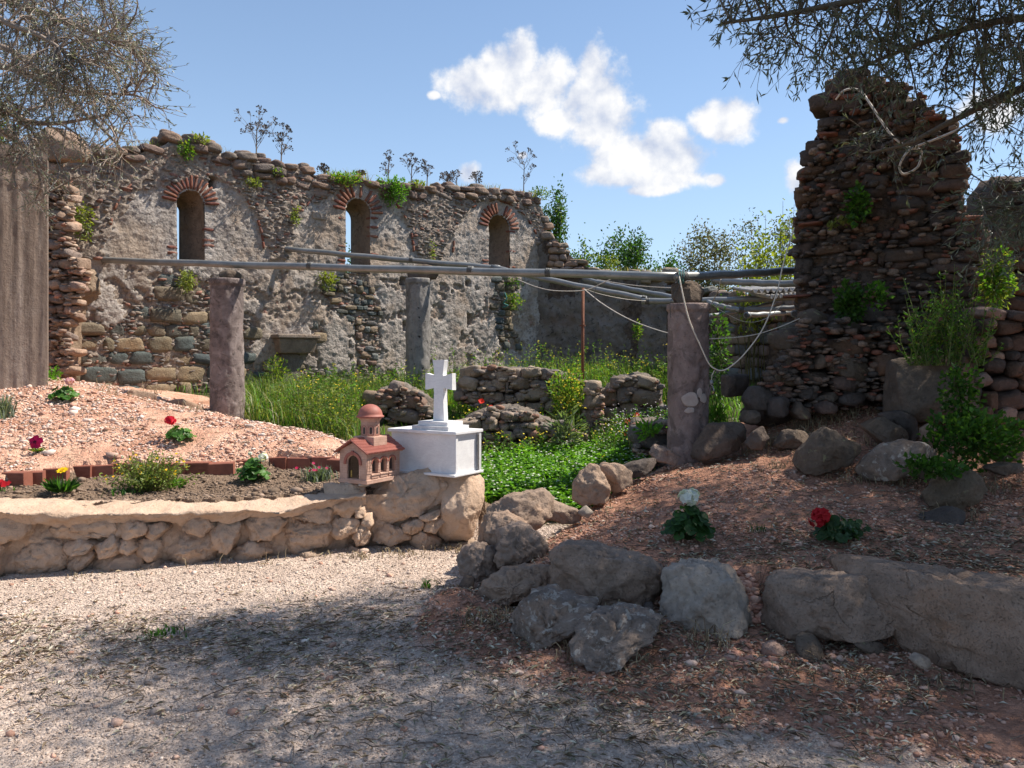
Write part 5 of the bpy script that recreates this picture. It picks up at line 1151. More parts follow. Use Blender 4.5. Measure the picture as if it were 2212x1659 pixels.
# ------------------------------------------------------------------ low ruins among the plants
def low_wall(lab, L, Y, kind, seed, hh, ww, dep=.3, cap=True):
    c = at(np.mean([p[0] for p in L]), max(p[1] for p in L), Y); e = empty('low_ruin', c, 0, lab, 'ruin wall', 'low ruined walls in the meadow')
    outline_rock('rubble_core', L, Y + .12, dep, M['mortar'], e, seed=seed, level=4, p=4, rough=.02, cuts=0, fine=.05, yb=.1)
    for j, (cx, cz, w, h) in enumerate(pack(tpoly(L, Y), hh, ww, seed, jit=.6)):
        place(random.choice(POOL[kind]), e, (0, Y, 0), (1, 0, 0), (0, -1, 0), cx, cz, w * 1.05, h * 1.05, .26, .12 + random.uniform(-.06, .06), seed * 131 + j, tilt=14)
    chips('rubble_chips', e, L, Y, int(70 + 5 * len(e.children)), seed, [(.26,.20,.16),(.22,.17,.14),(.30,.23,.17),(.25,.14,.10),(.17,.145,.13)], (.02, .2), (.04, .15))
    return e
low_wall('low dark block ruin at the foot of the grey column', [(812,900),(815,838),(870,832),(925,858),(935,905),(830,915)], 11.6, 'wallstone', 81, (.17, .24), (.3, .6))
low_wall('low rubble wall with brown stones behind the cross, upper step', [(985,830),(1010,800),(1065,792),(1120,795),(1200,800),(1262,815),(1270,900),(1140,905),(1050,885),(990,870)], 11.8, 'ruinstone', 82, (.08, .17), (.12, .32))
low_wall('lower heap of rubble right behind the marble box', [(1000,905),(1060,880),(1115,878),(1170,900),(1240,925),(1265,975),(1262,1000),(1100,985),(1010,960)], 10.4, 'ruinstone', 83, (.08, .18), (.12, .36))
low_wall('narrow pale pillar stub among yellow flowers', [(1268,835),(1290,825),(1300,850),(1296,1000),(1272,1000),(1262,900)], 11.0, 'ruinstone', 84, (.14, .22), (.14, .22), .14)
low_wall('low ruin with a flat slab on top left of the pink column', [(1305,850),(1340,815),(1400,808),(1432,822),(1436,880),(1430,960),(1310,940)], 11.3, 'ruinstone', 85, (.16, .24), (.22, .45))
low_wall('stack of dark squared blocks against the pink column', [(1368,1010),(1372,912),(1442,908),(1446,1015)], 9.3, 'wallstone', 86, (.22, .26), (.3, .42), .25)
# ------------------------------------------------------------------ pipes, post, sheet
def pipe(lab, pts, rad, collars=(), open_end=False):
    P = [np.array(p) for p in pts]; b = P[0].copy(); e = empty('pipe', b, 0, lab, 'pipe', 'steel pipes laid over the columns')
    L = [p - b for p in P]; seg = []
    for a, c in zip(L[:-1], L[1:]): seg += [a + (c - a) * t_ for t_ in np.linspace(0, 1, 24, endpoint=False)]
    seg.append(L[-1]); d_ = np.linalg.norm(L[-1] - L[0])
    seg = [q + np.array([0, 0, -.012 * math.sin(math.pi * i / len(seg)) + .004 * math.sin(i * 1.3)]) for i, q in enumerate(seg)]
    MB().tube(seg, rad, 14).build('tube', M['pipe'], e, True)
    for t_ in collars:
        q = L[0] + (L[-1] - L[0]) * t_; dv = (L[-1] - L[0]) / d_
        for m in range(3): MB().tube([q + dv * (.022 * m - .012), q + dv * (.022 * m + .006)], rad * 1.13, 12).build('wire_binding', M['wire'], e, True)
    if open_end:
        dv = (L[1] - L[0]) / np.linalg.norm(L[1] - L[0]); MB().tube([L[0] - dv * .004, L[0] + dv * .05], rad * 1.22, 14).build('socket', M['pipe'], e, True); MB().tube([L[0] - dv * .006, L[0] - dv * .002], rad * .82, 14).build('bore', M['shrinedark'], e)
    return e
pipe('long pipe from the left wall over the mauve column to the pink column', [at(188, 561, 12.3), at(1472, 597, 8.62)], .047, (.46, .72, .83))
pipe('pipe from the pink column to the dark pier, upper one', [at(1462, 598, 8.55), at(1775, 579, 10.6)], .047, (.03,))
pipe('pipe from the long wall over the pitted grey column', [at(585, 534, 14.05), at(1080, 579, 13.4)], .046, (.62, .98))
pipe('sloping pipe continuing down from the grey column', [at(1062, 577, 13.35), at(1396, 646, 12.3)], .044, (.98,))
pipe('second sloping pipe running behind towards the pink column', [at(1262, 603, 15.0), at(1460, 643, 12.6)], .042)
pipe('level pipe behind the pink column running to the pier', [at(1386, 651, 12.2), at(1745, 641, 11.4)], .044, (.03,))
pipe('pipe seen just under the upper one right of the pink column', [at(1540, 606, 11.2), at(1745, 613, 10.2)], .045)
pipe('short pipe sloping down right of the pink column', [at(1528, 653, 11.5), at(1600, 670, 11.2)], .038, (.95,))
pipe('short pipe rising to the right below the level pipe', [at(1530, 684, 11.6), at(1672, 655, 11.8)], .036)
pipe('level short pipe tied to the sloping one near the pier', [at(1590, 670, 11.1), at(1745, 662, 11.0)], .038, (.05,))
pipe('open-ended pipe pointing out beside the pier', [at(1612, 681, 10.6), at(1745, 670, 11.4)], .036, (), True)
pipe('open pipe end poking out next to the pier', [at(1716, 678, 10.0), at(1790, 672, 10.8)], .04, (), True)
po = empty('rusty_post', at(1258, 840, 11.9), 0, 'thin rusty steel post standing among yellow flowers', 'post')
hp = at(1258, 622, 11.9)[2] - po.location[2]; MB().tube([(0, 0, -.3), (.01, 0, hp)], .022, 12).build('shaft', M['rust'], po, True); MB().tube([(.004, 0, hp * .62), (.004, 0, hp * .62 + .02)], .042, 12).build('flange', M['rust'], po)
cs = empty('corrugated_sheet', at(1680, 640, 11.0), 0, 'two overlapping corrugated roofing sheets lying on the dark wall', 'roof sheet')
for u0, v0, u1, v1 in ((1622, 629, 1740, 624), (1660, 641, 1745, 634)):
    a, b = at(u0, v0, 10.9), at(u1, v1, 11.3); V = []; n = 90
    for i in range(n):
        t_ = i / (n - 1); q = a + (b - a) * t_ - np.array(cs.location)
        for k_, (dy, dz) in enumerate(((0, 0), (.9, .12))): V.append(q + np.array([0, dy, dz + .028 * math.sin(t_ * 9 * 2 * math.pi)]))
    o = mk('sheet', V, [(2 * i, 2 * i + 2, 2 * i + 3, 2 * i + 1) for i in range(n - 1)], M['asbestos'], cs, True); m = o.modifiers.new('solid', 'SOLIDIFY'); m.thickness = .008
# ------------------------------------------------------------------ cables, hose, bulb
def cable(lab, pts, rad=.006, mat='cable', name='cable', cat='cable'):
    P = spline([at(*p) for p in pts], 8); b = P[0]; V, Fc = tube([p - b for p in P], rad, 6); o = mk(name, V, Fc, M[mat], None, True); o.location = b; return tag(o, lab, cat, 'cables hanging between column and pier')
cable('pale cable hanging in a deep loop from the pink column to the pier', [(1466,592,8.46),(1470,612,8.40),(1478,650,8.36),(1490,695,8.34),(1510,740,8.34),(1530,783,8.36),(1545,797,8.36),(1562,800,8.36),(1582,789,8.36),(1612,760,8.36),(1650,706,8.4),(1678,632,8.45),(1690,578,8.5),(1702,535,8.55),(1716,492,8.7)], .0075)
cable('short pale cable end hanging from the upper pipe right of the pink column', [(1557,604,8.5),(1552,625,8.7),(1543,645,8.9),(1533,663,9.0)], .006)
cable('thin pale cable sagging from the rusty post to behind the pink column', [(1262,625,11.8),(1300,655,11.2),(1350,685,10.4),(1400,706,9.9),(1450,721,9.4),(1500,730,9.2),(1540,732,9.1),(1620,725,9.0),(1680,708,8.9),(1732,686,8.8)], .006)
cable('slack pale cables drooping under the long pipe near the post', [(1118,604,12.6),(1160,620,12.3),(1200,628,12),(1262,627,11.8),(1300,612,11.6),(1330,598,11.4)], .006)
cable('thin wire trailing from the post along the sloping pipe', [(1262,624,11.8),(1300,636,11.7),(1350,646,11.9),(1395,650,12.1)], .004)
cable('pale cable running level under the long pipe to the capping block', [(1290,604,11.2),(1350,614,10.6),(1400,619,10),(1455,622,9.1)], .005)
cable('short wire hook dangling under the long pipe', [(1272,606,11.2),(1288,612,11.2),(1284,640,11.2),(1296,655,11.2)], .004, 'wire')
cable('thin wire sagging right of the pink column', [(1534,655,9.2),(1570,678,9.2),(1610,695,9.2),(1650,690,9.2),(1690,660,9.2)], .003)
cable('pale hose looped over the twigs on the pier', [(1806,215,8.2),(1820,198,8.1),(1841,192,8.05),(1862,200,8.0),(1882,228,7.9),(1924,290,7.8),(1962,318,7.75),(1985,322,7.7),(1990,332,7.7),(1982,361,7.7),(1953,376,7.7),(1943,361,7.7),(1957,332,7.66),(1978,317,7.64),(2028,298,7.5),(2082,273,7.3),(2153,228,7.1),(2215,184,6.9),(2300,120,6.6)], .011, 'hose', 'hose', 'hose')
# wire windings and blue-green cord at the pink column
wd = empty('wire_winding', at(1468, 600, 8.5), 0, 'dark wire and green cord tied round the pipe on the pink column', 'wire')
for j in range(7): 
    a = [np.array([.02 * math.sin(j * 2.1 + t_ * .5) - .02 + .008 * j, -.062 * math.cos(t_), .062 * math.sin(t_)]) for t_ in np.linspace(0, 2 * math.pi, 14)]
    MB().tube(a, .005, 5, False).build('turn', M['greenrope' if j % 3 == 0 else 'wire'], wd, True)
MB().tube([(0, -.05, -.06), (-.06, -.05, -.16), (-.11, -.04, -.28), (-.10, -.04, -.42)], .004, 5).build('loose_end', M['wire'], wd); MB().tube([(0, -.03, .05), (.02, -.02, .12), (-.01, 0, .15)], .005, 5).build('loose_end', M['greenrope'], wd)
lb = empty('light_bulb', at(1537, 800, 8.36), 0, 'bare glass light bulb hanging on a cord beside the pink column', 'light bulb')
k_ = 8.36 / F; MB().tube([(.03, 0, 0), (.005, 0, -.05), (0, 0, -.10)], .004, 6).build('cord', M['cable'], lb); MB().lathe([(.012, -.10), (.020, -.105), (.020, -.145), (.016, -.15)], 12).build('socket', M['metal'], lb, True)
MB().lathe([(.014, -.15), (.018, -.165), (.030, -.195), (.034, -.215), (.030, -.238), (.016, -.252), (.002, -.256)], 16).build('bulb', M['glass'], lb, True)
cd = cable('shred of blue-green net caught on the ruined wall', [(1090,632,15.2),(1094,645,15.2),(1088,655,15.2),(1097,660,15.2),(1086,664,15.2)], .012, 'greenrope', 'net_scrap', 'net')
# ------------------------------------------------------------------ plant geometry (numpy)
class Veg:
    def __init__(s): s.V = []; s.F = []; s.C = []; s.n = 0
    def add(s, V, Fc, C):
        s.V.append(np.asarray(V, float)); s.F.append(np.asarray(Fc) + s.n); C = np.asarray(C, float)
        s.C.append(np.repeat(C[None], len(V), 0) if C.ndim == 1 else C); s.n += len(V); return s
    def build(s, name, mat, parent=None, smooth=False):
        V = np.concatenate(s.V); 
        if parent is not None: V = V - np.array(parent.location)
        return mk(name, V, np.concatenate(s.F), mat, parent, smooth, np.concatenate(s.C))
def unit(a): return a / (np.linalg.norm(a, axis=-1, keepdims=True) + 1e-9)
def vary(r_, cols, n, amt=.25):
    c = np.array(cols)[r_.integers(len(cols), size=n)]; return c * (1 + r_.uniform(-amt, amt, (n, 1)))
def leaves(vg, r_, P, D, L, Wd, cols, up=None, amt=.25, cup=.12):
    """quad leaves (as two triangles folded along the rib) at P pointing along D"""
    n = len(P); D = unit(np.asarray(D, float)); L = np.broadcast_to(L, n)[:, None]; Wd = np.broadcast_to(Wd, n)[:, None]
    A = unit(np.cross(D, r_.normal(size=(n, 3)) if up is None else np.broadcast_to(up, (n, 3)) + r_.normal(size=(n, 3)) * .35)); Nn = np.cross(A, D)
    m = P + D * L * .5 + Nn * L * cup * .5
    V = np.stack([P, m + A * Wd / 2 + Nn * Wd * .2, P + D * L, m - A * Wd / 2 + Nn * Wd * .2], 1).reshape(-1, 3)
    k = np.arange(n)[:, None] * 4; Fc = np.concatenate([k + np.array([[0, 1, 2]]), k + np.array([[0, 2, 3]])])
    vg.add(V, Fc, np.repeat(vary(r_, cols, n, amt), 4, 0))
def blades(vg, r_, P, Hh, Wd, cols, lean=.35, amt=.3):
    n = len(P); a = r_.uniform(0, 6.283, n); d_ = np.stack([np.cos(a), np.sin(a), np.zeros(n)], 1); ln = r_.uniform(.1, 1, n)[:, None] * lean; Hh = np.broadcast_to(Hh, n)[:, None]; Wd = np.broadcast_to(Wd, n)[:, None]
    sd_ = np.stack([-np.sin(a + r_.normal(size=n)), np.cos(a), np.zeros(n)], 1); up = np.array([0, 0, 1.])
    m = P + up * Hh * .6 + d_ * ln * Hh * .35; t_ = P + up * Hh * (1 - ln * .35) + d_ * ln * Hh * 1.1
    V = np.stack([P - sd_ * Wd / 2, P + sd_ * Wd / 2, m - sd_ * Wd * .4, m + sd_ * Wd * .4, t_], 1).reshape(-1, 3)
    k = np.arange(n)[:, None] * 5; Fc = np.concatenate([k + np.array([[0, 1, 3]]), k + np.array([[0, 3, 2]]), k + np.array([[2, 3, 4]])])
    vg.add(V, Fc, np.repeat(vary(r_, cols, n, amt), 5, 0))
def stick(vg, pts, rad, col, n=3):
    V, Fc = tube(pts, rad, n, False); Fc = np.array(Fc); vg.add(V, np.concatenate([Fc[:, :3], Fc[:, [0, 2, 3]]]), col)
def disc(vg, c, nrm, r, cols, r_, n=5, cup=.25, jag=.35):
    """a simple open flower"""
    nrm = unit(np.asarray(nrm, float)); a = unit(np.cross(nrm, [.3, .5, .8])); b = np.cross(nrm, a); m = n * 2
    th = np.arange(m) * 2 * math.pi / m; rr = r * np.where(np.arange(m) % 2, 1 - jag, 1.0)
    V = np.concatenate([[c], c + a * (np.cos(th) * rr)[:, None] + b * (np.sin(th) * rr)[:, None] + nrm * r * cup]); Fc = np.array([(0, 1 + i, 1 + (i + 1) % m) for i in range(m)])
    vg.add(V, Fc, vary(r_, cols, 1, .15)[0])
def rleaf(vg, c, nrm, r, cols, r_):
    """rounded, scalloped geranium leaf"""
    nrm = unit(np.asarray(nrm, float)); a = unit(np.cross(nrm, r_.normal(size=3))); b = np.cross(nrm, a); m = 14
    th = np.linspace(.25, 2 * math.pi - .25, m); rr = r * (1 + .10 * np.cos(th * 7)) ; z = .18 * r * np.cos(th * 3.5)
    V = np.concatenate([[c], c + a * (np.cos(th) * rr)[:, None] + b * (np.sin(th) * rr)[:, None] + nrm * (r * .22 + z)[:, None]]); Fc = np.array([(0, 1 + i, 2 + i) for i in range(m - 1)])
    cc = np.repeat(vary(r_, cols, 1, .2), m + 1, 0); cc[1:] *= 1.15; vg.add(V, Fc, cc)
GREEN = [(.055,.13,.022),(.075,.165,.028),(.045,.105,.02)]
BRIGHT = [(.12,.28,.03),(.16,.33,.04),(.10,.23,.03)]
YGREEN = [(.22,.27,.05),(.28,.31,.06),(.17,.23,.05)]
DRY = [(.36,.28,.17),(.28,.21,.13),(.42,.35,.23),(.22,.155,.10)]
OLIVE = [(.115,.135,.085),(.15,.165,.11),(.085,.105,.06),(.20,.215,.16)]
# ------------------------------------------------------------------ meadow
def gpts(r_, n, poly, zoff=0):
    P = np.array(poly); lo, hi = P.min(0), P.max(0); out = []
    x = r_.uniform(lo[0], hi[0], n * 3); y = r_.uniform(lo[1], hi[1], n * 3); ok = inside(poly, x, y) & (wat(w_pink, x, y) < .5) & (wat(w_soil, x, y) < .5)
    x, y = x[ok][:n], y[ok][:n]; return np.stack([x, y, H(x, y) + zoff], 1)
r_ = np.random.default_rng(31)
MEADOW = [(-6.6, 11.7), (-3.6, 11.4), (-2.2, 9.6), (-1.4, 8.8), (-.7, 8.1), (.0, 7.75), (.55, 7.6), (1.2, 8.3), (1.8, 9.2), (3.0, 10.5), (4.5, 12), (2.8, 15.8), (.8, 16.1), (-4, 13.5), (-6.6, 12.2)]
vg = Veg()
P = gpts(r_, 15000, MEADOW); dn = np.array([mnoise.fractal(Vector((p[0] * .9, p[1] * .9, 3)), .6, 2, 3) for p in P]); P = P[dn > -.25]
blades(vg, r_, P, r_.uniform(.07, .26, len(P)), .013, GREEN + BRIGHT + YGREEN[:1], .8)
P = gpts(r_, 6500, [(-3.9, 11.2), (-2.4, 9.6), (-1.75, 9.3), (-2.1, 11.5), (-1.2, 12.4), (-1.5, 14.3), (-4.5, 12.7)]); blades(vg, r_, P, r_.uniform(.12, .55, len(P)), .010, BRIGHT + YGREEN + GREEN + [(.32,.33,.16),(.38,.36,.2)], .8)
P = gpts(r_, 5000, [(-1, 12.5), (3.5, 12.5), (2.8, 15.7), (.8, 16), (-2, 14.4)]); blades(vg, r_, P, r_.uniform(.15, .5, len(P)), .013, YGREEN + BRIGHT + GREEN, .6)
tag(vg.build('meadow_grass', M['leaf']), 'tall green and yellowish grass growing over the ruin floor', 'grass', kind='stuff')
# clover carpet
vg = Veg(); CL = [(-.5, 8.1), (.05, 7.7), (.62, 7.55), (1.3, 8.35), (1.75, 9.2), (1.9, 10.2), (.6, 10.3), (-.2, 9.9), (-.7, 9.2)]
P = gpts(r_, 9000, CL); P[:, 2] += np.abs(r_.normal(size=len(P))) * .05 + .05 + .09 * np.array([mnoise.noise(Vector((p[0] * 3, p[1] * 3, 1))) for p in P])
for q in range(3):
    a = r_.uniform(0, 6.28, len(P)); leaves(vg, r_, P, np.stack([np.cos(a), np.sin(a), r_.uniform(-.1, .7, len(P))], 1), r_.uniform(.03, .055, len(P)), .034, BRIGHT + [(.09,.24,.02),(.20,.38,.05)], up=(0, 0, 1), cup=.1)
CL2 = [(.5, 7.3), (.75, 7.2), (1.6, 8.2), (2.0, 9.2), (1.7, 9.3), (1.2, 8.4)]; Pq = gpts(r_, 1400, CL2); Pq[:, 2] += .06 + np.abs(r_.normal(size=len(Pq))) * .04; a = r_.uniform(0, 6.28, len(Pq)); leaves(vg, r_, Pq, np.stack([np.cos(a), np.sin(a), r_.uniform(0, .8, len(Pq))], 1), .05, .036, BRIGHT, up=(0, 0, 1))
P2 = gpts(r_, 420, CL, .17); 
for p in P2: disc(vg, p + r_.normal(size=3) * .02, (0, -.3, 1), .014, [(.75,.76,.66)], r_, 4)
tag(vg.build('clover', M['leaf']), 'bright green clover carpet with tiny white flowers', 'clover', kind='stuff')
# weeds with small leaves and yellow or white flower heads
def weeds(vg, fl, r_, pts, hh, nleaf, lcol, fcol, ll=.05, lw=.02, fr=.014, pf=.8, stemc=(.16,.20,.06), spread=.25):
    for p in pts:
        h = r_.uniform(*hh); a = r_.uniform(0, 6.28); lean = r_.uniform(0, spread) * h; t_ = p + np.array([math.cos(a) * lean, math.sin(a) * lean, h]); m = (p + t_) / 2 + np.array([0, 0, h * .06]) + r_.normal(size=3) * h * .04
        stick(vg, [p, m, t_], [.005, .004, .002], np.array(stemc) * r_.uniform(.7, 1.3))
        k = r_.random(nleaf); k = k[k > .12]; q = np.where((k < .5)[:, None], p + (m - p) * (k * 2)[:, None], m + (t_ - m) * (k * 2 - 1)[:, None]); aa = r_.uniform(0, 6.28, len(k))
        leaves(vg, r_, q, np.stack([np.cos(aa), np.sin(aa), r_.uniform(-.1, .9, len(k))], 1), ll * r_.uniform(.6, 1.3, len(k)), lw, lcol)
        if fcol and r_.random() < pf:
            for j in range(r_.integers(1, 4)): disc(fl, t_ + r_.normal(size=3) * .035, (r_.normal() * .4, -.4, 1), fr * r_.uniform(.7, 1.2), fcol, r_)
vg, fl = Veg(), Veg(); YF = [(.72,.52,.03),(.80,.62,.05)]
weeds(vg, fl, r_, gpts(r_, 360, [(-3.4, 11.2), (-2.3, 10.0), (-1.9, 10.2), (-2.2, 11.6), (-1.0, 12.5), (-.9, 13.8), (-2.8, 13.2)]), (.25, .65), 18, BRIGHT + YGREEN + GREEN, YF, pf=.12)
weeds(vg, fl, r_, gpts(r_, 330, [(-.9, 12.2), (2.9, 12.4), (2.6, 15.6), (.8, 15.9), (-1.6, 14.6)]), (.3, .8), 18, YGREEN + BRIGHT, YF, pf=.25)
weeds(vg, fl, r_, gpts(r_, 150, [(-.4, 10.2), (1.9, 10.2), (2.6, 12.2), (-.6, 12.2)]), (.15, .45), 16, GREEN + YGREEN, YF, pf=.4)
weeds(vg, fl, r_, gpts(r_, 70, [(-.4, 9.7), (1.3, 9.8), (1.5, 10.3), (-.5, 10.3)]), (.12, .35), 18, GREEN + YGREEN + BRIGHT, YF, pf=.4)
weeds(vg, fl, r_, gpts(r_, 90, [(-.9, 11), (1.6, 11), (1.6, 11.7), (-.9, 11.7)]), (.12, .35), 18, YGREEN + BRIGHT, YF, pf=.6)
weeds(vg, fl, r_, gpts(r_, 70, [(-2.9, 10.6), (-2.0, 9.9), (-2.05, 11.4), (-2.7, 11.5)]), (.3, .7), 20, YGREEN, YF, pf=.3)
weeds(vg, fl, r_, gpts(r_, 150, [(1.0, 9.2), (1.9, 9.4), (2.4, 11), (1.2, 10.8)]), (.25, .5), 14, GREEN + BRIGHT, [(.55,.50,.55),(.70,.66,.68)], pf=.9, fr=.010)
tag(vg.build('wild_weeds', M['leaf']), 'leafy wild weeds with upright stems among the low ruins', 'weeds', kind='stuff'); tag(fl.build('weed_flowers', M['petal']), 'scattered small yellow wildflower heads among the low ruins', 'wildflowers', kind='stuff')
# poppies: one can count them
for i, (u, v, Y) in enumerate([(1040,868,11.3),(1060,882,11.2),(1355,912,10.6),(1350,936,10.2),(1330,940,10.3),(1308,990,9.4),(1375,898,10.9)]):
    c = at(u, v, Y); g = float(H(c[0], c[1])); g = min(g, c[2] - .12); e = empty('poppy', (c[0], c[1], g), 0, ['poppy behind the marble cross, upper left of a close pair','poppy behind the marble cross, lower right of a close pair','upper poppy of three left of the pink column','lowest poppy of three left of the pink column','leftmost poppy of three left of the pink column','single poppy low above the clover','small poppy beside the slab-topped ruin'][i], 'poppy', 'red poppies in the meadow')
    vg = Veg(); stick(vg, [(c[0] + .02, c[1], g), (c[0] + .01, c[1], (g + c[2]) / 2), c], .004, (.12,.18,.05)); vg.build('stem', M['leaf'], e)
    vg = Veg(); disc(vg, c, (r_.normal() * .2, -.8, .6), .048, [(.72,.045,.02)], r_, 4, .45, .15); disc(vg, c + np.array([0, -.004, 0]), (.2, -.8, .6), .042, [(.62,.03,.015)], r_, 4, .35, .15); vg.build('petals', M['petal'], e)
# ------------------------------------------------------------------ plants rooted in the walls
def clump(name, lab, u, v, Y, ru, rv, n, cols, ll=.05, lw=.03, group='plants growing on the ruins', dy=.15, hang=0.0, cat='plant', fl=None):
    c = at(u, v, Y); e = empty(name, c, 0, lab, cat, group); vg = Veg(); k = Y / F; a = r_.normal(size=(n, 3)); a = a / np.linalg.norm(a, axis=1)[:, None] * r_.random((n, 1)) ** .45
    # uneven lobes
    lob = 1 + .45 * np.array([mnoise.noise(Vector(q) * 2.3 + Vector((u * .1, 0, 0))) for q in a])
    P = c + a * np.array([ru * k, dy, rv * k]) * lob[:, None]; D = a * np.array([1, 1, .6]) + np.array([0, -.5, .5 - hang]) + r_.normal(size=(n, 3)) * .4
    leaves(vg, r_, P, D, ll * r_.uniform(.6, 1.4, n), lw, cols)
    for j in range(max(5, n // 40)): q = P[r_.integers(n)]; stick(vg, [c + np.array([0, .08, -rv * k * (.3 if hang == 0 else -.6)]), (c + q) / 2 + r_.normal(size=3) * .02, q], .004, (.14,.15,.06))
    vg.build('foliage', M['leaf'], e)
    if fl:
        fv = Veg()
        for j in range(fl[0]): disc(fv, P[r_.integers(n)] + np.array([0, -.03, .02]), (0, -.7, .7), fl[2], fl[1], r_)
        fv.build('blossoms', M['petal'], e)
    return e
def wy(u, v): return float(WO[1] + WT[1] * wpx(u, v)[0]) - .12
for u, v, ru, rv, n, cols, lab, hg in (
 (845,412,38,34,900,BRIGHT,'bright green bush hanging over the top of the long wall',.5),(735,388,55,16,500,YGREEN+BRIGHT,'low green growth on the wall top left of the bright bush',0),(403,325,16,20,220,YGREEN+BRIGHT,'small green tuft on the wall top above the first window',.4),
 (405,605,15,26,220,YGREEN,'yellowish trailing plant below the first window',.9),(708,606,22,22,260,YGREEN,'yellowish shrub on the ledge below the second window',0),(1106,652,24,18,320,BRIGHT+YGREEN,'bright tuft in a break of the plaster right of the grey column',0),
 (1105,612,22,12,140,GREEN,'dark green tuft under the third window',.3),(1377,716,10,22,240,BRIGHT+YGREEN,'bright tuft on the shaded rear wall',.2),(180,480,18,40,260,YGREEN,'yellow-green trailing plant on the broken wall end',.8),(640,468,8,22,110,YGREEN,'thin yellow-green creeper between the first two windows',.7),
 (935,545,6,26,90,YGREEN,'thin creeper between the second and third windows',.6),(1322,572,16,22,180,YGREEN,'upright yellow-green tuft on the rear wall top',0),(430,302,20,10,140,YGREEN,'yellowish moss tuft on the highest stones of the wall',0),(600,372,12,10,90,GREEN+YGREEN,'small tuft in the capping stones left of the second window',.3),
 (548,395,18,10,120,YGREEN,'yellow-green tuft under the thick capping stones',.4),(1165,420,26,14,220,GREEN+YGREEN,'green growth at the right end of the wall top',.1),(900,400,20,8,120,YGREEN,'low weeds right of the bright bush',0),(1290,560,26,12,200,GREEN+YGREEN,'weeds on the stepped end of the rear wall',0)):
    Y = wy(u, v) if u < 1170 else 17.2
    clump('wall_plant', lab, u, v, Y, ru, rv, n, cols, .055, .03, hang=hg)
clump('wall_plant', 'dark green shrub growing at the foot of the long wall', 598, 815, 13.0, 28, 45, 650, GREEN + YGREEN, .05, .022, dy=.25)
clump('wall_plant', 'low leafy plant at the foot of the concrete pillar', 113, 815, 10.0, 10, 22, 120, BRIGHT, .05, .03)
clump('ivy', 'ivy patch in the middle of the dark pier', 1850, 445, 8.85, 22, 42, 240, GREEN + BRIGHT[:1], .06, .05, hang=.5, cat='ivy'); clump('ivy', 'ivy low on the left of the dark pier', 1835, 655, 8.5, 30, 45, 420, GREEN, .055, .045, hang=.4, cat='ivy')
clump('ivy', 'small ivy sprig on the pier above the rubble foot', 1895, 640, 8.4, 22, 30, 160, BRIGHT + GREEN, .05, .04, cat='ivy'); clump('navelwort', 'round pale leaves growing in a crack of the pier', 1812, 484, 8.95, 26, 9, 34, [(.26,.27,.09),(.20,.22,.07)], .06, .06, dy=.06)
clump('ivy', 'ivy covering the ground below the column drum', 2105, 950, 6.95, 95, 62, 1300, GREEN + [(.06,.15,.03)], .055, .042, dy=.35, cat='ivy'); clump('ivy', 'dark ivy trailing down the column drum', 2075, 860, 7.25, 45, 80, 520, GREEN, .05, .04, dy=.12, hang=.4, cat='ivy')
clump('ivy', 'dark ivy runner between the lichen boulder and the rounded boulder', 2010, 1010, 6.3, 60, 22, 260, GREEN, .055, .045, dy=.2, cat='ivy')
clump('hanging_creeper', 'yellow-green leaves hanging at the right edge of the pier', 2155, 600, 8.6, 30, 70, 620, BRIGHT + YGREEN, .07, .035, dy=.2, hang=.6)
clump('shade_creeper', 'dark green creeper on the wall right behind the pink column', 1552, 770, 10.2, 24, 105, 600, GREEN, .055, .03, dy=.2, hang=.5); clump('ground_plant', 'dock leaves beside the dark squared blocks', 1400, 930, 9.0, 22, 18, 60, BRIGHT, .12, .045)
clump('thistle', 'grey-green thistle beside the lower rubble heap', 1225, 930, 10.0, 28, 40, 120, [(.16,.20,.12),(.12,.17,.09)], .16, .03); clump('bushy_weed', 'rounded leafy bush with yellow flowers by the rusty post', 1225, 850, 11.2, 42, 55, 1500, YGREEN + BRIGHT, .045, .025, dy=.3, fl=(80, YF, .02))
clump('ground_plant', 'grass tuft at the bottom right of the pink column', 1548, 905, 8.7, 12, 34, 120, BRIGHT, .12, .02)
# tall weeds on the drum
vg, fl = Veg(), Veg(); bp = at(2055, 790, 7.75); e = empty('tall_weed', bp, 0, 'tall feathery green weeds growing on top of the column drum', 'weeds')
for i in range(80):
    u0 = r_.uniform(1965, 2130); b = at(u0, 790, 7.75 + r_.uniform(-.15, .15)); b[2] += r_.uniform(0, .25) * (r_.random() < .4); h = r_.uniform(.35, .98) * (1 - .5 * abs(u0 - 2045) / 85); t_ = b + np.array([r_.normal() * .14, r_.normal() * .10, h]); m = (b + t_) / 2 + r_.normal(size=3) * .03
    stick(vg, [b, m, t_], [.006, .005, .002], (.20,.24,.08)); k = r_.random(26); q = b + (t_ - b) * k[:, None] + (m - (b + t_) / 2) * (4 * k * (1 - k))[:, None]; aa = r_.uniform(0, 6.28, 26)
    leaves(vg, r_, q, np.stack([np.cos(aa), np.sin(aa), r_.uniform(.2, 1.2, 26)], 1), r_.uniform(.03, .065, 26), .014, BRIGHT + GREEN + YGREEN[:1])
vg.build('foliage', M['leaf'], e)
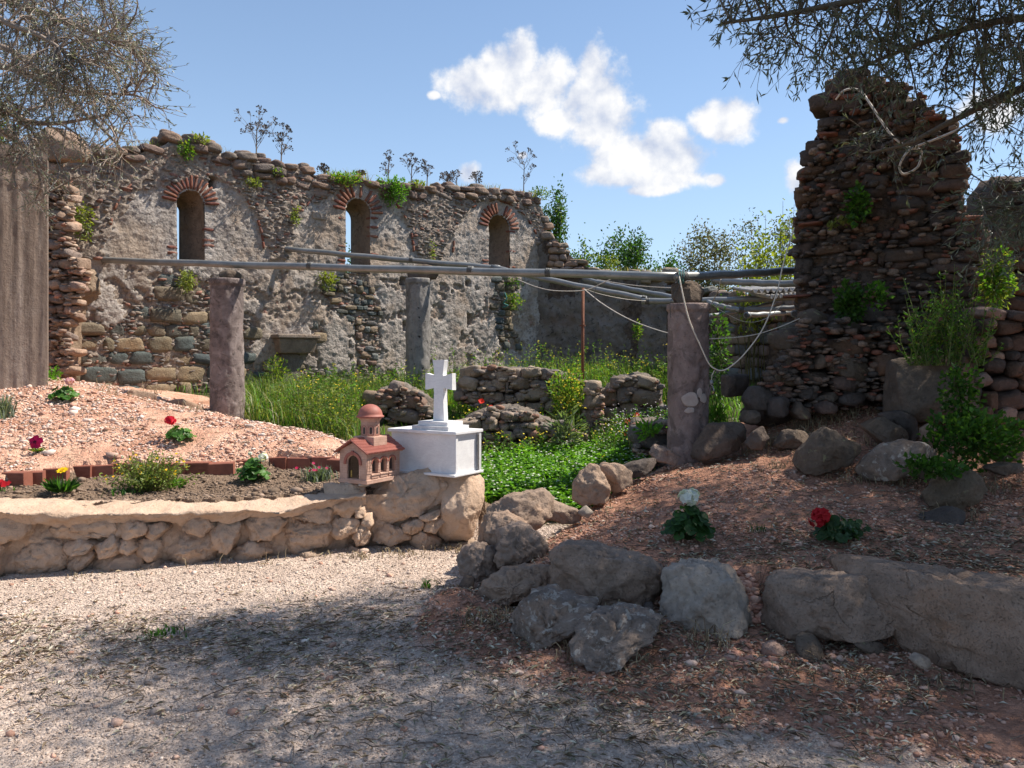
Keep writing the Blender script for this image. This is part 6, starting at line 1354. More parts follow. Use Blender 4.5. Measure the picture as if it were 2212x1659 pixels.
# dry umbels and thistles standing against the sky
def umbel(lab, u, v0, v1, spread, nb, Y=None, seed=1, cols=(.16,.135,.12)):
    Y = Y or wy(u, v0) + .3; q_ = np.random.default_rng(seed); b = at(u, v0, Y); h = at(u, v1, Y)[2] - b[2]; k = Y / F; e = empty('dry_umbel', b, 0, lab, 'dry plant', 'dry stalks on the wall top'); vg = Veg(); hd = Veg()
    def br(p, d_, L, rad, lev):
        pts = [p]; dd = unit(np.array(d_, float))
        for j in range(4): dd = unit(dd + q_.normal(size=3) * .08 + np.array([0, 0, .10])); pts.append(pts[-1] + dd * L / 4)
        stick(vg, pts, np.linspace(rad, rad * .6, 5).tolist(), np.array(cols) * q_.uniform(.7, 1.2))
        if lev == 0:
            for j in range(9): a = unit(dd + q_.normal(size=3) * .5); t_ = pts[-1] + a * .06; stick(hd, [pts[-1], t_], .003, cols); leaves(hd, q_, t_[None] - .01, a[None], .035, .03, [tuple(c * .9 for c in cols)])
            return
        for j in range(q_.integers(2, 4)): br(pts[q_.integers(2, 5)], dd + q_.normal(size=3) * .55, L * q_.uniform(.5, .8), rad * .6, lev - 1)
    stick(vg, [b - np.array([0, 0, .1]), b + np.array([.01, 0, h * .5]), b + np.array([.02, 0, h * .75])], [.014, .011, .008], np.array(cols))
    for j in range(nb): z = q_.uniform(.15, .75); a = q_.uniform(0, 6.28); br(b + np.array([.01, 0, h * z]), (math.cos(a) * spread, math.sin(a) * spread, 1), h * q_.uniform(.22, .4), .006, 1)
    vg.build('stalks', M['twig'], e); tag(hd.build('seed_heads', M['twig'], e), kind='stuff')
umbel('tallest dry umbel plant standing on the wall top', 553, 342, 238, 1.0, 9, seed=2); umbel('dry umbel leaning right beside the tallest one', 607, 350, 282, 1.3, 9, seed=3); umbel('dry umbel plant at the right end of the wall top', 1131, 412, 335, 1.1, 8, seed=4)
for i, (u, v0, v1) in enumerate([(838,392,342),(888,398,340),(922,402,358),(985,408,372),(1028,410,372),(965,408,380),(700,382,362),(780,392,374)]):
    umbel(['thin dry thistle above the bright bush','dry thistle cluster right of the bright bush','pale thistle next to the dry thistle cluster','short dry stalk on the wall top over the gap between windows','small dry stalk left of the third window','tiny dry stalk among the capping stones','short dry stalk at the grassy stretch of the wall top','small dry stalk near the second window top'][i], u, v0, v1, .6, 5, seed=20 + i)
vg = Veg()
for (u0, u1, v, n, hh) in ((290,345,328,160,.3),(440,500,335,60,.25),(690,800,388,260,.3),(880,1080,408,260,.22),(1080,1160,420,160,.22),(1300,1440,588,160,.25),(350,420,305,80,.2)):
    u = r_.uniform(u0, u1, n); Pq = np.array([at(a, v + 5, (wy(a, v) if a < 1170 else 17.6) + .25) for a in u]); blades(vg, r_, Pq, r_.uniform(.08, hh, n), .010, YGREEN + DRY, .8)
tag(vg.build('wall_top_grass', M['leaf']), 'thin dry and green grass along the wall tops', 'grass', kind='stuff')
# ------------------------------------------------------------------ background trees
def bgtree(lab, u, v0, v1, Y, ru, n, cols, ll, seed, grp='trees behind the ruin', name='tree', open_=.0):
    q_ = np.random.default_rng(seed); top_ = at(u, v1, Y)[2]; b = np.array([(u - CX) / F * Y, Y, .8]); e = empty(name, b, 0, lab, 'tree', grp); W_ = ru / F * Y; h = top_ - b[2]; cz0 = at(u, v0, Y)[2]
    tv = Veg(); cv = Veg(); ends = []
    stick(tv, [b, b + np.array([.1, 0, h * .35]), b + np.array([0, .1, h * .7])], [.10, .08, .04], (.12,.10,.085), 6)
    for k in range(26):
        a = q_.uniform(0, 6.28); rr = W_ * q_.uniform(.2, 1) ** .6; z = h * q_.uniform(.35, 1.0); rr *= math.sqrt(max(.12, 1 - ((z / h - .62) / .45) ** 2)); p1 = b + np.array([math.cos(a) * rr, math.sin(a) * rr, z]); p0 = b + np.array([0, 0, z * q_.uniform(.3, .6)])
        stick(tv, [p0, (p0 + p1) / 2 + q_.normal(size=3) * W_ * .06, p1], [.04, .025, .01], (.13,.11,.095), 4); ends.append(p1)
    E = np.array(ends); i = q_.integers(len(E), size=n); P = E[i] + q_.normal(size=(n, 3)) * np.array([W_ * .17, W_ * .17, h * .055]) ; leaves(cv, q_, P, q_.normal(size=(n, 3)) + np.array([0, 0, .5]), ll * q_.uniform(.6, 1.3, n), ll * .5, cols)
    tv.build('trunk', M['twig'], e); cv.build('crown', M['leaf'], e); return e
bgtree('dark green bushy tree behind the stepped rear wall', 1345, 600, 518, 27, 62, 4500, GREEN + [(.06,.10,.045)], .13, 1); bgtree('small tree left of it, half behind the wall end', 1272, 600, 532, 29, 32, 1600, GREEN + YGREEN[:1], .13, 2)
bgtree('large olive-brown tree left of the pier', 1530, 610, 500, 31, 72, 5200, [(.10,.11,.05),(.13,.13,.06),(.12,.095,.05)], .13, 3); bgtree('broad tree close to the pier behind the yellow-green shoots', 1660, 610, 500, 34, 90, 5200, [(.10,.11,.05),(.14,.12,.06),(.08,.10,.04)], .14, 4)
bgtree('leafy tree poking out right of the long wall end', 1196, 540, 440, 20.5, 46, 6500, GREEN + [(.10,.14,.05)], .09, 5); bgtree('low bush between the two tree groups', 1440, 610, 562, 28, 40, 1600, GREEN, .13, 6); bgtree('tree top over the rubble at the far left', 20, 330, 250, 13, 60, 1800, GREEN + YGREEN, .08, 7)
bgtree('hedge-like bush far behind the second window', 760, 600, 545, 30, 70, 1800, GREEN, .14, 8)
e = empty('young_shoots', (at(1680, 600, 13.5)[0], 13.5, .9), 0, 'upright yellow-green young shoots left of the dark pier', 'shrub'); vg = Veg()
for i in range(44):
    u = r_.uniform(1600, 1770); b = at(u, 640, 13.5 + r_.uniform(-.4, .4)); tp_ = at(u + r_.normal() * 14, r_.choice([430, 470, 500, 530, 560], p=[.06, .14, .2, .3, .3]) + r_.uniform(-8, 12), b[1]); b[2] = .9; stick(vg, [b, (b + tp_) / 2 + r_.normal(size=3) * .05, tp_], [.012, .009, .003], (.17,.15,.07))
    n = 46; k = r_.uniform(.5, 1, n); q = b + (tp_ - b) * k[:, None] + r_.normal(size=(n, 3)) * .06; leaves(vg, r_, q, r_.normal(size=(n, 3)) + np.array([0, 0, .6]), r_.uniform(.05, .11, n), .05, [(.26,.30,.04),(.32,.36,.05),(.18,.24,.04)])
vg.build('shoots', M['leaf'], e)
# ------------------------------------------------------------------ olive trees
def curve3(a, b, r_, sag=0.0, wob=.06, n=6):
    L = np.linalg.norm(b - a); off = r_.normal(size=3) * L * wob; off2 = r_.normal(size=3) * L * wob * .6; t_ = np.linspace(0, 1, n)[:, None]
    return a + (b - a) * t_ + off * np.sin(math.pi * t_) + off2 * np.sin(2 * math.pi * t_) + np.array([0, 0, -sag * L]) * (t_ * (1 - t_) * 4) 
def olive(name, lab, trunk, limbs, targets, bark, leafc, r_, twigs=8, tl=(.2, .45), lf=9, ll=.055, lw=.012, droop=.35, trad=.0035, limbr=.03, dirw=None, leaf_far=None):
    e = empty(name, trunk[0], 0, lab, 'tree', 'olive trees'); tv = Veg(); bv = Veg(); lv = Veg(); node = []
    stick(tv, trunk, np.linspace(.22, .11, len(trunk)).tolist(), bark, 10)
    for L in limbs:
        pts = spline(L, 6); stick(bv, pts, np.linspace(limbr * 1.6, limbr * .35, len(pts)).tolist(), np.array(bark), 6); node += [(p, unit(pts[min(i + 1, len(pts) - 1)] - pts[max(i - 1, 0)])) for i, p in enumerate(pts)]
    NP = np.array([q[0] for q in node]); LP, LD = [], []
    for tg in targets:
        d_ = np.linalg.norm(NP - tg, axis=1); k = int(np.argmin(d_ + r_.random(len(d_)) * .25)); a = NP[k]
        c = curve3(a, tg, r_, -.06, .10, 7); stick(bv, c, np.linspace(limbr * .33, trad * 1.5, 7).tolist(), np.array(bark) * r_.uniform(.8, 1.3), 4)
        base = unit(tg - a)
        for j in range(twigs):
            s = r_.uniform(.25, 1.0); q = c[min(6, int(s * 6))]; dd = unit(base * .7 + r_.normal(size=3) * .75 + np.array([0, 0, -.15]) + (dirw if dirw is not None else 0)); Lt = r_.uniform(*tl); pts = [q]
            for m in range(5): dd = unit(dd + r_.normal(size=3) * .13 + np.array([0, 0, -droop * .25])); pts.append(pts[-1] + dd * Lt / 5)
            pts = np.array(pts); stick(bv, pts, np.linspace(trad * 1.1, trad * .5, 6).tolist(), np.array(bark) * r_.uniform(.75, 1.5), 3)
            m = r_.poisson(lf)
            if m:
                t_ = r_.uniform(.25, 1.0, m) * 5; i = np.minimum(t_.astype(int), 4); P = pts[i] + (pts[i + 1] - pts[i]) * (t_ - i)[:, None]; D = unit(unit(pts[i + 1] - pts[i]) * .8 + r_.normal(size=(m, 3)) * .55); LP.append(P); LD.append(D)
    P = np.concatenate(LP); D = np.concatenate(LD); n = len(P); leaves(lv, r_, P, D, ll * r_.uniform(.65, 1.2, n), lw * r_.uniform(.8, 1.2, n), leafc, cup=.1)
    if leaf_far is not None: P, D, l2, w2 = leaf_far; leaves(lv, r_, P, D, l2, w2, leafc)
    tv.build('trunk', M['twig'], e, True); bv.build('branches', M['twig'], e, True); lv.build('leaves', M['olive'], e); return e
r_ = np.random.default_rng(5)
OLIVE_L = [(.20,.215,.16),(.26,.27,.21),(.16,.18,.12),(.32,.33,.27)]
# left tree: grey, twiggy
tr = [np.array([-7.6, 7.2, .3]), np.array([-7.4, 7.3, 1.6]), np.array([-7.2, 7.4, 2.6])]; A = tr[-1]
limbs = [[A, at(-160, 235, 7.4), at(0, 238, 7.4), at(60, 262, 7.5), at(130, 266, 7.6), at(230, 248, 7.7)], [A, at(-180, 120, 7.2), at(0, 100, 7.2), at(140, 190, 7.4), at(290, 205, 7.5)], [A, at(-150, 0, 7.6), at(60, 20, 7.6), at(200, 70, 7.7), at(300, 120, 7.8)],
   [A, at(-120, 280, 7.6), at(10, 290, 7.7), at(70, 340, 7.8), at(95, 420, 7.8)], [A, at(-200, -120, 7.9), at(0, -90, 7.9), at(180, -40, 7.9)], [A, at(-100, 180, 8.2), at(60, 160, 8.3), at(200, 260, 8.4), at(270, 330, 8.3)], [A, at(-150, 60, 6.9), at(40, 60, 6.8), at(170, 130, 6.9)]]
PL = [(-150,-120),(300,-100),(318,40),(335,110),(368,185),(376,245),(340,290),(310,320),(285,360),(265,400),(225,440),(190,420),(150,430),(110,480),(60,470),(40,420),(-150,330)]
tg = []
while len(tg) < 380:
    u, v = r_.uniform(-150, 380), r_.uniform(-120, 480)
    if bool(inside(PL, u, v)) and r_.random() < (1 if v < 300 else .45): tg.append(at(u - 12, v - 6, r_.uniform(6.8, 8.5)))
olive('olive_tree', 'grey twiggy olive tree reaching in from the left edge', tr, limbs, tg, (.27,.215,.18), OLIVE_L, r_, twigs=9, tl=(.16, .38), lf=4.2, ll=.05, lw=.011, droop=.25, trad=.0032, limbr=.03, dirw=np.array([.35, 0, -.05]))
# right tree: nearer, its shade lies on the bed
tr = [np.array([6.6, 4.6, .35]), np.array([6.4, 4.7, 1.5]), np.array([6.0, 4.9, 2.7])]; A = tr[-1]
limbs = [[A, at(2420, 150, 5.8), at(2212, 190, 6.2), at(2060, 260, 6.6), at(1960, 310, 7.0), at(1880, 330, 7.3)], [A, at(2500, -150, 5.2), at(2150, -60, 5.3), at(1900, -10, 5.3), at(1700, 30, 5.4), at(1560, 50, 5.4)], [A, np.array([4.9, 5.2, 4.0]), np.array([3.6, 5.5, 4.6]), np.array([2.4, 5.8, 4.9]), np.array([1.4, 5.8, 4.9])],
   [A, np.array([5.0, 4.0, 3.9]), np.array([4.0, 3.6, 4.5]), np.array([2.9, 3.3, 4.7])], [A, np.array([5.9, 6.2, 4.0]), np.array([5.6, 7.2, 5.0]), np.array([5.0, 7.8, 5.6])], [A, at(2400, 380, 5.6), at(2230, 440, 5.9), at(2120, 470, 6.4)], [A, at(2450, 60, 5.4), at(2200, 40, 5.7), at(2000, 90, 5.9), at(1850, 150, 6.1)], [A, at(2500, 520, 5.5), at(2260, 560, 5.9)],
   [A, np.array([4.9, 4.6, 4.6]), np.array([3.6, 4.3, 5.2]), np.array([2.4, 4.3, 5.2])]]
PR = [(1470,-100),(1490,12),(1530,60),(1580,105),(1640,150),(1690,140),(1740,190),(1790,215),(1850,250),(1880,330),(1900,390),(1990,410),(2060,380),(2090,460),(2110,520),(2150,560),(2190,640),(2300,640),(2300,-100)]
PD = [(1560,-100),(1640,40),(1760,110),(1850,170),(2000,200),(2300,250),(2300,-100)]
tg = []
while len(tg) < 200:
    u, v = r_.uniform(1470, 2300), r_.uniform(-100, 640)
    dense = bool(inside(PD, u, v))
    if bool(inside(PR, u, v)) and r_.random() < (1 if dense else .55): tg.append(at(u, v - 15, r_.uniform(5.2, 6.6) if v < 260 or u > 2060 else r_.uniform(6.8, 7.6)))
CAN = [(1.55, 5.5), (1.5, 6.05), (2.1, 6.3), (2.7, 6.5), (3.2, 6.9), (4.0, 7.6), (5, 9), (8.2, 9), (8.2, 3.7), (3.3, 3.7), (2.6, 4.3), (2.0, 5.0)]
far = []; 
while len(far) < 620:
    x, y = r_.uniform(.8, 8.2), r_.uniform(3.7, 9)
    if bool(inside(CAN, x, y)): far.append(np.array([x, y, r_.uniform(4.5, 6.2)]))
far = np.array(far); far = far[[CH + (VH + 60) / F * p[1] < p[2] or p[0] / p[1] > .72 for p in far]]
tg += list(far)
nf = 95000; i = r_.integers(len(far), size=nf); lump = r_.normal(size=(nf, 3)) * np.array([.20, .20, .13]); PF = far[i] + lump; vis = (CH + (VH + 25) / F * PF[:, 1] < PF[:, 2]) | (PF[:, 0] / PF[:, 1] > .66); PF = PF[vis]
OV = [(-1.2, -1.5), (8.2, -1.5), (8.2, 3.7), (3.3, 3.7), (2.6, 2.6), (.8, 1.9), (-1.2, 1.5)]; ov_ = []      # unseen crown part added overhead to block sky light and deepen the shade
while len(ov_) < 260:
    x, y = r_.uniform(-1.2, 8.2), r_.uniform(-1.5, 3.7)
    if bool(inside(OV, x, y)): ov_.append(np.array([x, y, r_.uniform(4.5, 6.2)]))
ov_ = np.array(ov_); no = 30000; PO = ov_[r_.integers(len(ov_), size=no)] + r_.normal(size=(no, 3)) * np.array([.26, .26, .16]); tg += list(ov_[:110]); PF = np.concatenate([PF, PO])
limbs += [[A, np.array([5.6, 3.2, 4.0]), np.array([4.6, 1.6, 4.8]), np.array([3.0, .4, 5.2]), np.array([.8, .2, 5.3])], [A, np.array([6.6, 3.0, 4.2]), np.array([6.8, 1.2, 5.0]), np.array([6.0, -.4, 5.3])]]
olive('olive_tree', 'olive tree whose branches hang in from the top right corner', tr, limbs, tg, (.15,.125,.10), OLIVE, r_, twigs=8, tl=(.2, .5), lf=5.5, ll=.072, lw=.0145, droop=.5, trad=.0028, limbr=.028, dirw=np.array([-.35, 0, -.2]), leaf_far=(PF, r_.normal(size=(len(PF), 3)) + np.array([0, 0, -.3]), np.where(np.arange(len(PF)) < len(PF) - no, .065, .10), np.where(np.arange(len(PF)) < len(PF) - no, .020, .034)))
# ------------------------------------------------------------------ garden flowers
r_ = np.random.default_rng(91)
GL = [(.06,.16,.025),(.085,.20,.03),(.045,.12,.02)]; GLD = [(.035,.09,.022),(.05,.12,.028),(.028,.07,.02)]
def geranium(lab, u, v, R_, nl, heads, cols, seed, y0=3.0, hgt=1.0, lc=GL, off=(0, 0)):
    hgt *= 1.35
    q = np.random.default_rng(seed); b = hit(u, v, y0); e = empty('geranium', b, 0, lab, 'flower', 'geraniums in the beds'); lv, st = Veg(), Veg()
    for i in range(nl):
        a = q.uniform(0, 6.28); rr = R_ * q.uniform(.1, 1) ** .6; z = R_ * hgt * (1.0 - .65 * (rr / R_) ** 1.5) * q.uniform(.45, 1.1); c = b + np.array([math.cos(a) * rr, math.sin(a) * rr, max(.015, z)])
        rleaf(lv, c, (math.cos(a) * .6 + q.normal() * .25, math.sin(a) * .6 - .25, .9), R_ * q.uniform(.20, .34), lc, q); stick(st, [b, (b + c) / 2 + np.array([0, 0, .01]), c], .003, (.10,.16,.05))
    lv.build('leaves', M['leaf'], e); 
    for (dx, dz, hr) in heads:
        c = b + np.array([dx, -.02, dz]); fv = Veg(); stick(st, [b, b + (c - b) * .5 + np.array([.01, 0, .01]), c], .004, (.13,.19,.06))
        for k in range(26):
            n = unit(q.normal(size=3) * np.array([1, 1, .8]) + np.array([0, -.4, .3])); disc(fv, c + n * hr * q.uniform(.55, 1.0) * np.array([1, 1, .8]), n, hr * .55, cols, q, 5, .2, .3)
        fv.build('flower_head', M['petal'], e)
    st.build('stems', M['leaf'], e); return e
RED = [(.62,.02,.05),(.70,.03,.07)]; CRIM = [(.42,.012,.02),(.50,.02,.03)]; WHT = [(.78,.78,.80),(.70,.71,.74)]; PNK = [(.72,.42,.50),(.78,.52,.58)]
geranium('red geranium on the pink gravel left of the mauve column', 388, 955, .13, 46, [(-.085, .215, .052)], RED, 1, 8)
geranium('pale pink geranium at the top of the left mound', 136, 868, .14, 46, [(.09, .22, .05)], PNK, 2, 8, .9)
geranium('white geranium in the dark soil before the terracotta edging', 546, 1042, .14, 50, [(.10, .235, .045), (-.02, .27, .02)], WHT, 3, 6.5, 1.1)
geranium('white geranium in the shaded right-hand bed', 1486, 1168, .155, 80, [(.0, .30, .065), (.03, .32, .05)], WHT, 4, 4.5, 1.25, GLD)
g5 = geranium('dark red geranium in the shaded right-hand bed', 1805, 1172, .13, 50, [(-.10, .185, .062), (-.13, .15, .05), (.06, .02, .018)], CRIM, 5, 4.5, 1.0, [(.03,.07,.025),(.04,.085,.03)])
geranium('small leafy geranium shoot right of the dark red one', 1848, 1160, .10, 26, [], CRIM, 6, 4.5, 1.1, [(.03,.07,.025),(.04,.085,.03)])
# magenta petunia
b = hit(81, 980, 7); e = empty('petunia', b, 0, 'single magenta petunia on the left mound', 'flower'); vg = Veg(); c = b + np.array([0, -.02, .105])
for k in range(5): 
    a = k * 1.2566 + .3; disc(vg, c + np.array([math.cos(a) * .034, -.004 * k, math.sin(a) * .034]), (math.cos(a) * .25, -1, math.sin(a) * .25 + .2), .036, [(.26,.004,.06),(.30,.006,.08)], r_, 4, .12, .12)
disc(vg, c + np.array([0, -.02, 0]), (0, -1, .1), .018, [(.03,.002,.01)], r_, 5, .1, .2); vg.build('petals', M['petal'], e); vg = Veg(); stick(vg, [b, c], .003, (.12,.17,.06))
leaves(vg, r_, np.repeat(b[None] + [0, 0, .015], 26, 0), np.stack([np.cos(np.arange(26) * 2.4), np.sin(np.arange(26) * 2.4), r_.uniform(.1, .6, 26)], 1), r_.uniform(.05, .09, 26), .022, GL + YGREEN); vg.build('leaves', M['leaf'], e)
# gazania with strap leaves
b = hit(132, 1066, 6); e = empty('gazania', b, 0, 'yellow gazania with dark strap leaves in the dark soil', 'flower'); vg = Veg(); n = 120; a = r_.uniform(0, 6.28, n)
leaves(vg, r_, b + np.stack([np.cos(a) * .04, np.sin(a) * .04, np.full(n, .01)], 1), np.stack([np.cos(a), np.sin(a), r_.uniform(.5, 2.2, n)], 1), r_.uniform(.09, .17, n), .024, GLD + GL, cup=.15); vg.build('leaves', M['leaf'], e)
vg = Veg(); c = b + np.array([.03, -.03, .195]); stick(vg, [b, c], .004, (.13,.18,.06)); vg.build('stem', M['leaf'], e); vg = Veg(); disc(vg, c, (0, -.5, 1), .052, [(.80,.55,.01)], r_, 9, .2, .3); disc(vg, c + np.array([0, -.004, .006]), (0, -.5, 1), .018, [(.55,.30,.01)], r_, 6, .3, .1); vg.build('flower', M['petal'], e)
# big straggly shrub with small yellow flowers
b = hit(320, 1063, 6); e = empty('flowering_shrub', b, 0, 'straggly shrub with small yellow flowers in the dark soil', 'shrub'); vg, fl = Veg(), Veg()
for i in range(95):
    a = r_.uniform(0, 6.28); el_ = r_.uniform(.25, 1.35); L = r_.uniform(.2, .46) * (1.15 - .35 * math.sin(el_)); d_ = np.array([math.cos(a) * math.cos(el_) * 1.15, math.sin(a) * math.cos(el_) * .7, math.sin(el_)]); t_ = b + d_ * L; m = b + d_ * L * .5 + r_.normal(size=3) * .02; stick(vg, [b, m, t_], [.005, .004, .002], (.24,.20,.10))
    n = 26; k = r_.uniform(.25, 1.05, n); leaves(vg, r_, b + (t_ - b) * k[:, None] + r_.normal(size=(n, 3)) * .016, r_.normal(size=(n, 3)) + d_, r_.uniform(.02, .042, n), .016, [(.17,.24,.05),(.23,.29,.07),(.12,.18,.04),(.28,.31,.10)])
    if r_.random() < .38: disc(fl, t_ + r_.normal(size=3) * .008, (r_.normal() * .4, -.5, .8), .014, [(.75,.42,.01),(.80,.55,.02)], r_, 6, .3, .3)
vg.build('foliage', M['leaf'], e); fl.build('blossoms', M['petal'], e)
def tuft(name, lab, u, v, n, hh, w_, cols, y0=6, fcol=None, cat='plant', sp=.08, lean=.8, seed=0, fr=.018):
    b = hit(u, v, y0); e = empty(name, b, 0, lab, cat, 'small plants in the beds'); vg = Veg(); P = np.repeat(b[None], n, 0) + r_.normal(size=(n, 3)) * np.array([sp, sp, 0]); P[:, 2] = H(P[:, 0], P[:, 1]); blades(vg, r_, P, r_.uniform(*hh, n), w_, cols, lean); vg.build('foliage', M['leaf'], e)
    if fcol:
        fl = Veg()
        for k in range(9): disc(fl, b + np.array([r_.normal() * sp * 1.2, r_.normal() * sp, hh[1] * r_.uniform(.5, 1.05)]), (r_.normal() * .3, -.7, .6), fr, fcol, r_, 5, .2, .3)
        fl.build('flowers', M['petal'], e)
tuft('dianthus', 'grey-green pink with small crimson flowers beside the shrine', 690, 1036, 420, (.07, .15), .008, [(.13,.17,.13),(.16,.20,.16),(.10,.13,.09)], 6.5, [(.55,.02,.09),(.62,.05,.15)], 'flower', .06)
tuft('grey_herb', 'silvery lavender-like herb at the left edge of the mound', 4, 900, 160, (.12, .30), .012, [(.20,.24,.19),(.15,.19,.14)], 7, None, 'herb', .06)
tuft('red_flower', 'dark red flower at the very left edge of the soil bed', -2, 1062, 40, (.03, .08), .012, GL, 5.8, CRIM, 'flower', .04, fr=.03)
tuft('seedling', 'tiny green seedlings under the yellow shrub', 262, 1066, 60, (.03, .07), .012, GL, 6, None, 'weeds', .06); tuft('seedling', 'bright low weed at the right foot of the yellow shrub', 378, 1052, 90, (.04, .09), .02, BRIGHT, 6, None, 'weeds', .05)
tuft('seedling', 'small weed on the path by the leaf litter', 345, 1375, 60, (.02, .06), .012, GL, 3.2, None, 'weeds', .06); tuft('seedling', 'small green sprig on the path below the standing end stone', 920, 1270, 24, (.03, .09), .012, GL, 3.2, None, 'weeds', .02)
tuft('seedling', 'few grass blades between the two right-hand geraniums', 1640, 1150, 30, (.04, .09), .006, GLD, 4.5, None, 'weeds', .05)
# ------------------------------------------------------------------ loose gravel, litter, dry grass (uncountable)
def zone_pts(r_, n, box, wt=None, thr=.5, mask=None):
    x = r_.uniform(box[0], box[1], n); y = r_.uniform(box[2], box[3], n); ok = np.ones(n, bool)
    if wt is not None: ok &= wat(wt, x, y) > thr
    if mask is not None: ok &= mask(x, y)
    x, y = x[ok], y[ok]; return np.stack([x, y, H(x, y)], 1)
_peb = [rock_shape(2000 + k, 1, 3.2, 4, .10, (1, 1, .62)) for k in range(6)]
OCT = (np.array([[1,0,0],[-1,0,0],[0,1,0],[0,-1,0],[0,0,.6],[0,0,-.6],[.7,.7,.2],[-.6,.7,-.1]], float)[:6], np.array([[0,2,4],[2,1,4],[1,3,4],[3,0,4],[2,0,5],[1,2,5],[3,1,5],[0,3,5]]))
def pebbles(name, lab, P, size, cols, r_, low=False, amt=.3, sink=.3):
    n = len(P); size = np.broadcast_to(size, n); VV_, FF_, CC_ = [], [], []; off = 0
    which = r_.integers(6, size=n); C = vary(r_, cols, n, amt)
    for k in range(6):
        V0, F0 = (OCT if low else _peb[k]); m = which == k; Pm_, sm = P[m], size[m]; q = len(Pm_)
        if not q: continue
        a = r_.uniform(0, 6.28, q); st = r_.uniform(.65, 1.3, (q, 3)); V = V0[None] * st[:, None]; jit = r_.normal(size=V.shape) * .12; V = V + jit
        x = V[..., 0] * np.cos(a)[:, None] - V[..., 1] * np.sin(a)[:, None]; y = V[..., 0] * np.sin(a)[:, None] + V[..., 1] * np.cos(a)[:, None]
        W3 = np.stack([x, y, V[..., 2] + .62 - sink], 2) * sm[:, None, None] + Pm_[:, None]
        VV_.append(W3.reshape(-1, 3)); FF_.append((F0[None] + (np.arange(q) * len(V0))[:, None, None]).reshape(-1, 3) + off); off += q * len(V0); CC_.append(np.repeat(C[m], len(V0), 0))
    return tag(mk(name, np.concatenate(VV_), np.concatenate(FF_), M['bits'], None, False, np.concatenate(CC_)), lab, 'gravel', kind='stuff')
PATHC = [(.54,.43,.36),(.44,.335,.27),(.60,.50,.425),(.35,.26,.205),(.49,.38,.315)]; PINKC = [(.52,.30,.22),(.60,.40,.31),(.46,.25,.175),(.62,.46,.38),(.40,.22,.16),(.55,.45,.39)]
P = zone_pts(r_, 300000, (-5.9, 4.6, 2.7, 7.6), mask=lambda x, y: (np.abs(x) < y * .66 + 1.2) & (wat(w_pink, x, y) < .6) & (wat(w_soil, x, y) < .5)); pebbles('path_gravel', 'fine pale gravel of the path', P[:70000], np.exp(r_.normal(size=len(P[:70000])) * .4) * .0042, PATHC, r_, True)
pebbles('path_stones', 'larger pebbles scattered on the path', P[70000:71600], np.exp(r_.normal(size=len(P[70000:71600])) * .4) * .009, PATHC + PINKC[:2], r_)
P = zone_pts(r_, 130000, (-6.6, -1, 7.0, 11.5), w_pink, mask=lambda x, y: (np.abs(x) < y * .66 + 1.2)); nn_ = nz2(P[:, 0], P[:, 1], 1.6, 4.4); P = P[nn_ > -.22]; pebbles('pink_gravel', 'pale pink gravel spread over the left mound', P[:25000], np.exp(r_.normal(size=len(P[:25000])) * .5) * .0078, PINKC + [(.66,.52,.44)], r_)
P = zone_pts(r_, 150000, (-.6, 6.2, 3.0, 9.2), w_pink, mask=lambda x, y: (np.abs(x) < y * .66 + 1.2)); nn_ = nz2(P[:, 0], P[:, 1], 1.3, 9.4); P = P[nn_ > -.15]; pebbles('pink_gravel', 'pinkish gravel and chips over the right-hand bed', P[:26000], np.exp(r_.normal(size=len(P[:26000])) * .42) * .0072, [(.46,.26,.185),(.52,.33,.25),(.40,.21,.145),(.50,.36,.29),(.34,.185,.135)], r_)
P = zone_pts(r_, 36000, (-5.8, -1.2, 5.6, 8.2), w_soil, mask=lambda x, y: (np.abs(x) < y * .66 + 1.2)); pebbles('soil_clods', 'small clods of dark soil in the flower bed', P[:5000], np.exp(r_.normal(size=len(P[:5000])) * .5) * .0075, [(.17,.12,.085),(.22,.155,.11),(.13,.09,.065),(.28,.20,.15)], r_)
# heap of pink stones between the whitish block and the slab, and before it
hp_ = []
for k in range(230):
    u, v = r_.uniform(1565, 1645), r_.uniform(1245, 1350); t_ = (v - 1245) / 105; 
    if abs(u - (1585 + 40 * t_)) < 42 - 18 * t_: q_h = hit(u, v, 4.0); hp_.append(q_h + np.array([0, 0, r_.uniform(0, .03)]))
for k in range(90): q = hit(r_.uniform(1570, 1680), r_.uniform(1385, 1440), 3.2); hp_.append(q)
pebbles('stone_heap', 'heap of small pinkish stones beside the whitish block', np.array(hp_), r_.uniform(.010, .034, len(hp_)), [(.42,.22,.16),(.48,.28,.21),(.36,.18,.13),(.50,.33,.26)], r_, sink=.6)
# fallen olive leaves and twigs
def litter(P, r_, n_t, lc, tc, ll=(.03, .065)):
    vg = Veg(); n = len(P); a = r_.uniform(0, 6.28, n); P = P + np.array([0, 0, .006]) + np.abs(r_.normal(size=(n, 1))) * np.array([[0, 0, .006]])
    leaves(vg, r_, P, np.stack([np.cos(a), np.sin(a), r_.normal(size=n) * .16], 1), r_.uniform(*ll, n), r_.uniform(.008, .016, n), lc, up=(0, 0, 1), amt=.35, cup=.25)
    for p in P[r_.integers(n, size=n_t)]:
        a = r_.uniform(0, 6.28); L = r_.uniform(.04, .18); d_ = np.array([math.cos(a), math.sin(a), 0]) * L; m = p + d_ * .5 + r_.normal(size=3) * .012; m[2] = p[2] + .006; e_ = p + d_; e_[2] = float(H(e_[0], e_[1])) + .006; stick(vg, [p, m, e_], [.0028, .0024, .0012], np.array(tc) * r_.uniform(.6, 1.5))
    return vg
LIT = [(.30,.22,.14),(.38,.30,.20),(.20,.145,.095),(.44,.38,.28),(.26,.24,.16),(.48,.44,.35)]
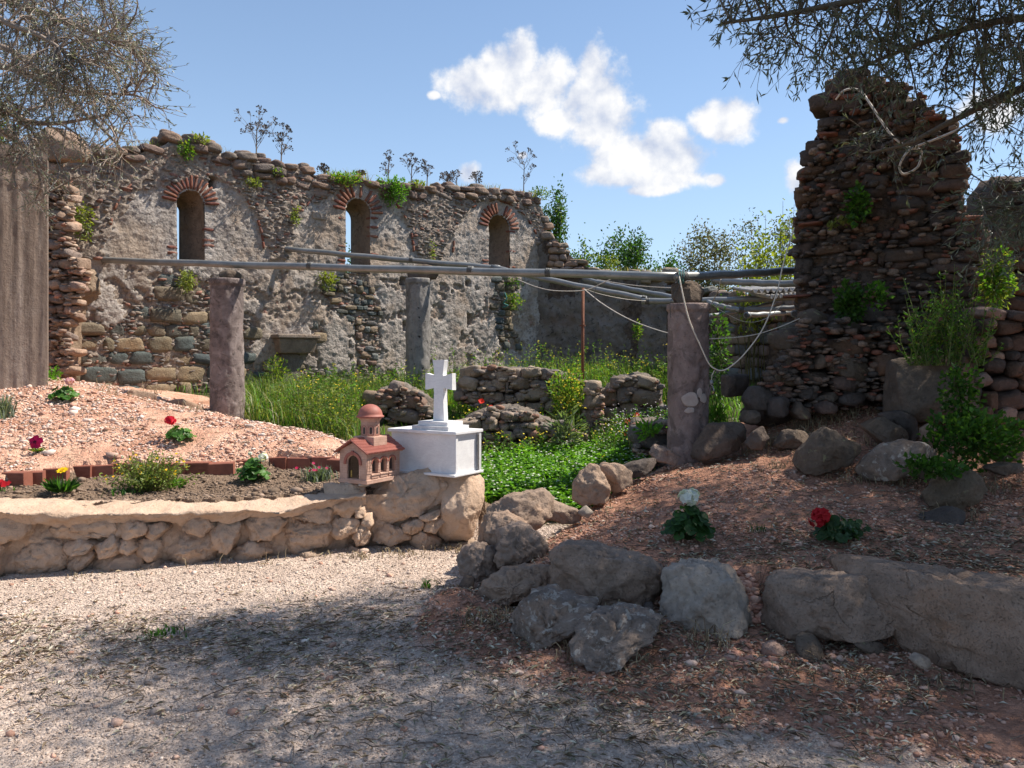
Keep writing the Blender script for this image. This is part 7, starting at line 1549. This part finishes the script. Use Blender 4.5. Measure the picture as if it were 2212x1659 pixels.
def lm(x, y):
    band_ = np.exp(-((y - 4.75 - .12 * x) / .62) ** 2) * 1.2 + np.where(x > .2, .4, 0) * (y < 5.2) + .03 + .5 * np.exp(-(((x - .3) / 1.2) ** 2 + ((y - 3.7) / .5) ** 2))
    return (np.abs(x) < y * .66 + 1.2) & (wat(w_soil, x, y) < .5) & (r_.random(len(x)) < band_ * (.25 + 1.5 * np.clip(nz2(x, y, 1.1, 6.6) + .35, 0, 1)))
P = zone_pts(r_, 38000, (-4.8, 4.2, 2.8, 6.8), mask=lm)
tag(litter(P[:9500], r_, 2000, LIT, (.16,.115,.085)).build('leaf_litter', M['bits']), 'fallen olive leaves and twigs strewn over the path', 'leaf litter', kind='stuff')
P = zone_pts(r_, 9000, (-.3, 5, 4.4, 8.8), w_pink, mask=lambda x, y: (np.abs(x) < y * .66 + 1.2) & (r_.random(len(x)) < .6)); tag(litter(P[:3600], r_, 900, LIT + [(.44,.42,.35)], (.17,.12,.09)).build('leaf_litter', M['bits']), 'olive leaves and twigs lying on the right-hand bed', 'leaf litter', kind='stuff')
P = zone_pts(r_, 3000, (-5, -1.2, 6, 11), w_pink, mask=lambda x, y: np.abs(x) < y * .66 + 1.2); tag(litter(P[:500], r_, 350, LIT, (.30,.23,.16)).build('leaf_litter', M['bits']), 'dry bits of stalk on the left mound', 'leaf litter', kind='stuff')
# dry grass and root tangles
vg = Veg()
def dry(u, v, n, hh, sp, y0=3.2, curl=.8, cols=DRY):
    b = hit(u, v, y0)
    for k in range(n):
        p = b + np.array([r_.normal() * sp, r_.normal() * sp * .6, 0]); p[2] = float(H(p[0], p[1])) - .01; h = r_.uniform(.3, 1) * hh; a = r_.uniform(0, 6.28); d_ = np.array([math.cos(a), math.sin(a), 0]) * h * curl * r_.random(); q = p + np.array([0, 0, h * .7]) + d_ * .4; t_ = p + np.array([0, 0, h * r_.uniform(.3, 1.0)]) + d_
        stick(vg, [p, (p + q) / 2 + r_.normal(size=3) * .008, q, t_], [.0038, .0032, .0026, .0015], np.array(cols[r_.integers(len(cols))]) * r_.uniform(.6, 1.2))
for a in ((960,1188,70,.09,.10),(860,1200,60,.08,.12),(780,1205,50,.08,.08),(700,1200,20,.10,.06),(600,1215,10,.14,.08),(460,1225,10,.12,.1),(165,1250,14,.08,.06),(1010,1195,60,.08,.06),(310,1245,8,.07,.05),(935,1270,10,.12,.08)): dry(*a)
for a in ((1560,985,60,.20,.12,6),(1640,970,90,.22,.16,6),(1700,960,110,.2,.18,6),(1760,920,110,.22,.2,6),(1820,900,90,.2,.18,6),(1880,960,60,.16,.14,6),(1960,1045,60,.14,.14,5),(1850,1040,50,.12,.12,5),(2060,1120,60,.14,.14,5),(2130,1060,60,.16,.12,5),(1680,1010,50,.10,.14,5),(1450,985,20,.10,.08,6),(1290,1345,26,.22,.12,3.6),(1180,1330,60,.12,.16,3.6),(1100,1340,60,.10,.14,3.6),(1040,1340,50,.10,.10,3.6),(1530,1395,24,.20,.08,3.6),(1360,1440,30,.10,.10,3.6),(1250,1420,40,.12,.06,3.6),(1740,1440,30,.08,.14,3.4),(2000,1480,40,.10,.16,3.3),(1500,1240,8,.16,.1,4.6),(1400,1150,12,.14,.2,4.6),(1330,1110,12,.12,.2,5),(1990,880,60,.22,.12,7),(1720,840,50,.18,.14,7.5)): dry(*a)
for a in ((330,850,16,.25,.10,8.5),(420,890,14,.2,.08,8.5),(120,835,14,.15,.12,8),(230,850,20,.22,.15,9)): dry(*a)
tag(vg.build('dry_grass', M['twig']), 'dry grass stalks and root tangles around stones and walls', 'dry grass', kind='stuff')
